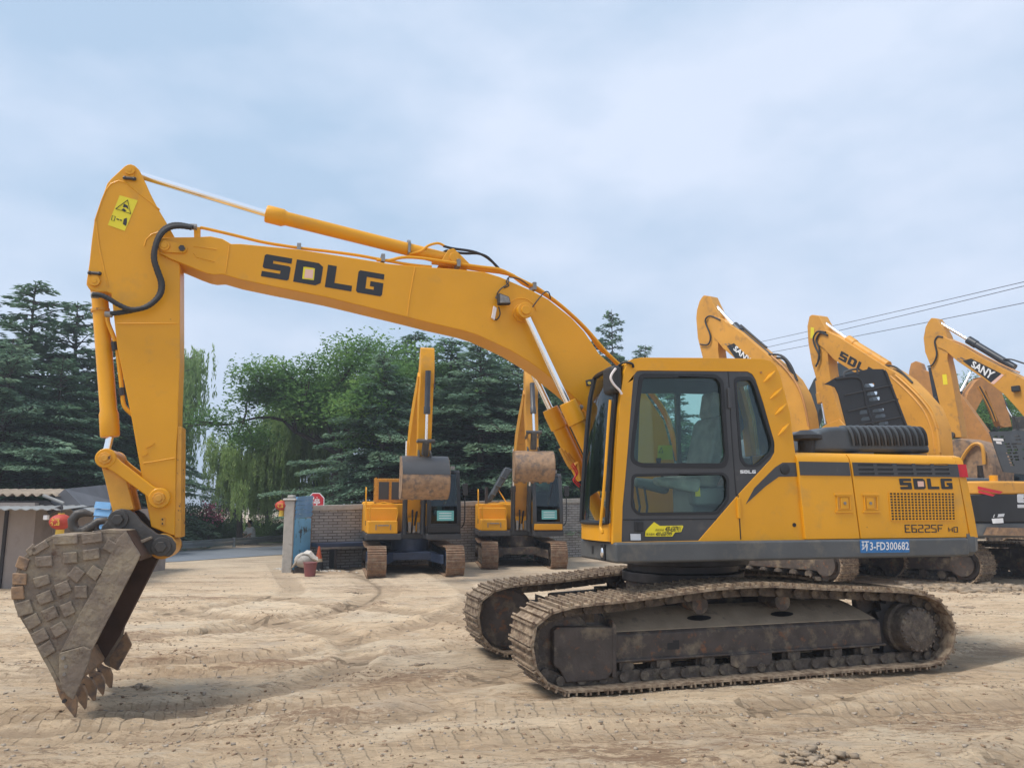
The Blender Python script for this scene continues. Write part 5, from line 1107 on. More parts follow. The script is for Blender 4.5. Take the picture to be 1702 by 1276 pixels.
mat('gate_panel', (.16, .42, .66), .55, var=.15, vscale=2, col2=(.04, .06, .07), c2lo=.55, c2hi=.62, c2scale=2.6, col3=(.6, .55, .08), c3lo=.60, c3hi=.66, c3scale=1.4)
m = MB(); m.box(0, wg * .97, -.02, .02, .05, zm_); m.build('panel', 'gate_panel', gate, smooth=False)
m = MB(); m.box(wg * .97, wg, -.03, .03, .02, zt_ + .02); m.build('frame', 'bucket_rust', gate)
# lanterns
def lantern(name, c, r, lab, sz=.72, tail=.14):
    o = empty(name, tuple(c), 0, label=lab, cat='lantern'); m = MB(); n = 20; prof = [(math.sin(math.pi * i / 8) , math.cos(math.pi * i / 8)) for i in range(9)]
    vs = []; fs = []
    for i, (a, b) in enumerate(prof):
        for k in range(n): an = 2 * math.pi * k / n; rr_ = r * max(a, .25) * (1 if k % 2 else .97); vs.append((rr_ * math.cos(an), rr_ * math.sin(an), r * sz * b))
    for i in range(8):
        for k in range(n): fs.append((i * n + k, i * n + (k + 1) % n, (i + 1) * n + (k + 1) % n, (i + 1) * n + k))
    m.add(vs, fs); m.build('shade', 'lantern_red', o)
    m = MB(); m.cyl((0, 0, r * sz * .95), (0, 0, r * sz * 1.1), r * .28, 14); m.build('cap', 'lantern_gold', o)
    m = MB(); m.cyl((0, 0, -r * sz * .95), (0, 0, -r * sz * 1.0 - tail), r * .36, 14, r * .38); m.build('tassel', 'lantern_gold', o)
    m = MB(); m.cyl((0, 0, r * sz * 1.1), (0, 0, r * sz * 1.1 + .15), .01, 6); m.build('hanger', 'wire', o)
    P, f_ = textmesh('福', .0); q = [(-r * .42, -r * .93, -r * .32), (r * .42, -r * .93, -r * .32), (r * .42, -r * .93, r * .36), (-r * .42, -r * .93, r * .36)]
    decal3('character', (P, f_), q, 'lantern_gold', o); return o
lantern('lantern', at(101, 867, 14.6), .20, 'faded red festival lantern hanging under the shed awning')
lantern('lantern', at(468.5, 840, 19.5), .17, 'faded red lantern on the side of the concrete gate post')
# octagonal sign behind the wall
sc_ = at(525, 832, 22.5); sg = empty('stop_sign', (sc_[0], sc_[1], 0), R(-4), label='red octagonal stop sign showing over the yard wall', cat='road sign')
m = MB(); m.prism([(.27 * math.cos(R(22.5 + 45 * k)), sc_[2] - .02 + .27 * math.sin(R(22.5 + 45 * k))) for k in range(8)], -.01, .01); m.build('border', 'decal_white', sg)
m = MB(); m.prism([(.245 * math.cos(R(22.5 + 45 * k)), sc_[2] - .02 + .245 * math.sin(R(22.5 + 45 * k))) for k in range(8)], -.016, -.011); m.build('face', 'red_stripe', sg)
z = sc_[2] - .02; decal3('character', textmesh('停', .01), [(-.13, -.02, z - .13), (.13, -.02, z - .13), (.13, -.02, z + .13), (-.13, -.02, z + .13)], 'decal_white', sg)
MB().cyl((0, .04, 0), (0, .04, z), .03, 8).build('pole', 'rail_steel', sg)
# clutter at the gate post
p = gnd(529, 948); cn = empty('traffic_cone', (p[0], p[1], 0), label='dirty orange traffic cone beside the plum bucket', cat='traffic cone')
m = MB(); m.tube([(0, 0, .03), (0, 0, .22)], [.13, .10], 18); m.build('lower_cone', 'rubber', cn); m = MB(); m.tube([(0, 0, .22), (0, 0, .30)], [.10, .082], 18); m.build('reflective_band', 'cream_board', cn)
m = MB(); m.tube([(0, 0, .30), (0, 0, .60)], [.082, .02], 18); m.build('upper_cone', 'cone_orange', cn); MB().box(-.17, .17, -.17, .17, 0, .03).build('base', 'rubber', cn)
p = gnd(515, 957); bu = empty('plastic_bucket', (p[0], p[1], 0), label='plum coloured plastic bucket in front of the traffic cone', cat='bucket')
m = MB(); m.tube([(0, 0, 0), (0, 0, .30), (0, 0, .31), (0, 0, .05)], [.12, .155, .14, .11], 20, cap=False); m.build('body', 'bucket_plum', bu); MB().tube([(.155 * math.cos(t), .155 * math.sin(t), .305) for t in np.linspace(0, 6.28, 20)[:-1]], .012, 6, closed=True).build('rim', 'bucket_plum', bu)
p = at(507, 932, 19.2); dr = empty('covered_drum', (p[0], p[1], 0), label='round grey drum draped with a cream cloth beside the gate post', cat='drum')
m = MB(); m.ball((0, 0, p[2] + .02), .26, 18, (1, 1, .75)); m.build('drum', 'concrete', dr)
m = MB(); cl_ = [(-.30, -.1, -.14), (-.22, -.22, -.05), (-.12, -.22, .12), (.0, -.2, .2), (.14, -.2, .18), (.24, -.2, .08), (.34, -.1, .02)]
vs = [(a, b, p[2] + c) for a, b, c in cl_] + [(a * .8 + .02, b * .3 + .12, p[2] + c * 1.0 + .06) for a, b, c in cl_]; m.add(vs, [(i, i + 1, i + 8, i + 7) for i in range(6)]); ob = m.build('cloth', 'sack', dr); so = ob.modifiers.new('s', 'SOLIDIFY'); so.thickness = .03
m = MB(); m.box(-.25, .2, -.15, .15, 0, .06); m.box(-.22, .2, -.12, .12, .06, .14); m.build('pallet', 'bark', dr)
for i, (px, py, lab) in enumerate(((484, 945, 'white rubble scraps at the foot of the gate post'), (545, 949, 'white rubble scraps strewn right of the traffic cone'))):
    q = gnd(px, py); V, F = rocks(26, blob(q[0], q[1], .28, .12), .02, .07, 50 + i, 1.2); o = bpy.data.objects.new('rubble', npmesh('rubble', V, F, 'sack')); COL.objects.link(o); tag(o, label=lab, cat='rubble', kind='stuff')
# low flatbed deck between the gate and the machine
f0 = at(526, 904, 19.8); f1 = at(650, 900, 20.8); L_ = np.linalg.norm((f1 - f0)[:2]); fb = empty('flatbed_deck', (f0[0], f0[1], 0), math.atan2(*(f1 - f0)[:2][::-1]), label='low blue flatbed deck against the brick wall', cat='flatbed')
m = MB(); m.box(0, L_, 0, 1.1, f0[2] - .08, f0[2] + .02); m.build('deck', 'bed_blue', fb, bev=.01); m = MB(); m.box(.02, L_, -.01, .02, f0[2] - .13, f0[2] - .081); m.build('side_rail', 'steel', fb)
for x in (.5, 1.6): MB().box(x, x + .08, .1, 1.0, 0, f0[2] - .1).build('leg', 'dark_metal', fb)
q = gnd(566, 938); bl = MB(); bl.prism([(-.32, 0), (.42, 0), (.42, .22), (-.02, .26), (-.12, .5), (-.32, .5)], -.2, .2); o = bl.build('concrete_block', 'concrete', None, bev=.02, loc=(q[0], q[1] + .1, 0)); tag(o, label='L-shaped concrete block lying under the flatbed deck', cat='block')
# ================================================================== SHED AT LEFT
sh0 = at(-180, 900, 15.6); shx = at(112, 900, 15.6)[0]
shed = empty('shed', (0, 15.6, 0), 0, label='low beige shed with corrugated roofs at the left edge', cat='shed')
xw0 = at(-420, 900, 15.6)[0]; ew = at(60, 845, 15.6)[2]
m = MB(); m.box(xw0, at(56, 900, 15.6)[0], 0, 4.5, -.1, ew); m.build('wall', 'shed_wall', shed)
m = MB(); m.box(at(56, 900, 15.6)[0], at(112, 900, 15.6)[0], .6, 4.5, -.1, ew - .02); m.build('porch_wall', 'shed_wall', shed)
m = MB(); xd0, xd1 = at(60, 900, 16.2)[0], at(76, 900, 16.2)[0]; m.box(xd0, xd1, .55, .6, 0, ew - .3); dr_ = m.build('door', 'shed_dark', shed)
MB().box(xd0 + .02, xd1 - .08, .54, .549, .2, ew - .5).build('door_panel', 'shed_wall', dr_)
for px in (5, 52): x = at(px, 900, 15.55)[0]; MB().box(x - .03, x + .03, -.04, -.001, -.05, ew - .02).build('corner_trim', 'shed_dark' if px < 50 else 'shed_wall', shed)
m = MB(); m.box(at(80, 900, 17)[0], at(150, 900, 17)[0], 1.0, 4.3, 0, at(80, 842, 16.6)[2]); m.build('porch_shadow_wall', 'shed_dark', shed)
def corr(x0, x1, y0, y1, z0, z1, name, mt, pitch=.16, amp=.022, dz=0):    # corrugated sheet, ridges running y; z0 at y0, z1 at y1
    n = int((x1 - x0) / pitch * 6); V = []; 
    for j, (y, z) in enumerate(((y0, z0), (y1, z1))):
        for i in range(n + 1): x = x0 + (x1 - x0) * i / n; V.append((x, y, z + amp * math.sin(2 * math.pi * x / pitch) + dz * i / n))
    mb = MB(); mb.add(V, [(i, i + 1, i + n + 2, i + n + 1) for i in range(n)]); o = mb.build(name, mt, shed); so = o.modifiers.new('s', 'SOLIDIFY'); so.thickness = .012; return o
zaw = at(50, 846, 15.0)[2]; corr(xw0, at(105, 845, 15)[0], -.75, .3, zaw, zaw + .07, 'awning', 'roof_light', .2, .014)
corr(at(96, 845, 15.4)[0], at(156, 850, 15.4)[0], -.2, 1.4, at(110, 845, 15.4)[2], at(110, 845, 15.4)[2] + .05, 'awning', 'roof_light', .2, .02, -.06)
zr_ = at(50, 822, 16.0)[2]; corr(xw0, at(106, 815, 16)[0], .2, 2.2, zr_, zr_ + .14, 'roof', 'roof_tan', .2, .03)
m = MB(); xg0, xg1, xg2 = at(58, 830, 15.9)[0], at(106, 830, 15.9)[0], at(128, 838, 15.9)[0]
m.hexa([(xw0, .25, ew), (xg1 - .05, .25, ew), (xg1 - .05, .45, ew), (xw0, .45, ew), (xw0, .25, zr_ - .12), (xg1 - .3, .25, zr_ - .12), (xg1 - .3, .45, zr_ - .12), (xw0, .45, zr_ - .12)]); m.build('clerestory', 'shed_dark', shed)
m = MB(); m.box(xw0, at(52, 900, 15.7)[0], .1, .24, ew + .02, ew + .12); m.build('clerestory_board', 'shed_wall', shed)
m = MB(); m.add([(xg1, .3, zr_ + .12), (xg2 + .1, .3, ew + .05), (xg2 + .1, 2.6, ew + .05), (xg1, 2.6, zr_ + .3), (xg1 - .4, .3, ew + .02), (xg1 - .4, 2.6, ew + .02)], [(0, 1, 2, 3), (0, 4, 1), (3, 2, 5), (1, 4, 5, 2)]); m.build('gable', 'roof_dark', shed)
MB().tube([(at(72, 823, 15.3)[0], -.3, at(72, 823, 15.3)[2]), (at(106, 836, 15.3)[0], -.3, at(106, 836, 15.3)[2])], .03, 8).build('brace', 'roof_light', shed)
p = at(80, 860, 15.0); MB().box(p[0] - .04, p[0] + .04, -.7, -.62, p[2] - .04, p[2] + .05).build('lamp_box', 'decal_white', shed, bev=.01)
MB().tube([(p[0], -.6, p[2] + .1), (p[0] + .25, -.6, p[2] + .2)], .04, 8).build('camera_arm', 'shed_dark', shed)
# blue leaning sheets behind the bucket
b0 = at(156, 868, 13.5); b1 = at(187, 833, 13.5); bs = MB(); n = 4
bb_ = empty('blue_sheet_stack', (b0[0], 13.5, 0), R(-6), label='pale blue corrugated metal sheets standing behind the bucket', cat='metal sheets')
wd = b1[0] - b0[0]
for i in range(6):
    za = b1[2] - .36 * i / 1 * .35; zb = b1[2] - .36 * (i + 1) * .35 + .012
    bs.hexa([(0, -.03, zb), (wd, -.03, zb - .02), (wd, .01, zb - .02), (0, .01, zb), (0, 0, za), (wd, 0, za - .02), (wd, .03, za - .02), (0, .03, za)])
bs.build('sheet', 'blue_sheet', bb_, smooth=False); MB().box(.0, .05, .04, .09, 0, b1[2] - .05).build('stand', 'bucket_rust', bb_); MB().box(wd - .05, wd, .04, .09, 0, b1[2] - .05).build('stand', 'bucket_rust', bb_)
# ================================================================== PERSON ON THE ROAD SIDE
def person(loc, rz):
    P_ = dict(pel=(0, 0, .50), sp=(0, .0, .74), ch=(0, -.06, .96), nk=(0, -.10, 1.10), hd=(0, -.13, 1.22), kl=(-.12, -.42, .52), fl=(-.13, -.38, .08), tl=(-.13, -.52, .04), kr=(.12, -.42, .50), fr=(.13, -.40, .08), tr=(.13, -.54, .04),
              sl=(-.18, -.07, 1.04), el=(-.24, -.20, .80), wl=(-.17, -.40, .70), hl=(-.14, -.48, .68), sr=(.18, -.07, 1.04), er=(.24, -.20, .80), wr=(.17, -.40, .70), hr=(.14, -.48, .68))
    rad = dict(pel=.14, sp=.125, ch=.15, nk=.055, hd=.075, kl=.075, fl=.05, tl=.035, kr=.075, fr=.05, tr=.035, sl=.065, el=.047, wl=.034, hl=.032, sr=.065, er=.047, wr=.034, hr=.032)
    E_ = [('pel', 'sp'), ('sp', 'ch'), ('ch', 'nk'), ('nk', 'hd'), ('pel', 'kl'), ('kl', 'fl'), ('fl', 'tl'), ('pel', 'kr'), ('kr', 'fr'), ('fr', 'tr'), ('ch', 'sl'), ('sl', 'el'), ('el', 'wl'), ('wl', 'hl'), ('ch', 'sr'), ('sr', 'er'), ('er', 'wr'), ('wr', 'hr')]
    ks = list(P_); me = bpy.data.meshes.new('person'); me.from_pydata([P_[k] for k in ks], [(ks.index(a), ks.index(b)) for a, b in E_], [])
    o = bpy.data.objects.new('person', me); COL.objects.link(o); o.location = loc; o.rotation_euler = (0, 0, rz)
    sk_ = o.modifiers.new('k', 'SKIN'); ly = me.skin_vertices[0] if me.skin_vertices else None
    if ly is None:
        bm = bmesh.new(); bm.from_mesh(me); bm.verts.layers.skin.verify(); bm.to_mesh(me); bm.free(); ly = me.skin_vertices[0]
    for i, k in enumerate(ks): ly.data[i].radius = (rad[k], rad[k]); ly.data[i].use_root = (k == 'pel')
    o.modifiers.new('s', 'SUBSURF').levels = 1; me.materials.append(M['skin'])
    h = MB(); h.ball((0, -.13, 1.24), .10, 14, (.85, 1, 1.15)); h.ball((0, -.235, 1.23), .018, 8); h.build('face', 'skin', o)
    h = MB(); h.ball((0, -.105, 1.275), .107, 14, (.9, 1, 1)); h.build('hair', 'hair', o)
    h = MB(); h.tube([(0, 0, .52), (0, 0, .72), (0, -.05, .94), (0, -.09, 1.08)], [.175, .165, .19, .09], 14); h.tube([(-.14, -.07, 1.05), (-.25, -.19, .82)], [.09, .07], 10); h.tube([(.14, -.07, 1.05), (.25, -.19, .82)], [.09, .07], 10); h.build('shirt', 'shirt', o)
    h = MB(); h.tube([(-.05, 0, .50), (-.12, -.40, .53), (-.13, -.39, .16)], [.13, .095, .07], 12); h.tube([(.05, 0, .50), (.12, -.40, .51), (.13, -.40, .16)], [.13, .095, .07], 12); h.build('trousers', 'trousers', o)
    return o
q = at(419, 872, 33); pe = person((q[0], q[1], q[2] - 1.17), R(-40)); tag(pe, label='person in a white shirt sitting beyond the guard rail', cat='person')
o = MB().box(-.25, .25, -.2, .2, 0, .4).build('stone_seat', 'concrete', None, bev=.03, loc=(q[0], q[1] + .05, q[2] - 1.12)); tag(o, label='plain concrete block the seated person sits on', cat='seat')
# ================================================================== TREES
def leaves(C, D, ln, wd, tilt, rg, up=True):
    """diamond leaves: centres C, direction D, length, width"""
    n = len(C); D = D / (np.linalg.norm(D, axis=1)[:, None] + 1e-9)
    Nn = np.c_[rg.randn(n) * tilt, rg.randn(n) * tilt, np.ones(n)] if up else rg.randn(n, 3)
    S_ = np.cross(D, Nn); S_ /= np.linalg.norm(S_, axis=1)[:, None] + 1e-9
    ln = np.asarray(ln).reshape(-1, 1) * np.ones((n, 1)); wd = np.asarray(wd).reshape(-1, 1) * np.ones((n, 1))
    V = np.stack([C - D * ln * .5, C + S_ * wd * .5 - D * ln * .05, C + D * ln * .5, C - S_ * wd * .5 - D * ln * .05], 1).reshape(-1, 3)
    F = np.arange(4 * n).reshape(n, 4); return V, F
def treeobj(name, lab, trunk_mb, V, F, lm, group):
    r = empty(name, (0, 0, 0), label=lab, cat='tree', group=group)
    trunk_mb.build('trunk', 'bark', r); c = bpy.data.objects.new('crown', npmesh('crown', V, F, lm)); COL.objects.link(c); c.parent = r; return r
def make_cedar(seed, H=10.0, Rr=3.7, lm='leaf_cedar', z0=.16, dens=1.0):
    rg = np.random.RandomState(seed); tb = MB(); lean = rg.randn(2) * .12
    tp = lambda t: np.array([lean[0] * t * t, lean[1] * t * t, H * t])
    tb.tube([tp(t) for t in np.linspace(0, 1, 9)], [.20 * (1 - t) + .012 for t in np.linspace(0, 1, 9)], 9)
    Cs = []; Ds = []; Ls = []
    z = z0
    while z < .985:
        k = 6 if z < .8 else 5
        for i in range(k):
            az = rg.rand() * 6.283; t = z + rg.randn() * .012; L_ = Rr * (min(1, (1 - t) * 1.5) ** .85) * (.45 + .75 * rg.rand()) + .25
            if t < .3: L_ *= .8 + .5 * rg.rand()
            rise = (.38 if t > .8 else .10) + rg.randn() * .13; droop = .10 + .06 * rg.rand()
            a = np.array([math.cos(az), math.sin(az)]); s = np.linspace(0, 1, 7); b = tp(min(t, 1))
            bp = np.c_[b[0] + a[0] * L_ * s, b[1] + a[1] * L_ * s, b[2] + L_ * (rise * s - droop * s ** 2 * 1.6)]
            tb.tube(list(bp), [.045 * (1 - q) * (.4 + (1 - t)) + .008 for q in s], 4, cap=False)
            n = int(78 * L_ * dens * (1.1 if t < .8 else .6)); u = rg.rand(n) ** .75 * .86 + .16; pos = np.c_[np.interp(u, s, bp[:, 0]), np.interp(u, s, bp[:, 1]), np.interp(u, s, bp[:, 2])]
            wdt = (.16 + .30 * L_ * np.sin(np.clip(u, 0, 1) * math.pi * .80) * .5); side = (rg.rand(n) * 2 - 1); sd_ = np.sign(side) * np.abs(side) ** .8 * wdt
            perp = np.array([-a[1], a[0]]); pos[:, :2] += perp * sd_[:, None]; pos[:, 2] += -.10 * np.abs(sd_) + rg.randn(n) * .045
            d = np.c_[a[0] * (.6 + .3 * rg.rand(n)) + perp[0] * side * 1.3, a[1] * (.6 + .3 * rg.rand(n)) + perp[1] * side * 1.3, -.12 + rg.randn(n) * .22]
            Cs.append(pos); Ds.append(d); Ls.append(.13 + .19 * rg.rand(n))
        z += .30 / H * (1.0 + .5 * (z < .3)) * (1.15 if dens < .9 else 1)
    C = np.vstack(Cs); D = np.vstack(Ds); Ln = np.hstack(Ls); V, F = leaves(C, D, Ln, Ln * .42, .45, rg); return tb, V, F, lm
def make_broad(seed, H=9.0, Rr=4.0, lm='leaf_broad', n_cl=330, low=.34, leaf=.125, per=210):
    rg = np.random.RandomState(seed); tb = MB(); top = np.array([.15, 0, H * .36]); tb.tube([(0, 0, 0), (.05, .02, H * .18), tuple(top)], [.24, .2, .17], 10)
    ends = []
    def limb(p, d, L_, r, lv):
        q = [p]; dd = d.copy()
        for i in range(4): dd = dd + rg.randn(3) * .13 + np.array([0, 0, .03]); dd /= np.linalg.norm(dd); q.append(q[-1] + dd * L_ / 4)
        tb.tube(q, list(np.linspace(r, r * .5, 5)), 6, cap=False)
        if lv == 0: ends.append(q[-1]); ends.append(q[3]); ends.append(q[2]); return
        for k in range(4 if lv > 1 else 5):
            b = dd + rg.randn(3) * .6; b[2] = b[2] * .7 + .08; b /= np.linalg.norm(b); limb(q[-1] if k % 2 else q[3], b, L_ * (.62 + .2 * rg.rand()), r * .55, lv - 1)
    for i in range(7):
        az = i * .9 + rg.rand() * .5; el = .25 + .9 * rg.rand(); d = np.array([math.cos(az) * math.cos(el), math.sin(az) * math.cos(el), math.sin(el)]); limb(top, d, Rr * .52, .11, 2)
    E_ = np.array(ends); c0 = np.array([.1, 0, H * .62]); Q = (E_ - c0) / np.array([Rr, Rr, H * .40]); rr_ = np.linalg.norm(Q, axis=1); E_[rr_ > 1] = (c0 + (Q[rr_ > 1] / rr_[rr_ > 1][:, None]) * np.array([Rr, Rr, H * .40]))
    if len(E_) > n_cl: E_ = E_[rg.permutation(len(E_))[:n_cl]]
    sz = .32 + .30 * rg.rand(len(E_)); C = np.repeat(E_, per, 0) + np.clip(rg.randn(len(E_) * per, 3), -1.7, 1.7) * np.repeat(sz, per)[:, None] * np.array([.75, .75, .42]); D = rg.randn(len(C), 3); D[:, 2] = D[:, 2] * .4 - .35
    V, F = leaves(C, D, leaf * (.7 + .6 * rg.rand(len(C))), leaf * .48, .7, rg); return tb, V, F, lm
def make_willow(seed, H=8.0, Rr=3.2, lm='leaf_willow', ns=860):
    rg = np.random.RandomState(seed); tb = MB(); tb.tube([(0, 0, 0), (.1, 0, H * .3), (.05, .1, H * .55), (0, .1, H * .8)], [.22, .18, .12, .05], 9)
    Cs = []; Ds = []
    for i in range(26):
        az = rg.rand() * 6.28; el = .2 + rg.rand() * 1.0; r_ = Rr * (.5 + .5 * rg.rand()); s = np.linspace(0, 1, 6); b0_ = np.array([.05, .05, H * (.35 + .3 * rg.rand())])
        e = b0_ + np.array([math.cos(az) * math.cos(el) * r_, math.sin(az) * math.cos(el) * r_, math.sin(el) * H * .42]); tb.tube([b0_ * (1 - q) + e * q + np.array([0, 0, .5 * math.sin(q * 3.14)]) for q in s], [.06 * (1 - q) + .012 for q in s], 5, cap=False)
        for j in range(ns // 26):
            q = .25 + .8 * rg.rand(); st = b0_ * (1 - q) + e * q + np.array([0, 0, .5 * math.sin(min(q, 1) * 3.14)]) + rg.randn(3) * np.array([.35, .35, .2]); L_ = .9 + 2.2 * rg.rand() * (.4 + .6 * q); L_ = min(L_, st[2] - .8); n = int(30 * L_); t = rg.rand(n)
            out = np.array([math.cos(az), math.sin(az)]) * .35 * rg.rand(); sw = rg.randn(2) * .08
            pos = np.c_[st[0] + (out[0] + sw[0]) * np.sqrt(t) + rg.randn(n) * .05, st[1] + (out[1] + sw[1]) * np.sqrt(t) + rg.randn(n) * .05, st[2] + .1 - L_ * t ** 1.1]
            Cs.append(pos); Ds.append(np.c_[rg.randn(n) * .35, rg.randn(n) * .35, -np.ones(n)])
    C = np.vstack(Cs); D = np.vstack(Ds); V, F = leaves(C, D,   .17 + .1 * rg.rand(len(C)), .06, .5, rg, up=False); return tb, V, F, lm
def make_bush(seed, H=1.6, Rr=.9, lm='leaf_hedge', n=6000, leaf=.08, flowers=None):
    rg = np.random.RandomState(seed); tb = MB()
    for i in range(6): az = rg.rand() * 6.28; tb.tube([(0, 0, 0), (.15 * math.cos(az), .15 * math.sin(az), H * .4), (Rr * .5 * math.cos(az), Rr * .5 * math.sin(az), H * .8)], [.03, .02, .01], 5)
    cl = rg.randn(26, 3) * np.array([Rr * .5, Rr * .5, H * .22]) + [0, 0, H * .6]; C = cl[rg.randint(0, 26, n)] + rg.randn(n, 3) * .16; D = rg.randn(n, 3); C[:, 2] = np.abs(C[:, 2]); V, F = leaves(C, D, leaf, leaf * .5, .7, rg, False); return tb, V, F, lm
protos = {}
def plant(kind, px, ytop, d, lab, group=None, rot=None, wide=1.0, cat='tree', name=None):
    """stand a tree whose top shows at photo row ytop, d metres off"""
    nm, args = kind; H0 = args[1]
    p = at(px, ytop, d); sc = p[2] / H0
    if nm not in protos: tb, V, F, lm = args[0](); protos[nm] = treeobj(name or nm.rstrip('0123456789_'), lab, tb, V, F, lm, group); o = protos[nm]
    else: o = copy_tree(protos[nm])
    o.location = (p[0], p[1], -.05); o.scale = (sc * wide, sc * wide, sc); o.rotation_euler = (0, 0, rot if rot is not None else random.uniform(0, 6.28)); o['label'] = lab; o['category'] = cat
    if group: o['group'] = group
    elif 'group' in o: del o['group']
    return o
CED = [('cedar_tree1', (lambda: make_cedar(1), 10.0)), ('cedar_tree2', (lambda: make_cedar(2, Rr=3.3), 10.0)), ('cedar_tree3', (lambda: make_cedar(5, Rr=4.1, lm='leaf_cedar_blue'), 10.0))]
BRD = ('broadleaf_tree1', (lambda: make_broad(3), 9.0)); BR2 = ('broadleaf_tree2', (lambda: make_broad(8, Rr=4.4, n_cl=300), 9.0)); WIL = ('willow_tree', (lambda: make_willow(4), 8.0))
GC = 'cedars around the yard'
for k, px, yt, d, lab, wd in (
    (0, -38, 488, 27, 'cedar cut by the left edge of the photo, left of the tall-topped cedar', 1.1), (1, 62, 466, 27, 'tall cedar with a bent spiky top above the shed', 1.15), (0, 140, 500, 29, 'cedar with a thin spire just left of the raised arm', 1.1), (2, 20, 560, 24, 'lower leafy cedar standing right behind the shed roof', 1.2),
    (2, 205, 560, 31, 'cedar hidden mostly behind the vertical arm', 1.1), (1, 105, 590, 25, 'broad low cedar between the shed and the bucket cylinder', 1.2)):
    plant(CED[k], px, yt, d, lab, GC, wide=wd)
plant(WIL, 262, 548, 36, 'weeping willow hanging past the right side of the arm', 'willows by the road', wide=.72)
WLP = ('willow_tree2', (lambda: make_willow(14, Rr=4.2, lm='leaf_willow_pale', ns=1000), 8.0))
plant(WLP, 408, 722, 32.5, 'pale green weeping willow beyond the road, left of the gate post', 'willows by the road', wide=1.05, name='willow_tree')
plant(WIL, 500, 640, 33, 'willow fronds hanging under the big leafy tree', 'willows by the road', wide=.75)
plant(BRD, 566, 490, 31, 'big spreading broadleaf tree with a leaning trunk behind the wall', 'broadleaf trees behind the wall', rot=.4, wide=1.15)
for k, px, yt, d, lab, wd in (
    (2, 640, 580, 27, 'blue-green cedar directly behind the leftmost front-facing excavator', .95), (1, 692, 550, 33, 'pointed cedar top just left of the raised bucket arm of the middle machine', 1.2), (0, 742, 560, 31, 'dark cedar between the two front-facing excavators, left one', 1.35), (2, 800, 560, 28, 'cedar with pale tips behind the gap between the front-facing excavators', 1.3),
    (1, 862, 572, 30, 'cedar behind the boom of the right front-facing excavator', 1.35), (0, 925, 580, 28, 'cedar seen past the lift cylinders of the front excavator', 1.1), (1, 985, 560, 34, 'cedar mostly hidden by the front excavator boom', 1.1),
    (1, 1016, 512, 42, 'spindly cedar top rising above the cab roof', .6), (0, 1068, 572, 46, 'small far cedar peeping over the cab roof', .8)):
    plant(CED[k], px, yt, d, lab, GC, wide=wd)
for k, px, yt, d, lab in ((0, 640, 700, 38, 'far cedar filling the gap under the canopy behind the wall'), (1, 1120, 640, 36, 'cedar seen through the cab windows'), (2, 1210, 650, 38, 'second cedar seen through the cab windows, right'), (0, 1330, 660, 40, 'cedar showing in the gap beside the dark boom')):
    plant(CED[k], px, yt, d, lab, GC)
GB = 'broadleaf trees at the right'
plant(BR2, 655, 530, 38, 'leafy tree behind the blue-green cedar and the middle boom', 'broadleaf trees behind the wall'); plant(BR2, 812, 545, 37, 'leafy tree filling the row of cedars under the big boom', 'broadleaf trees behind the wall'); plant(BR2, 905, 570, 37, 'leafy tree behind the lift cylinders', 'broadleaf trees behind the wall')
plant(BR2, 1600, 600, 40, 'leafy tree behind the row of raised booms, left of the far boom', GB); plant(BR2, 1705, 585, 38, 'leafy tree cut by the right edge of the photo', GB); plant(BR2, 1480, 640, 42, 'leafy tree low behind the open black hood', GB); plant(BR2, 1370, 665, 44, 'leafy tree low beside the dark grey boom', GB)
# dense hedge and shrubs by the road
BU = ('shrub', (lambda: make_bush(9), 1.6)); BR_ = ('red_shrub', (lambda: make_bush(12, H=2.2, lm='leaf_red', n=4200), 2.2)); BT = ('low_tree', (lambda: make_broad(15, H=4.0, Rr=2.0, lm='leaf_hedge', n_cl=150, leaf=.1, per=70), 4.0))
for px, yt, d, lab in ((318, 842, 36, 'green shrub beyond the rail beside the bucket arm'), (352, 862, 35, 'green shrub under the pink blossoms'), (398, 864, 36, 'green shrub left of the seated person'), (440, 864, 36, 'green shrub right of the seated person'), (466, 860, 35, 'green shrub beside the gate post')):
    plant(BU, px, yt, d, lab, 'shrubs along the road', wide=1.3, cat='shrub')
for px, yt, d, lab in ((372, 838, 38, 'reddish shrub beyond the guard rail, left one'), (430, 836, 38, 'reddish shrub beyond the guard rail, right one')): plant(BR_, px, yt, d, lab, 'reddish shrubs', cat='shrub')
for px, yt, d, lab in ((395, 790, 46, 'dark low tree far behind the road, left of centre'), (450, 792, 44, 'dark low tree behind the gate post'), (560, 770, 36, 'low tree under the canopy right of the stop sign'), (520, 790, 42, 'low tree behind the stop sign'), (700, 780, 38, 'low tree behind the wall, left of the middle gap'), (830, 780, 36, 'low tree behind the wall in the middle gap'), (110, 800, 34, 'dark low tree behind the shed gable'), (30, 790, 36, 'dark low tree behind the shed, left part'), (180, 790, 34, 'dark low tree behind the bucket link'), (230, 800, 36, 'dark low tree right of the bucket link')):
    plant(BT, px, yt, d, lab, 'low trees under the canopy')
q = at(345, 862, 34); rg = np.random.RandomState(4); C = np.vstack([np.array([x, 34 + rg.rand() * .6, z]) + rg.randn(46, 3) * .16 for x, z in [(q[0] + a, q[2] + b) for a, b in ((-.2, .35), (.05, .2), (-.35, 0), (.25, -.05), (0, -.1), (-.1, .5), (-.5, .1), (.45, .1))]])
V, F = leaves(C, rg.randn(len(C), 3), .12, .10, 1, rg, False); fl_ = empty('flowering_bush', (q[0], 34.3, 0), label='bush covered in pink blossom beyond the rail', cat='bush'); V = V - np.array([q[0], 34.3, 0])
c = bpy.data.objects.new('blossom', npmesh('blossom', V, F, 'pink_flower')); COL.objects.link(c); c.parent = fl_; m = MB()
for a in (-.3, -.1, .1, .3): m.tube([(0, 0, 0), (a * .6, 0, q[2] * .6), (a, 0, q[2] + .1)], [.03, .02, .01], 5)
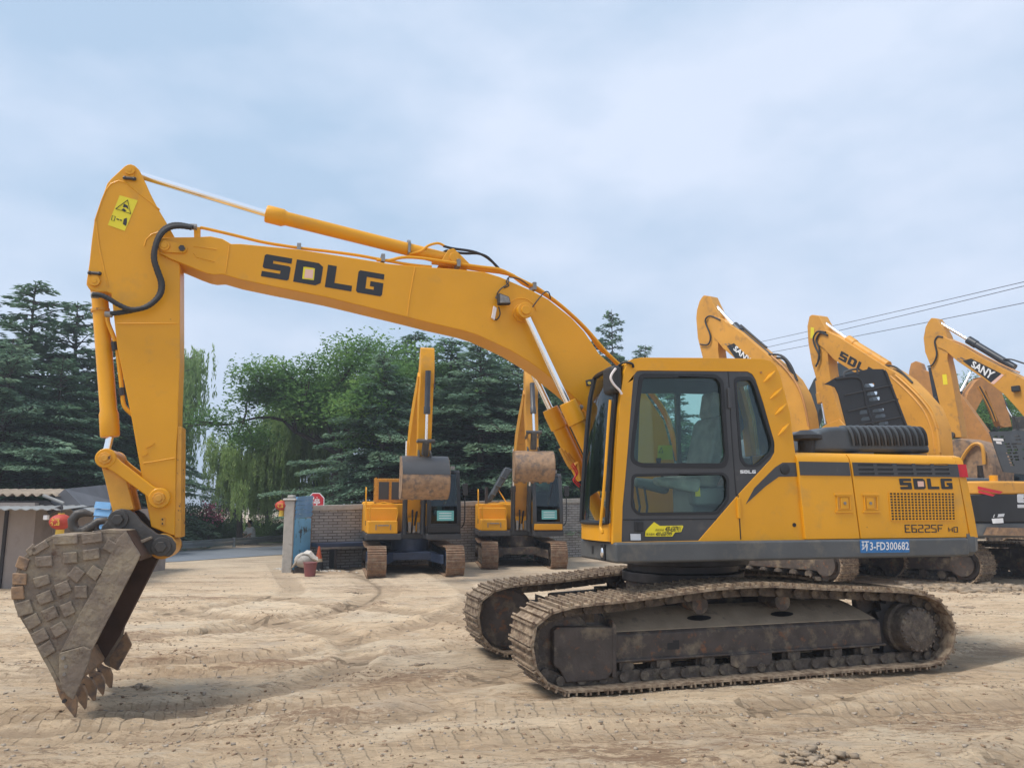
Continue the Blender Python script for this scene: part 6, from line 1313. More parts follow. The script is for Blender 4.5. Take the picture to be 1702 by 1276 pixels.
m.build('stem', 'bark', fl_); V, F = leaves(np.array([0, 0, q[2] - .3]) + rg.randn(2500, 3) * [.45, .3, .4], rg.randn(2500, 3), .1, .05, 1, rg, False); c = bpy.data.objects.new('foliage', npmesh('foliage', V, F, 'leaf_hedge')); COL.objects.link(c); c.parent = fl_
hp0, hp1 = at(290, 893, 34.5), at(520, 884, 40); n = 26000; rg = np.random.RandomState(2); t = rg.rand(n); C = np.c_[hp0[0] * (1 - t) + hp1[0] * t, hp0[1] * (1 - t) + hp1[1] * t, np.zeros(n)]; C[:, 0] += rg.randn(n) * .1; C[:, 1] += (rg.rand(n) - .5) * .8; C[:, 2] = (.55 + .15 * np.sin(t * 60) + rg.rand(n) * .15) * np.sqrt(rg.rand(n)) + .0
V, F = leaves(C, rg.randn(n, 3), .10, .06, 1, rg, False); he = bpy.data.objects.new('hedge', npmesh('hedge', V, F, 'leaf_hedge')); COL.objects.link(he); tag(he, label='low clipped hedge along the far side of the road', cat='hedge', kind='stuff')
# far-off woods closing the horizon
def wood(name, lab, x0, x1, y, hgt, seed, n=9000, lm='leaf_cedar'):
    rg = np.random.RandomState(seed); x = x0 + (x1 - x0) * rg.rand(n); hh = hgt * (.65 + .35 * np.abs(np.sin(x * .23 + seed)) + .15 * np.sin(x * .9)); C = np.c_[x, y + rg.randn(n) * 1.5, hh * rg.rand(n) ** .7]
    V, F = leaves(C, rg.randn(n, 3), .9, .6, .8, rg, False); o = bpy.data.objects.new(name, npmesh(name, V, F, lm)); COL.objects.link(o); tag(o, label=lab, cat='woodland', kind='stuff')
wood('distant_wood', 'dark far-off wood behind the wall and cedars', -6, 70, 52, 6.5, 2, 26000)
wood('distant_wood', 'dark far-off wood behind the shed', -60, -26, 46, 8, 3, 12000)
# ================================================================== OVERHEAD WIRES
for i, (a, b) in enumerate((((1702, 466), (1262, 568.5)), ((1702, 473), (1262, 580)), ((1702, 501), (1262, 589)))):
    A = at(*a, 26); B = at(*b, 44); d = A - B; A2 = A + d * .5; B2 = B - d * .05
    P = [B2 * (1 - t) + A2 * t - np.array([0, 0, 1]) * .5 * math.sin(math.pi * t) * .12 for t in np.linspace(0, 1, 16)]
    o = MB().tube(P, .013, 5).build('overhead_wire', 'wire'); tag(o, label=('topmost thin overhead wire above the raised booms', 'middle thin overhead wire close under the topmost one', 'lowest overhead wire, crossing the rightmost boom tip')[i], cat='wire', group='overhead wires')
# ================================================================== PARKED MACHINES
def mtrackpath(L_=4.2, r=.42, sag=.05):
    a = L_ / 2 - r; P = [(a + r * math.sin(t), r + r * -math.cos(t)) for t in np.linspace(0, math.pi, 7)]
    P += [(0, 2 * r - sag)] + [(-a - r * math.sin(t), r + r * math.cos(t)) for t in np.linspace(0, math.pi, 7)]
    P += [(0, 0)]
    return P[::-1]
SHARE = {}
def swap(o, key):       # parts of the same build share mesh data
    if key in SHARE: old = o.data; o.data = SHARE[key]; bpy.data.meshes.remove(old)
    else: SHARE[key] = o.data
    return o
def digger(name, loc, yaw, label, body='yellow_faded', cabc='grey_paint', undc='black', urz=0.0, sc=1.0, door='yellow_faded', group='parked excavators', guard=False, sheet=True, rearstyle=None, cover_open=None, tl=4.2, sw=.5, gauge=1.05, shoe='track_rust'):
    r = empty(name, tuple(loc), yaw, label=label, cat='excavator', group=group); r.scale = (sc, sc, sc)
    for s in (1, -1):
        y0, y1 = sorted((s * (gauge - sw / 2), s * (gauge + sw / 2))); key = f'trk{s}{sw}{gauge}{tl}{shoe}'
        t = make_track(mtrackpath(tl), y0, y1, 52, r, m_shoe=shoe, rz=urz, simple=False, seed=3)
        m = MB(); o_ = s * (gauge + sw * .30); i_ = s * (gauge - sw * .35)
        m.prismx([(o_, .26), (o_, .52), (s * gauge, .66), (i_, .66), (i_, .26)], -tl / 2 + .55, tl / 2 - .75); f = m.build('track_frame', undc, r, bev=.02, rz=urz)
        m = MB(); m.ycyl((tl / 2 - .42, .42), y0 + .08, y1 - .08, .30, 24); m.ycyl((tl / 2 - .42, .42), y0 + .05, y1 - .05, .12, 16); m.build('idler_wheel', 'frame_grime', f)
        m = MB(); m.ycyl((-tl / 2 + .42, .42), y0 + .1, y1 - .1, .31, 24); m.ycyl((-tl / 2 + .42, .42), min(y0 if s < 0 else y1, gauge * s), max(y0 if s < 0 else y1, gauge * s), .24, 24); m.build('final_drive', 'frame_grime', f)
        m = MB(); 
        for k in range(7): m.ycyl((-1.25 + k * .4, .18), y0 + .1, y1 - .08, .085, 12)
        m.build('track_rollers', 'chain_grime', f)
    m = MB(); m.box(-.8, .8, -.7, .7, .40, .62)
    for sy in (1, -1):
        m.hexa([(.35, sy * .3, .40), (1.35, sy * .82, .30), (1.15, sy * .82, .30), (-.0, sy * .3, .40), (.35, sy * .3, .66), (1.35, sy * .82, .56), (1.1, sy * .82, .56), (-.0, sy * .3, .66)]); m.hexa([(-.35, sy * .3, .40), (-1.3, sy * .82, .30), (-1.1, sy * .82, .30), (.0, sy * .3, .40), (-.35, sy * .3, .66), (-1.3, sy * .82, .56), (-1.05, sy * .82, .56), (.0, sy * .3, .66)])
    m.cyl((0, 0, .62), (0, 0, .98), .55, 32); m.build('centre_frame', undc, r, bev=.02, rz=urz)
    plan = [(1.25, 1.32), (1.25, .35), (.5, .3), (.5, -.3), (1.15, -.35), (1.15, -1.32), (-2.1, -1.32), (-2.1, 1.32)]
    MB().prismz(plan, .98, 1.14).build('platform', 'grey_paint' if undc != 'black' else 'black', r, bev=.02)
    # counterweight, rounded in plan
    cp = [(-1.95, 1.33), (-2.35, 1.33)] + [(-2.35 - .5 * math.sin(t), 1.0 + .33 * math.cos(t) - .35 * (1 - math.cos(t))) for t in np.linspace(.2, 1.45, 5)]
    cp = cp + [(-2.9, 0)] + [(a, -b) for a, b in cp[::-1]]
    if rearstyle:
        cw_ = MB().prismz([(a * 1.0, b) for a, b in cp], 1.85, 2.12).build('counterweight', body, r, bev=.05, seg=3)
        MB().prismz([(a * 1.004 - .002, b * 1.004) for a, b in cp], 1.30, 1.849).build('counterweight_band', 'black', cw_, bev=.02)
        MB().prismz([(a * .995, b * .995) for a, b in cp], 1.0, 1.299).build('counterweight_foot', 'skirt_grey', cw_, bev=.05)
    else:
        cw_ = MB().prismz(cp, 1.02, 2.05).build('counterweight', body, r, bev=.07, seg=3)
    m = MB(); m.box(-1.94, -.62, .35, 1.30, 1.145, 2.0); sd_ = m.build('side_door', door, r, bev=.03); MB().box(-1.30, -1.29, 1.301, 1.304, 1.18, 1.95).build('door_gap', 'black', sd_)
    MB().box(-1.0, -.9, 1.302, 1.32, 1.5, 1.6).build('latch', 'steel', sd_, bev=.004)
    m = MB(); m.box(-1.94, -.3, -1.30, .345, 1.145, 1.98); m.build('engine_cover', body, r, bev=.04)
    if not cover_open: m = MB(); m.box(-1.8, -.7, -.9, .8, 1.98, 2.16); m.build('engine_hood', cabc, r, bev=.06, seg=3)
    m = MB(); m.box(-.28, .55, -1.30, -.42, 1.145, 1.86); b_ = m.build('tool_box', body, r, bev=.03)
    m = MB(); m.box(.56, 1.12, -1.28, -.45, 1.145, 1.50); b2_ = m.build('front_tool_box', body, r, bev=.03)
    m = MB(); m.box(1.122, 1.14, -1.0, -.7, 1.36, 1.39); 
    for y_ in (-1.05, -.65): m.box(1.122, 1.135, y_ - .012, y_ + .012, 1.25, 1.4)
    m.build('latch', 'steel', b2_)
    # cab
    cb_ = MB(); prof = [(-.55, 1.145), (1.20, 1.145), (1.30, 1.35), (1.28, 1.9), (1.02, 2.86), (.92, 2.93), (-.45, 2.93), (-.57, 2.85)]
    gl = [[(-.45, 1.95), (.15, 1.95), (.15, 2.78), (-.42, 2.78)], [(.25, 1.35), (1.10, 1.35), (1.14, 1.9), (.92, 2.78), (.25, 2.78)]]
    for ya, yb in ((1.25, 1.30), (.35, .40)): cb_.plate([prof] + [rnd(q, .06) for q in gl], ya, yb)
    cab_ = cb_.build('cab', cabc, r, bev=.015)
    m = MB(); m.prism([(1.02, 2.86), (.92, 2.93), (-.45, 2.93), (-.57, 2.85), (-.55, 2.78), (.98, 2.80)], .40, 1.25); m.build('roof', cabc, cab_, bev=.015)
    m = MB(); m.box(-.57, -.50, .40, 1.25, 1.145, 1.95); m.box(-.57, -.50, .40, .50, 1.95, 2.8); m.box(-.57, -.50, 1.15, 1.25, 1.95, 2.8); m.build('rear_wall', cabc, cab_)
    for q in gl:
        for ya in (1.27, .37): MB().prism(rnd(q, .06), ya, ya + .006).build('window', 'cab_glass_dark', cab_, smooth=False)
    m = MB(); m.prism([(1.295, 1.42), (1.28, 1.9), (1.03, 2.82), (1.02, 2.82), (1.27, 1.9), (1.285, 1.42)], .46, 1.19); m.build('windscreen', 'cab_glass_dark', cab_, smooth=False)
    m = MB()
    for ya, yb in ((.40, .46), (1.19, 1.25)): m.prism([(1.22, 1.145), (1.305, 1.35), (1.285, 1.9), (1.02, 2.86), (.97, 2.86), (1.22, 1.9), (1.2, 1.3)], ya, yb)
    m.prism([(1.20, 1.145), (1.30, 1.35), (1.295, 1.42), (1.22, 1.42), (1.18, 1.145)], .46, 1.19); m.build('front_frame', cabc, cab_, bev=.01)
    MB().prism([(1.21, 1.15), (1.315, 1.18), (1.33, 1.35), (1.25, 1.36)], .38, 1.27).build('front_skirt', body if cabc != 'black' else cabc, cab_, bev=.01)
    m = MB(); m.box(-.2, .35, .6, 1.05, 1.4, 1.75); m.box(-.35, -.2, .6, 1.05, 1.5, 2.3); m.build('seat', 'interior_light', cab_, bev=.05)
    if sheet:
        x = lambda z: float(np.interp(z, [1.42, 1.9, 2.82], [1.297, 1.282, 1.032])) + .004
        MB().add([(x(1.5), .62, 1.5), (x(1.5), 1.10, 1.5), (x(1.78), 1.10, 1.78), (x(1.78), .62, 1.78)], [(0, 1, 2, 3)]).build('paper_sheet', 'cyan_paper', cab_, smooth=False)
        m = MB(); 
        for k in range(3): zz_ = 1.56 + k * .07; m.add([(x(zz_) + .002, .68, zz_), (x(zz_) + .002, 1.03, zz_), (x(zz_) + .002, 1.03, zz_ + .018), (x(zz_) + .002, .68, zz_ + .018)], [(0, 1, 2, 3)])
        m.build('paper_print', 'decal_white', cab_, smooth=False)
    m = MB(); m.tube([(1.15, 1.34, 1.3), (1.2, 1.42, 1.5), (1.15, 1.42, 2.3), (1.05, 1.34, 2.5)], .018, 6, 4); m.build('handrail', cabc, cab_)
    for y_ in (.5, 1.1): MB().box(.93, 1.02, y_ - .06, y_ + .06, 2.94, 3.04).build('roof_light', 'lamp_lens', cab_, bev=.01)
    MB().tube([(1.27, .8, 1.95), (1.22, .95, 2.3), (1.12, 1.02, 2.6)], .012, 6).build('wiper', 'rubber', cab_)
    m = MB()
    for k in range(6): m.box(-.05 + k * .06, -.02 + k * .06, -1.302, -1.30, 1.35, 1.6)
    m.build('vent', 'black', b_)
    m = MB(); m.box(-1.1, -1.0, -1.0, -.9, 1.98, 2.35); m.cyl((-1.05, -.95, 2.3), (-1.05, -.95, 2.55), .06, 14); m.build('exhaust', 'dark_metal', r)
    m = MB(); m.tube([(1.14, -.5, 1.5), (1.16, -.5, 1.95), (1.16, -1.2, 1.95), (1.14, -1.2, 1.5)], .016, 6, 2); m.build('step_rail', body, r)
    m = MB()
    for k in range(4): m.box(.5, .62, -.24 + k * .13, -.16 + k * .13, 1.15, 1.35 + .1 * (k % 2))
    m.build('control_valves', 'steel', r, bev=.01)
    m = MB(); m.box(1.15, 1.2, 1.36, 1.52, 2.2, 2.55); m.build('mirror', 'rubber', cab_, bev=.03)
    MB().tube([(.3, -1.30, 1.86), (.3, -1.32, 2.35), (.55, -1.32, 2.35), (.62, -1.32, 1.5)], .018, 6, 2).build('handrail', body, r)
    m = MB(); m.tube([(.2, -.1, 1.2), (.5, -.15, 1.5), (.55, -.2, 1.9)], .03, 6, 4); m.tube([(.2, .1, 1.2), (.55, .1, 1.5), (.6, .15, 1.9)], .03, 6, 4); m.tube([(.3, 0, 1.15), (.65, 0, 1.4), (.6, 0, 2.0)], .025, 6, 4); m.build('boom_base_hose', 'rubber', r)
    return r
def cylinder(par, a, b, split, rb, rr, mat_b, name='hydraulic_cylinder', flare=True):
    a = np.array(a, float); b = np.array(b, float); s = a + (b - a) * split; d = (b - a) / np.linalg.norm(b - a)
    o = MB().tube([a, s - d * .2, s - d * .18, s], [rb, rb, rb * 1.18, rb * 1.18], 16).build(name, mat_b, par)
    MB().cyl(s, b, rr, 12).build('piston_rod', 'chrome', o); return o
def hbucket(par, c, rotm, w=1.0, sz=1.0, mt='bucket_rust', upper='grey_paint'):
    """a digging bucket: profile in x-z about its pin, then turned"""
    prof = [tuple(p) for p in catmull([(-.05, .0), (.30, .06), (.62, -.02), (.86, -.25), (.95, -.55), (.86, -.82), (.62, -1.02), (.30, -1.10), (.05, -1.08)], 4)]
    ca, sa = math.cos(rotm), math.sin(rotm); T = lambda p: (c[0] + sz * (ca * p[0] - sa * p[1]), c[1] + sz * (sa * p[0] + ca * p[1]))
    P = [T(p) for p in prof]; I = inner([np.array(p) for p in P], .03)
    o = MB().prism(P + I[::-1], -w / 2, w / 2).build('bucket', mt, par, bev=.01)
    up = [T((p[0], p[1])) for p in prof[:14]]; IO = inner([np.array(p) for p in up], -.006)
    if upper: MB().prism(up + IO[::-1], -w / 2 + .01, w / 2 - .01).build('upper_shell', upper, o)
    for y_ in (-w / 2 + .0, w / 2 - .03): MB().prism(P, y_, y_ + .03).build('side_plate', mt, o, bev=.005)
    tip = T((-.12, -1.12))
    for k in range(5): y_ = -w / 2 + .1 + k * (w - .2) / 4; e = T((.12, -1.10)); MB().tube([(e[0], y_, e[1]), (tip[0], y_, tip[1])], [.06, .02], 6).build('tooth', mt, o)
    for y_ in (-.17, .13): MB().prism([T(p) for p in ((-.16, .0), (-.1, .18), (.08, .22), (.34, .16), (.42, .02), (.2, -.02), (0, -.1))], y_, y_ + .04).build('bucket_ear', 'bucket_ear', o, bev=.01)
    return o
def pose_arm(r, foot, a1, Lb, a2, La, a3, body, hb=.36, wid=.36, cylm='cyl_black', bw=1.0, upper='grey_paint', bmat='bucket_rust', letter=None):
    """bent boom up from foot at angle a1, arm hanging at a2, bucket turned a3"""
    f = np.array(foot); c, s = math.cos(a1), math.sin(a1); B = lambda x, z: (f[0] + c * x - s * z, f[1] + s * x + c * z)
    top = [(-.12, .12), (.3, .28), (Lb * .30, .78), (Lb * .42, .98), (Lb * .52, .98), (Lb * .75, .62), (Lb * .95, .22), (Lb + .1, .1)]
    bt = [(Lb + .1, -.1), (Lb * .93, -.12), (Lb * .70, .18), (Lb * .5, .38), (Lb * .38, .36), (Lb * .25, .18), (.3, -.12), (-.12, -.12)]
    bo = MB().prism([B(*p) for p in top + bt], -wid / 2, wid / 2).build('boom', body, r, bev=.012)
    m = MB(); 
    for y_ in (-.1, .0, .1): m.tube([(B(x, z + .06)[0], y_, B(x, z + .06)[1]) for x, z in top[2:]], .016, 6)
    m.build('boom_pipe', body, bo)
    tip = B(Lb, 0); ca, sa = math.cos(a2), math.sin(a2); A = lambda x, z: (tip[0] + ca * x - sa * z, tip[1] + sa * x + ca * z)
    ap = [(-.62, .02), (-.78, .16), (-.74, .3), (-.35, .42), (.15, .40), (.3, .30), (La - .3, .14), (La + .08, .1), (La + .08, -.08), (La - .3, -.1), (.4, -.24), (.0, -.26), (-.3, -.1)]
    ar = MB().prism([A(*p) for p in ap], -wid * .42, wid * .42).build('arm', body, r, bev=.012)
    return B, A, tip, bo, ar
# ---- machine A
aA = R(13)
def front_machine(px, Yd, a, label, dx, arm_a, low, hood, **k):
    p = at(px, 900, Yd); r = digger('excavator', (p[0], Yd, -.02), -math.pi / 2 + a, label, **k)
    return r
rA = front_machine(681, 19.6, R(13), 'parked excavator facing the camera, left one, dark steel topped bucket hanging and cage guard behind', 0, 0, 0, 0, body='yellow', cabc='black', undc='bed_blue', shoe='track_rust', group='excavators parked facing the camera', sc=.85)
B, A, tip, bo, ar = pose_arm(rA, (.45, 1.75), R(50), 4.5, R(-95), 2.05, 0, 'yellow', wid=.42)
def liftcyl(r, foot, B, Lb, mat_='cyl_black', y=.26, split=.55):
    for s_ in (1, -1):
        t = B(Lb * .45, .66); cylinder(r, (1.0, s_ * y, 1.12), (t[0], s_ * y, t[1]), split, .07, .04, mat_, 'lift_cylinder')
liftcyl(rA, None, B, 4.5)
def arm_dress(r, B, A, Lb, La, bucket_rot, cylm='cyl_black', bw=1.0, upper='grey_paint', bmat='bucket_rust', sz=.85):
    p = B(Lb * .48, 1.12); q = A(-.68, .18); cylinder(r, (p[0], 0, p[1]), (q[0], 0, q[1]), .62, .065, .035, cylm, 'arm_cylinder')
    p = A(-.15, .52); k = A(La - .42, .52); cylinder(r, (p[0], 0, p[1]), (k[0], 0, k[1]), .62, .07, .038, cylm, 'bucket_cylinder')
    e = A(La, 0); l0 = A(La - .4, .05); m = MB()
    for y_ in (-.17, .17): m.tube([(k[0], y_, k[1]), (l0[0], y_, l0[1])], .04, 6)
    m.build('tipping_link', 'steel', r); cc, ss = math.cos(bucket_rot), math.sin(bucket_rot)
    be = (e[0] + sz * (cc * .32 - ss * .12), e[1] + sz * (ss * .32 + cc * .12)); m = MB(); m.tube([(k[0], 0, k[1]), (be[0], 0, be[1])], .09, 8); m.ycyl(k, -.22, .22, .05, 12); m.build('bucket_link', 'bucket_ear', r)
    h = MB(); 
    for y_ in (-.08, .06): a0, a1, a2_ = B(Lb - .3, .3), B(Lb + .15, .55), A(.3, .5); h.tube([(a0[0], y_ + .1, a0[1]), (a1[0], y_ + .16, a1[1]), (a2_[0], y_ + .12, a2_[1])], .022, 6, 4)
    h.build('hydraulic_hose', 'rubber', r)
    return hbucket(r, e, bucket_rot, bw, sz, bmat, upper)
arm_dress(rA, B, A, 4.5, 2.05, R(-12), bw=1.2, sz=.95)
# cage guard and open engine cover of A
m = MB(); x0, x1 = -1.3, -1.22; 
m.plate([[(-1.25, 2.02), (-.35, 2.02), (-.35, 2.75), (-1.25, 2.75)]] + [[(-1.2 + .22 * i, 2.08 + .22 * j), (-1.03 + .22 * i, 2.08 + .22 * j), (-1.03 + .22 * i, 2.25 + .22 * j), (-1.2 + .22 * i, 2.25 + .22 * j)] for i in range(3) for j in range(3)], -1.02, -.98)
m2 = MB(); m2.box(-.40, -.34, -1.0, -.20, 2.0, 2.72); m2.build('open_hood', 'yellow_mesh', rA, bev=.02); 
for i in range(2): MB().box(-.338, -.33, -.92 + i * .38, -.62 + i * .38, 2.1, 2.62).build('hood_vent', 'grey_paint', rA)
m.build('guard_cage', 'yellow_mesh', rA, smooth=False)
# ---- machine B
rB = front_machine(860, 21.8, R(6), 'parked excavator facing the camera, right one, rusty bucket raised beside a tilted dark hood', 0, 0, 0, 0, body='yellow', cabc='grey_paint', undc='frame_grime', shoe='track_rust', group='excavators parked facing the camera', cover_open=True, sc=.85)
B, A, tip, bo, ar = pose_arm(rB, (.45, 1.75), R(49), 4.45, R(-76), 1.75, 0, 'yellow_faded', wid=.42)
liftcyl(rB, None, B, 4.45, 'grey_paint'); arm_dress(rB, B, A, 4.45, 1.75, R(-5), cylm='grey_paint', bw=1.12, upper=None, sz=.75)
hd_ = MB(); hd_.hexa([(-1.75, -.95, 2.05), (-1.1, -.95, 2.05), (-1.1, -.78, 2.05), (-1.75, -.78, 2.05), (-1.75, -.28, 3.25), (-1.1, -.28, 3.25), (-1.1, -.02, 3.15), (-1.75, -.02, 3.15)]); ho = hd_.build('open_hood', 'hood_grey', rB, bev=.05, seg=3)
for t in (.2, .45, .7): MB().tube([(-1.09, -.93 + .66 * t, 2.06 + 1.2 * t), (-1.09, -.76 + .72 * t, 2.06 + 1.1 * t)], .025, 6).build('hood_rib', 'hood_grey', ho)
MB().tube([(-1.0, -.25, 2.0), (-1.2, -.55, 2.5)], .02, 6).build('hood_prop', 'yellow', rB)
# ---- traced booms for the row at the right
def traced(r, fr, boom_p, arm_p, bw=.19, aw=.16, body='yellow_faded', rail=True, armedge=None):
    bo = MB().prism(U(boom_p, bw, fr), -bw, bw).build('boom', body, r, bev=.012); ar = MB().prism(U(arm_p, aw, fr), -aw, aw).build('arm', body, r, bev=.012)
    return bo, ar
def tcyl(r, fr, a, s, b, rb, rr, mb_, y=0, name='arm_cylinder'):
    A_, S_, B_ = (fr.un(*p, y) for p in (a, s, b)); A_ = np.array([A_[0], y, A_[1]]); S_ = np.array([S_[0], y, S_[1]]); B_ = np.array([B_[0], y, B_[1]]); d = (A_ - S_) / np.linalg.norm(A_ - S_)
    o = MB().tube([B_, S_ - d * .3, S_ - d * .28, S_], [rb, rb, rb * 1.2, rb * 1.2], 16).build(name, mb_, r); MB().cyl(S_, A_, rr, 12).build('piston_rod', 'chrome', o); return o
def ttube(r, fr, pts, r_, mt, y, name): p = U(pts, y, fr); return MB().tube([(a, y, z) for a, z in p], r_, 6, 4).build(name, mt, r)
TH = R(180 - 123 - 0)      # forward points left and away
def frm(x, y, udeg): return Frame((x, y, 0), R(udeg - 180))
d2 = lambda p: Z1(2.975, (1130, 460), p)
# D
FD = frm(6.8, 18.7, 123); rD = digger('excavator', (6.8, 18.7, -.02), FD.rz(), 'parked excavator in the right row, leftmost raised boom rising behind the cab roof', body='yellow_faded', cabc='grey_paint', undc='frame_grime', shoe='track_mud', group='excavators with raised booms in the right row', sheet=False, cover_open=True, tl=4.3, sw=.6, gauge=1.15)
boomD = d2([(140, 205), (165, 188), (215, 208), (300, 268), (440, 388), (500, 440), (560, 500), (600, 570), (630, 660), (645, 770)]) + [(1350, 790), (1345, 860), (1325, 870)] + [(1300, 800), (1288, 720), (1272, 660), (1240, 610)] + d2([(215, 352), (165, 292), (148, 240)])
armD = d2([(108, 98), (118, 88), (148, 92), (165, 130), (190, 180), (215, 245), (190, 300), (188, 360), (196, 420), (200, 560), (205, 700), (180, 705), (150, 640), (118, 420), (88, 300), (80, 200), (84, 160), (95, 120)])
bo, ar = traced(rD, FD, boomD, armD, body='yellow_faded')
tcyl(rD, FD, d2([(138, 98)])[0], d2([(268, 238)])[0], d2([(455, 405)])[0], .10, .055, 'cyl_black')
for k, pts in enumerate((d2([(440, 380), (500, 385), (545, 430), (580, 510)]), d2([(450, 400), (510, 400), (540, 445), (565, 510)]), d2([(300, 235), (340, 270), (415, 335), (430, 345)]))): ttube(rD, FD, pts, .03, 'rubber', .1 - .1 * k, 'hydraulic_hose')
for k in range(5): ttube(rD, FD, [(x + 4 - 7 * k, y - 2 + 2 * k) for x, y in d2([(440, 392), (500, 445), (565, 530), (600, 620), (625, 740)])], .028, 'orange_paint', .20 - .04 * k if k else .22, 'boom_pipe')
ttube(rD, FD, d2([(200, 210), (150, 190), (125, 215), (150, 285), (140, 330), (100, 330)]), .022, 'rubber', .2, 'hydraulic_hose')
def sany(bo, fr, quad, logo, tq, Y, stripe=None, chk=()):
    lb = MB().plate([U(quad, Y, fr)], Y, Y + .004).build('logo_panel', 'decal_black', bo)
    decal('maker_lettering', textmesh('SANY', .03), tq, fr, Y + .008, 'decal_white', lb)
    m = MB()
    for c in chk: m.prism(U([(c[0] - 2, c[1] - 1.6), (c[0] + 2, c[1] - .4), (c[0] + 1.6, c[1] + 1.8), (c[0] - 2.4, c[1] + .6)], Y, fr), Y, Y + .004)
    if chk: m.build('logo_squares', 'bucket_rust', bo)
    if stripe: decal('logo_stripe', rect(), stripe, fr, Y + .006, 'decal_pink', lb)
sany(bo, FD, d2([(232, 338), (268, 325), (385, 440), (310, 450)]), None, d2([(262, 355), (340, 430), (356, 402), (278, 335)]), .192, None, d2([(228, 330), (243, 345), (244, 328), (258, 337)]))
# open grille hood and open black hood
FH = Frame((10.6, 17.2, 0), R(8)); hoodq = [(1645, 717), (1715, 715), (1722, 790), (1668, 784)]
holes = []
for (x, y, w_) in ((1652, 724, 6), (1662, 724, 6), (1671, 724, 0), (1685, 723, 9), (1654, 729, 5), (1664, 729, 6), (1688, 729, 8), (1670, 736, 8), (1681, 736, 8), (1697, 736, 8), (1672, 741, 8), (1683, 741, 7), (1699, 745, 8), (1674, 746, 8), (1685, 746, 7), (1672, 751, 9), (1683, 751, 8), (1674, 757, 8), (1685, 757, 8), (1676, 762, 7), (1687, 762, 7), (1677, 767, 7), (1679, 771, 7), (1700, 760, 8), (1702, 770, 7)):
    if w_: holes.append(U([(x, y), (x + w_, y), (x + w_ + .5, y + 3), (x + .5, y + 3)], 0, FH))
def inworld(par, fr, mb_name, mt, loops, y0, y1, bev=0):
    o = MB().plate(loops, y0, y1).build(mb_name, mt, par, bev=bev); Mx = Matrix.Rotation(fr.rz(), 4, 'Z'); Mx.translation = Vector(fr.O); bpy.context.view_layer.update(); o.matrix_local = par.matrix_world.inverted() @ Mx; return o
FB2 = Frame((7.9, 17.3, 0), R(-6)); bh = d2([(715, 530), (770, 498), (850, 476), (930, 456), (1005, 456), (1025, 470), (1040, 510), (1130, 745), (1130, 790), (840, 790), (825, 735), (800, 640), (785, 580), (768, 545), (740, 534)])
sl = []
for x0, y0, x1, y1 in ((908, 530, 965, 548), (925, 570, 980, 588), (935, 596, 992, 615), (888, 660, 942, 680), (952, 654, 1012, 670), (896, 694, 950, 712), (965, 680, 1020, 698), (982, 718, 1036, 734), (922, 738, 966, 752)):
    sl.append(rnd(U(d2([(x0 + 4, y0), (x1, y0 - 6), (x1 - 2, y1 - 6), (x0, y1)]), 0, FB2), .03))
bhk = inworld(rD, FB2, 'open_black_hood', 'black', [U(bh, 0, FB2)] + sl, -.05, 0, .012)
def addin(par, fr, mb, nm, mt):
    o = mb.build(nm, mt, par); Mx = Matrix.Rotation(fr.rz(), 4, 'Z'); Mx.translation = Vector(fr.O); bpy.context.view_layer.update(); o.matrix_local = par.matrix_world.inverted() @ Mx; return o
m = MB()
for a, b in (((815, 585), (1050, 535)), ((835, 665), (1080, 605)), ((850, 740), (1105, 690))): p = U(d2([a, b]), .01, FB2); m.tube([(x, .015, z) for x, z in p], .018, 6)
for pts in (((770, 505), (880, 500), (910, 560), (925, 640), (960, 745)), ((1012, 462), (1035, 520), (1120, 740))): p = U(d2(pts), .01, FB2); m.tube([(x, .01, z) for x, z in p], .03, 8, 4)
addin(rD, FB2, m, 'hood_rib', 'black'); p = U(d2([(812, 495), (816, 470), (870, 456), (878, 470), (880, 480)]), 0, FB2); addin(rD, FB2, MB().tube([(x, .0, z) for x, z in p], .025, 8, 3), 'hood_handle', 'grey_paint')
# E
FE = frm(9.6, 18.6, 110); rE = digger('excavator', (9.6, 18.6, -.02), FE.rz(), 'parked excavator in the right row, middle raised boom, black red-flashed counterweight', body='yellow_faded', undc='frame_grime', shoe='track_mud', group='excavators with raised booms in the right row', rearstyle=1, cover_open=True, urz=R(13), sheet=False, tl=4.3, sw=.6, gauge=1.15)
boomE = d2([(672, 300), (690, 268), (720, 262), (780, 290), (860, 340), (1000, 430), (1060, 465), (1110, 500), (1170, 560), (1240, 640), (1280, 740), (1292, 860)]) + [(1568, 800), (1560, 850), (1530, 860)] + d2([(1175, 960), (1160, 860), (1130, 740), (1080, 640), (1000, 560), (930, 510), (850, 462), (760, 405), (710, 350), (680, 330)])
armE = d2([(640, 192), (652, 184), (686, 190), (700, 215), (722, 255), (745, 320), (730, 370), (735, 440), (748, 530), (772, 620), (800, 695), (805, 745), (740, 760), (720, 700), (690, 560), (652, 425), (634, 320), (630, 240)])
bo, ar = traced(rE, FE, boomE, armE, body='yellow_faded')
tcyl(rE, FE, d2([(675, 196)])[0], d2([(832, 306)])[0], d2([(1030, 432)])[0], .10, .05, 'yellow_faded'); tcyl(rE, FE, d2([(722, 725)])[0], d2([(704, 620)])[0], d2([(690, 510)])[0], .11, .055, 'yellow_faded', .0, 'bucket_cylinder')
decal('maker_lettering', blocktext('SDLG'), d2([(783, 402), (955, 498), (972, 462), (798, 362)]), FE, .193, 'decal_black', bo)
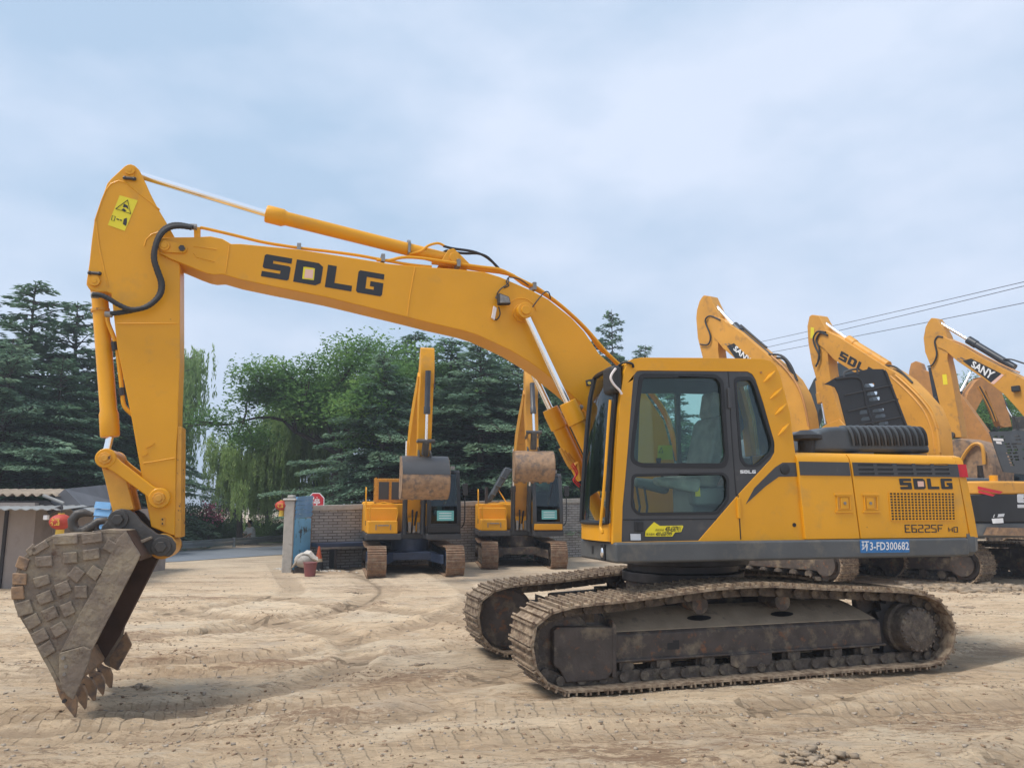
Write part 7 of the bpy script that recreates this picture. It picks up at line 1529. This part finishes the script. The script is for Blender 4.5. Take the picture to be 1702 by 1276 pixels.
for k, pts in enumerate((d2([(1000, 435), (1060, 440), (1110, 480), (1150, 520)]), d2([(1020, 445), (1080, 465), (1130, 520)]), d2([(720, 270), (680, 268), (660, 300), (668, 340), (690, 390), (672, 440)]), d2([(730, 285), (695, 275), (675, 310), (690, 360), (680, 430)]))): ttube(rE, FE, pts, .026, 'rubber', .1 - .06 * k if k < 2 else .22, 'hydraulic_hose')
for k in range(5): ttube(rE, FE, [(x + 2 - 8 * k, y + 1 + 2 * k) for x, y in d2([(1060, 478), (1150, 560), (1225, 650), (1265, 750), (1280, 860)])], .028, 'yellow_faded', .21 - .03 * k, 'boom_pipe')
decal('warning_sticker', rect(), d2([(645, 300), (662, 300), (664, 248), (647, 246)]), FE, .165, 'decal_yellow', ar)
m = MB(); p = U(d2([(700, 745), (720, 728), (790, 700), (820, 735), (790, 750)]), .2, FE); m.prism(p, .17, .22); m.build('tipping_link', 'yellow_faded', rE, bev=.01)
# rear livery of E
cwp = [o for o in kids(rE) if o.name.startswith('counterweight')][0]
CPL = [(-2.35, 1.33)] + [(-2.35 - .5 * math.sin(t), 1.0 + .33 * math.cos(t) - .35 * (1 - math.cos(t))) for t in np.linspace(.2, 1.45, 5)] + [(-2.9, 0)]
CPL = CPL + [(a, -b) for a, b in CPL[::-1][1:]]
def hit(fr, px, py, out=.02):
    d = ray(px, py); o = CAM - fr.O; ou, ov, du, dv_ = np.dot(o, fr.u), np.dot(o, fr.v), np.dot(d, fr.u), np.dot(d, fr.v); best = None
    for (x0, y0), (x1, y1) in zip(CPL, CPL[1:]):
        ex, ey = x1 - x0, y1 - y0; den = du * ey - dv_ * ex
        if abs(den) < 1e-9: continue
        t = ((x0 - ou) * ey - (y0 - ov) * ex) / den; s_ = ((x0 - ou) * dv_ - (y0 - ov) * du) / den
        if t > 0 and -.001 <= s_ <= 1.001 and (best is None or t < best): best = t
    if best is None: best = np.dot(fr.O + fr.u * -2.6 - CAM, fr.u) / du
    best -= out / np.linalg.norm(d[:2]); p = CAM + d * best - fr.O; return (float(np.dot(p, fr.u)), float(np.dot(p, fr.v)), float(p[2]))
def strip_on(quad, mt, nm, par, n=8):      # quad bl br tr tl, bent over the curved rear
    V = []
    for i in range(n + 1):
        t = i / n
        for a, b in ((0, 1), (3, 2)): V.append(hit(FE, quad[a][0] * (1 - t) + quad[b][0] * t, quad[a][1] * (1 - t) + quad[b][1] * t))
    mb = MB(); mb.add(V, [(2 * i, 2 * i + 2, 2 * i + 3, 2 * i + 1) for i in range(n)]); return mb.build(nm, mt, par, smooth=False)
strip_on([(1625, 811), (1662, 819), (1667, 815), (1625, 806)], 'red_stripe', 'red_flash', cwp); strip_on([(1626, 817), (1650, 823), (1654, 820), (1626, 813)], 'red_stripe', 'red_flash', cwp); strip_on([(1650, 868), (1668, 867), (1667, 859), (1648, 860)], 'decal_white', 'white_patch', cwp)
strip_on([(1634, 887), (1720, 889), (1720, 876), (1640, 874)], 'bucket_rust', 'rusty_scrape', cwp); strip_on([(1650, 858), (1720, 852), (1720, 847), (1652, 853)], 'decal_grey', 'grey_trim', cwp)
P_, f_ = blocktext('S'); q = [(1691, 842), (1722, 842), (1721, 819), (1690, 819)]; Q_ = quadmap(P_, q); MB().add([hit(FE, *p, .03) for p in Q_], f_).build('maker_lettering', 'decal_grey', cwp, smooth=False)
MB().tube([(-2.0, 1.1, 2.1), (-2.0, 1.1, 2.3), (-1.8, 1.1, 2.55), (-1.45, 1.1, 2.6), (-1.4, 1.1, 2.1)], .035, 8, 2).build('handrail', 'yellow', rE)
MB().cyl((-2.5, .5, 2.12), (-2.5, .5, 2.25), .08, 14).build('lifting_lug', 'yellow', cwp); MB().box(-1.9, -.7, -.5, .9, 2.0, 2.22).build('engine_hood', 'hood_grey', rE, bev=.06)
inworld(rE, FH, 'open_grille_hood', 'hood_grey', [U(hoodq, 0, FH)] + holes, -.03, 0, .008)
inworld(rE, FH, 'hood_label', 'decal_white', [U([(1650, 728), (1667, 729), (1668, 733), (1651, 732)], 0, FH)], .001, .006); inworld(rE, FH, 'hood_label', 'decal_white', [U([(1655, 733), (1664, 734), (1665, 738), (1656, 737)], 0, FH)], .001, .006)
# F
FF = frm(15.0, 19.5, 120); rF = digger('excavator', (15.0, 19.5, -.02), FF.rz(), 'parked excavator at the right edge with the rightmost raised boom', body='yellow_faded', undc='frame_grime', shoe='track_mud', group='excavators with raised booms in the right row', sheet=False, tl=4.3, sw=.6, gauge=1.15)
boomF = d2([(1262, 320), (1275, 292), (1300, 290), (1330, 305), (1420, 350), (1500, 400), (1640, 470), (1702, 503)]) + [(1735, 655), (1765, 690), (1785, 740), (1795, 820), (1790, 860), (1765, 860), (1750, 800), (1728, 735)] + d2([(1702, 690), (1660, 640), (1600, 575), (1500, 500), (1370, 412), (1310, 360), (1275, 345)])
armF = d2([(1230, 215), (1243, 200), (1268, 202), (1290, 235), (1318, 285), (1330, 330), (1322, 400), (1338, 470), (1355, 560), (1378, 700), (1392, 790), (1335, 790), (1312, 720), (1282, 620), (1236, 430), (1212, 370), (1204, 300), (1214, 245)])
bo, ar = traced(rF, FF, boomF, armF, body='yellow_faded')
tcyl(rF, FF, d2([(1265, 212)])[0], d2([(1426, 308)])[0], d2([(1655, 445)])[0], .10, .05, 'cyl_black'); tcyl(rF, FF, d2([(1290, 735)])[0], d2([(1276, 640)])[0], d2([(1243, 445)])[0], .09, .05, 'cyl_black', 0, 'bucket_cylinder')
sany(bo, FF, d2([(1398, 412), (1440, 400), (1592, 476), (1540, 520)]), None, d2([(1438, 440), (1535, 505), (1562, 468), (1450, 410)]), .192, d2([(1535, 522), (1553, 528), (1602, 482), (1590, 476)]), d2([(1378, 402), (1393, 398), (1405, 404), (1388, 412)]))
decal('warning_sticker', rect(), d2([(1302, 530), (1324, 528), (1318, 478), (1297, 480)]), FF, .165, 'decal_yellow', ar)
la_ = FF.un(*d2([(1665, 550)])[0], .2); MB().box(la_[0] - .1, la_[0] + .1, .19, .3, la_[1] - .08, la_[1] + .08).build('work_lamp', 'rubber', bo, bev=.02)
for k, pts in enumerate((d2([(1600, 405), (1640, 405), (1702, 425)]), d2([(1300, 295), (1275, 292), (1260, 320), (1270, 380), (1250, 430), (1225, 440)]), d2([(1345, 310), (1400, 330), (1500, 385), (1600, 435), (1680, 470)]))): ttube(rF, FF, pts, .024, ('rubber', 'rubber', 'orange_paint')[k], (.1, .2, .15)[k], 'hydraulic_hose')
# linkage and bucket of F
e = FF.un(1588, 722, 0); k_ = FF.un(1568, 706, 0); m = MB(); m.tube([(k_[0], .1, k_[1]), (e[0], .1, e[1])], .06, 8); m.ycyl(k_, -.25, .25, .06, 12); m.ycyl(e, -.22, .22, .09, 16); m.build('bucket_link', 'bucket_ear', rF)
bp_ = U([(1555, 775), (1560, 742), (1575, 730), (1595, 727), (1618, 733), (1640, 750), (1650, 775), (1650, 800), (1555, 800)], .55, FF); hb_ = MB().prism(bp_, -.55, .55).build('bucket', 'bucket_rust', rF, bev=.03)
ttube(rF, FF, [(1590, 790), (1600, 760), (1617, 738), (1632, 740), (1636, 770)], .05, 'yellow_faded', .62, 'guard_rail')
# G behind F: boom left leg, arm right leg
FG = Frame((13.5, 29, 0), R(180 - 14)); rG = digger('excavator', (13.2, 30.5, -.02), R(10), 'far excavator behind the rightmost arm, brownish boom and arm forming an upside-down V', body='orange_paint', cabc='grey_paint', undc='frame_grime', shoe='track_mud', group='far excavators behind the right row', sheet=False)
d5 = lambda p: Z1(7.97, (1560, 600), p)
FG = Frame((13.2, 30.5, 0), R(180 + 10)); FG.u = np.array([math.cos(R(10)), math.sin(R(10)), 0]); FG.v = np.array([-math.sin(R(10)), math.cos(R(10)), 0]); FG.rz = lambda: R(10)
traced(rG, FG, d5([(330, 820), (250, 1000), (150, 1000), (250, 600), (300, 420), (400, 280), (470, 230), (520, 240), (540, 300), (520, 460), (440, 600), (380, 720)]), d5([(450, 225), (520, 215), (640, 300), (740, 360), (860, 740), (890, 870), (800, 880), (740, 860), (640, 620), (560, 440), (500, 300)]), body='orange_paint')
tcyl(rG, FG, d5([(960, 730)])[0], d5([(880, 590)])[0], d5([(740, 380)])[0], .09, .05, 'cyl_black', 0, 'bucket_cylinder'); tcyl(rG, FG, d5([(420, 150)])[0], d5([(290, 400)])[0], d5([(200, 560)])[0], .08, .05, 'cyl_black', 0, 'arm_cylinder')
o = MB().plate([U(d5([(290, 560), (340, 510), (375, 515), (300, 690), (285, 650)]), -.2, FG)], -.2, -.196).build('red_mark', 'red_stripe', rG); MB().plate([U(d5([(305, 570), (335, 525), (345, 560), (305, 640)]), -.2, FG)], -.208, -.203).build('white_mark', 'decal_white', o)
for k in range(3): ttube(rG, FG, d5([(520 + 22 * k, 330), (600 + 22 * k, 480), (680 + 20 * k, 640), (740 + 16 * k, 790)]), .025, 'rubber' if k == 1 else 'yellow_faded', -.2, 'hydraulic_hose')
m = MB(); p = U(d5([(780, 890), (850, 800), (930, 720), (1000, 730), (1050, 900)]), 0, FG); m.tube([(a, 0, z) for a, z in p], .05, 8); m.build('bucket_link', 'bucket_ear', rG)
MB().prism(U(d5([(960, 740), (1000, 760), (1060, 900), (1050, 1100), (900, 1150), (880, 1000), (980, 900)]), .4, FG), -.4, .4).build('bucket', 'bucket_ear', rG, bev=.02)
# H dark boom, I orange tip
FHh = frm(13.2, 27.5, 128); rH = digger('excavator', (13.2, 27.5, -.02), FHh.rz(), 'far excavator behind the row with a dark grey boom and white lettering', body='yellow_faded', cabc='grey_paint', undc='frame_grime', shoe='track_mud', group='far excavators behind the right row', sheet=False)
bo, ar = traced(rH, FHh, [(1325, 735), (1330, 700), (1338, 660), (1352, 630), (1372, 607), (1400, 600), (1440, 640), (1470, 700), (1485, 790), (1462, 800), (1448, 740), (1425, 690), (1395, 650), (1376, 650), (1362, 680), (1345, 735)], [(1322, 700), (1330, 690), (1336, 730), (1340, 800), (1330, 800)], body='volvo_grey')
decal('maker_lettering', textmesh('VOLVO', .03), [(1340, 712), (1350, 660), (1342.5, 656), (1333, 706)], FHh, .193, 'decal_white', bo)
decal('maker_lettering', textmesh('VO', .03), [(1341.5, 678), (1349.5, 662), (1344, 657), (1337.5, 673)], FHh, .194, 'decal_white', bo) if False else None
tcyl(rH, FHh, (1376, 725), (1368, 672), (1366, 640), .12, .08, 'volvo_grey', 0, 'lift_cylinder')
FI = frm(20.0, 28.5, 128); rI = digger('excavator', (20.0, 28.5, -.02), FI.rz(), 'far excavator whose rounded orange arm end shows between two raised booms', body='yellow_faded', cabc='grey_paint', undc='frame_grime', shoe='track_mud', group='far excavators behind the right row', sheet=False)
traced(rI, FI, [(1520, 640), (1530, 612), (1545, 618), (1600, 660), (1650, 730), (1665, 790), (1700, 850), (1640, 850), (1620, 790), (1590, 720), (1545, 665)], [(1508, 648), (1511, 615), (1514, 603), (1522, 599), (1531, 603), (1536, 618), (1538, 640), (1537, 690), (1534, 730), (1518, 730)], body='orange_paint')
# ---- leftovers: second deck machine between A and B is open ground
# ================================================================== HAZE
hm = bpy.data.materials.new('haze'); hm.use_nodes = True; t = hm.node_tree; t.nodes.clear(); o_ = N(t, 'ShaderNodeOutputMaterial'); pv = N(t, 'ShaderNodeVolumePrincipled')
pv.inputs['Color'].default_value = (.86, .92, 1, 1); pv.inputs['Density'].default_value = .002; pv.inputs['Anisotropy'].default_value = .3; t.links.new(pv.outputs[0], o_.inputs['Volume']); M['haze'] = hm
hz_ = MB().box(-950, 950, -40, 1600, -1.3, 22).build('haze', 'haze', smooth=False); tag(hz_, label='thin summer haze lying over the yard and the trees', cat='haze', kind='stuff')
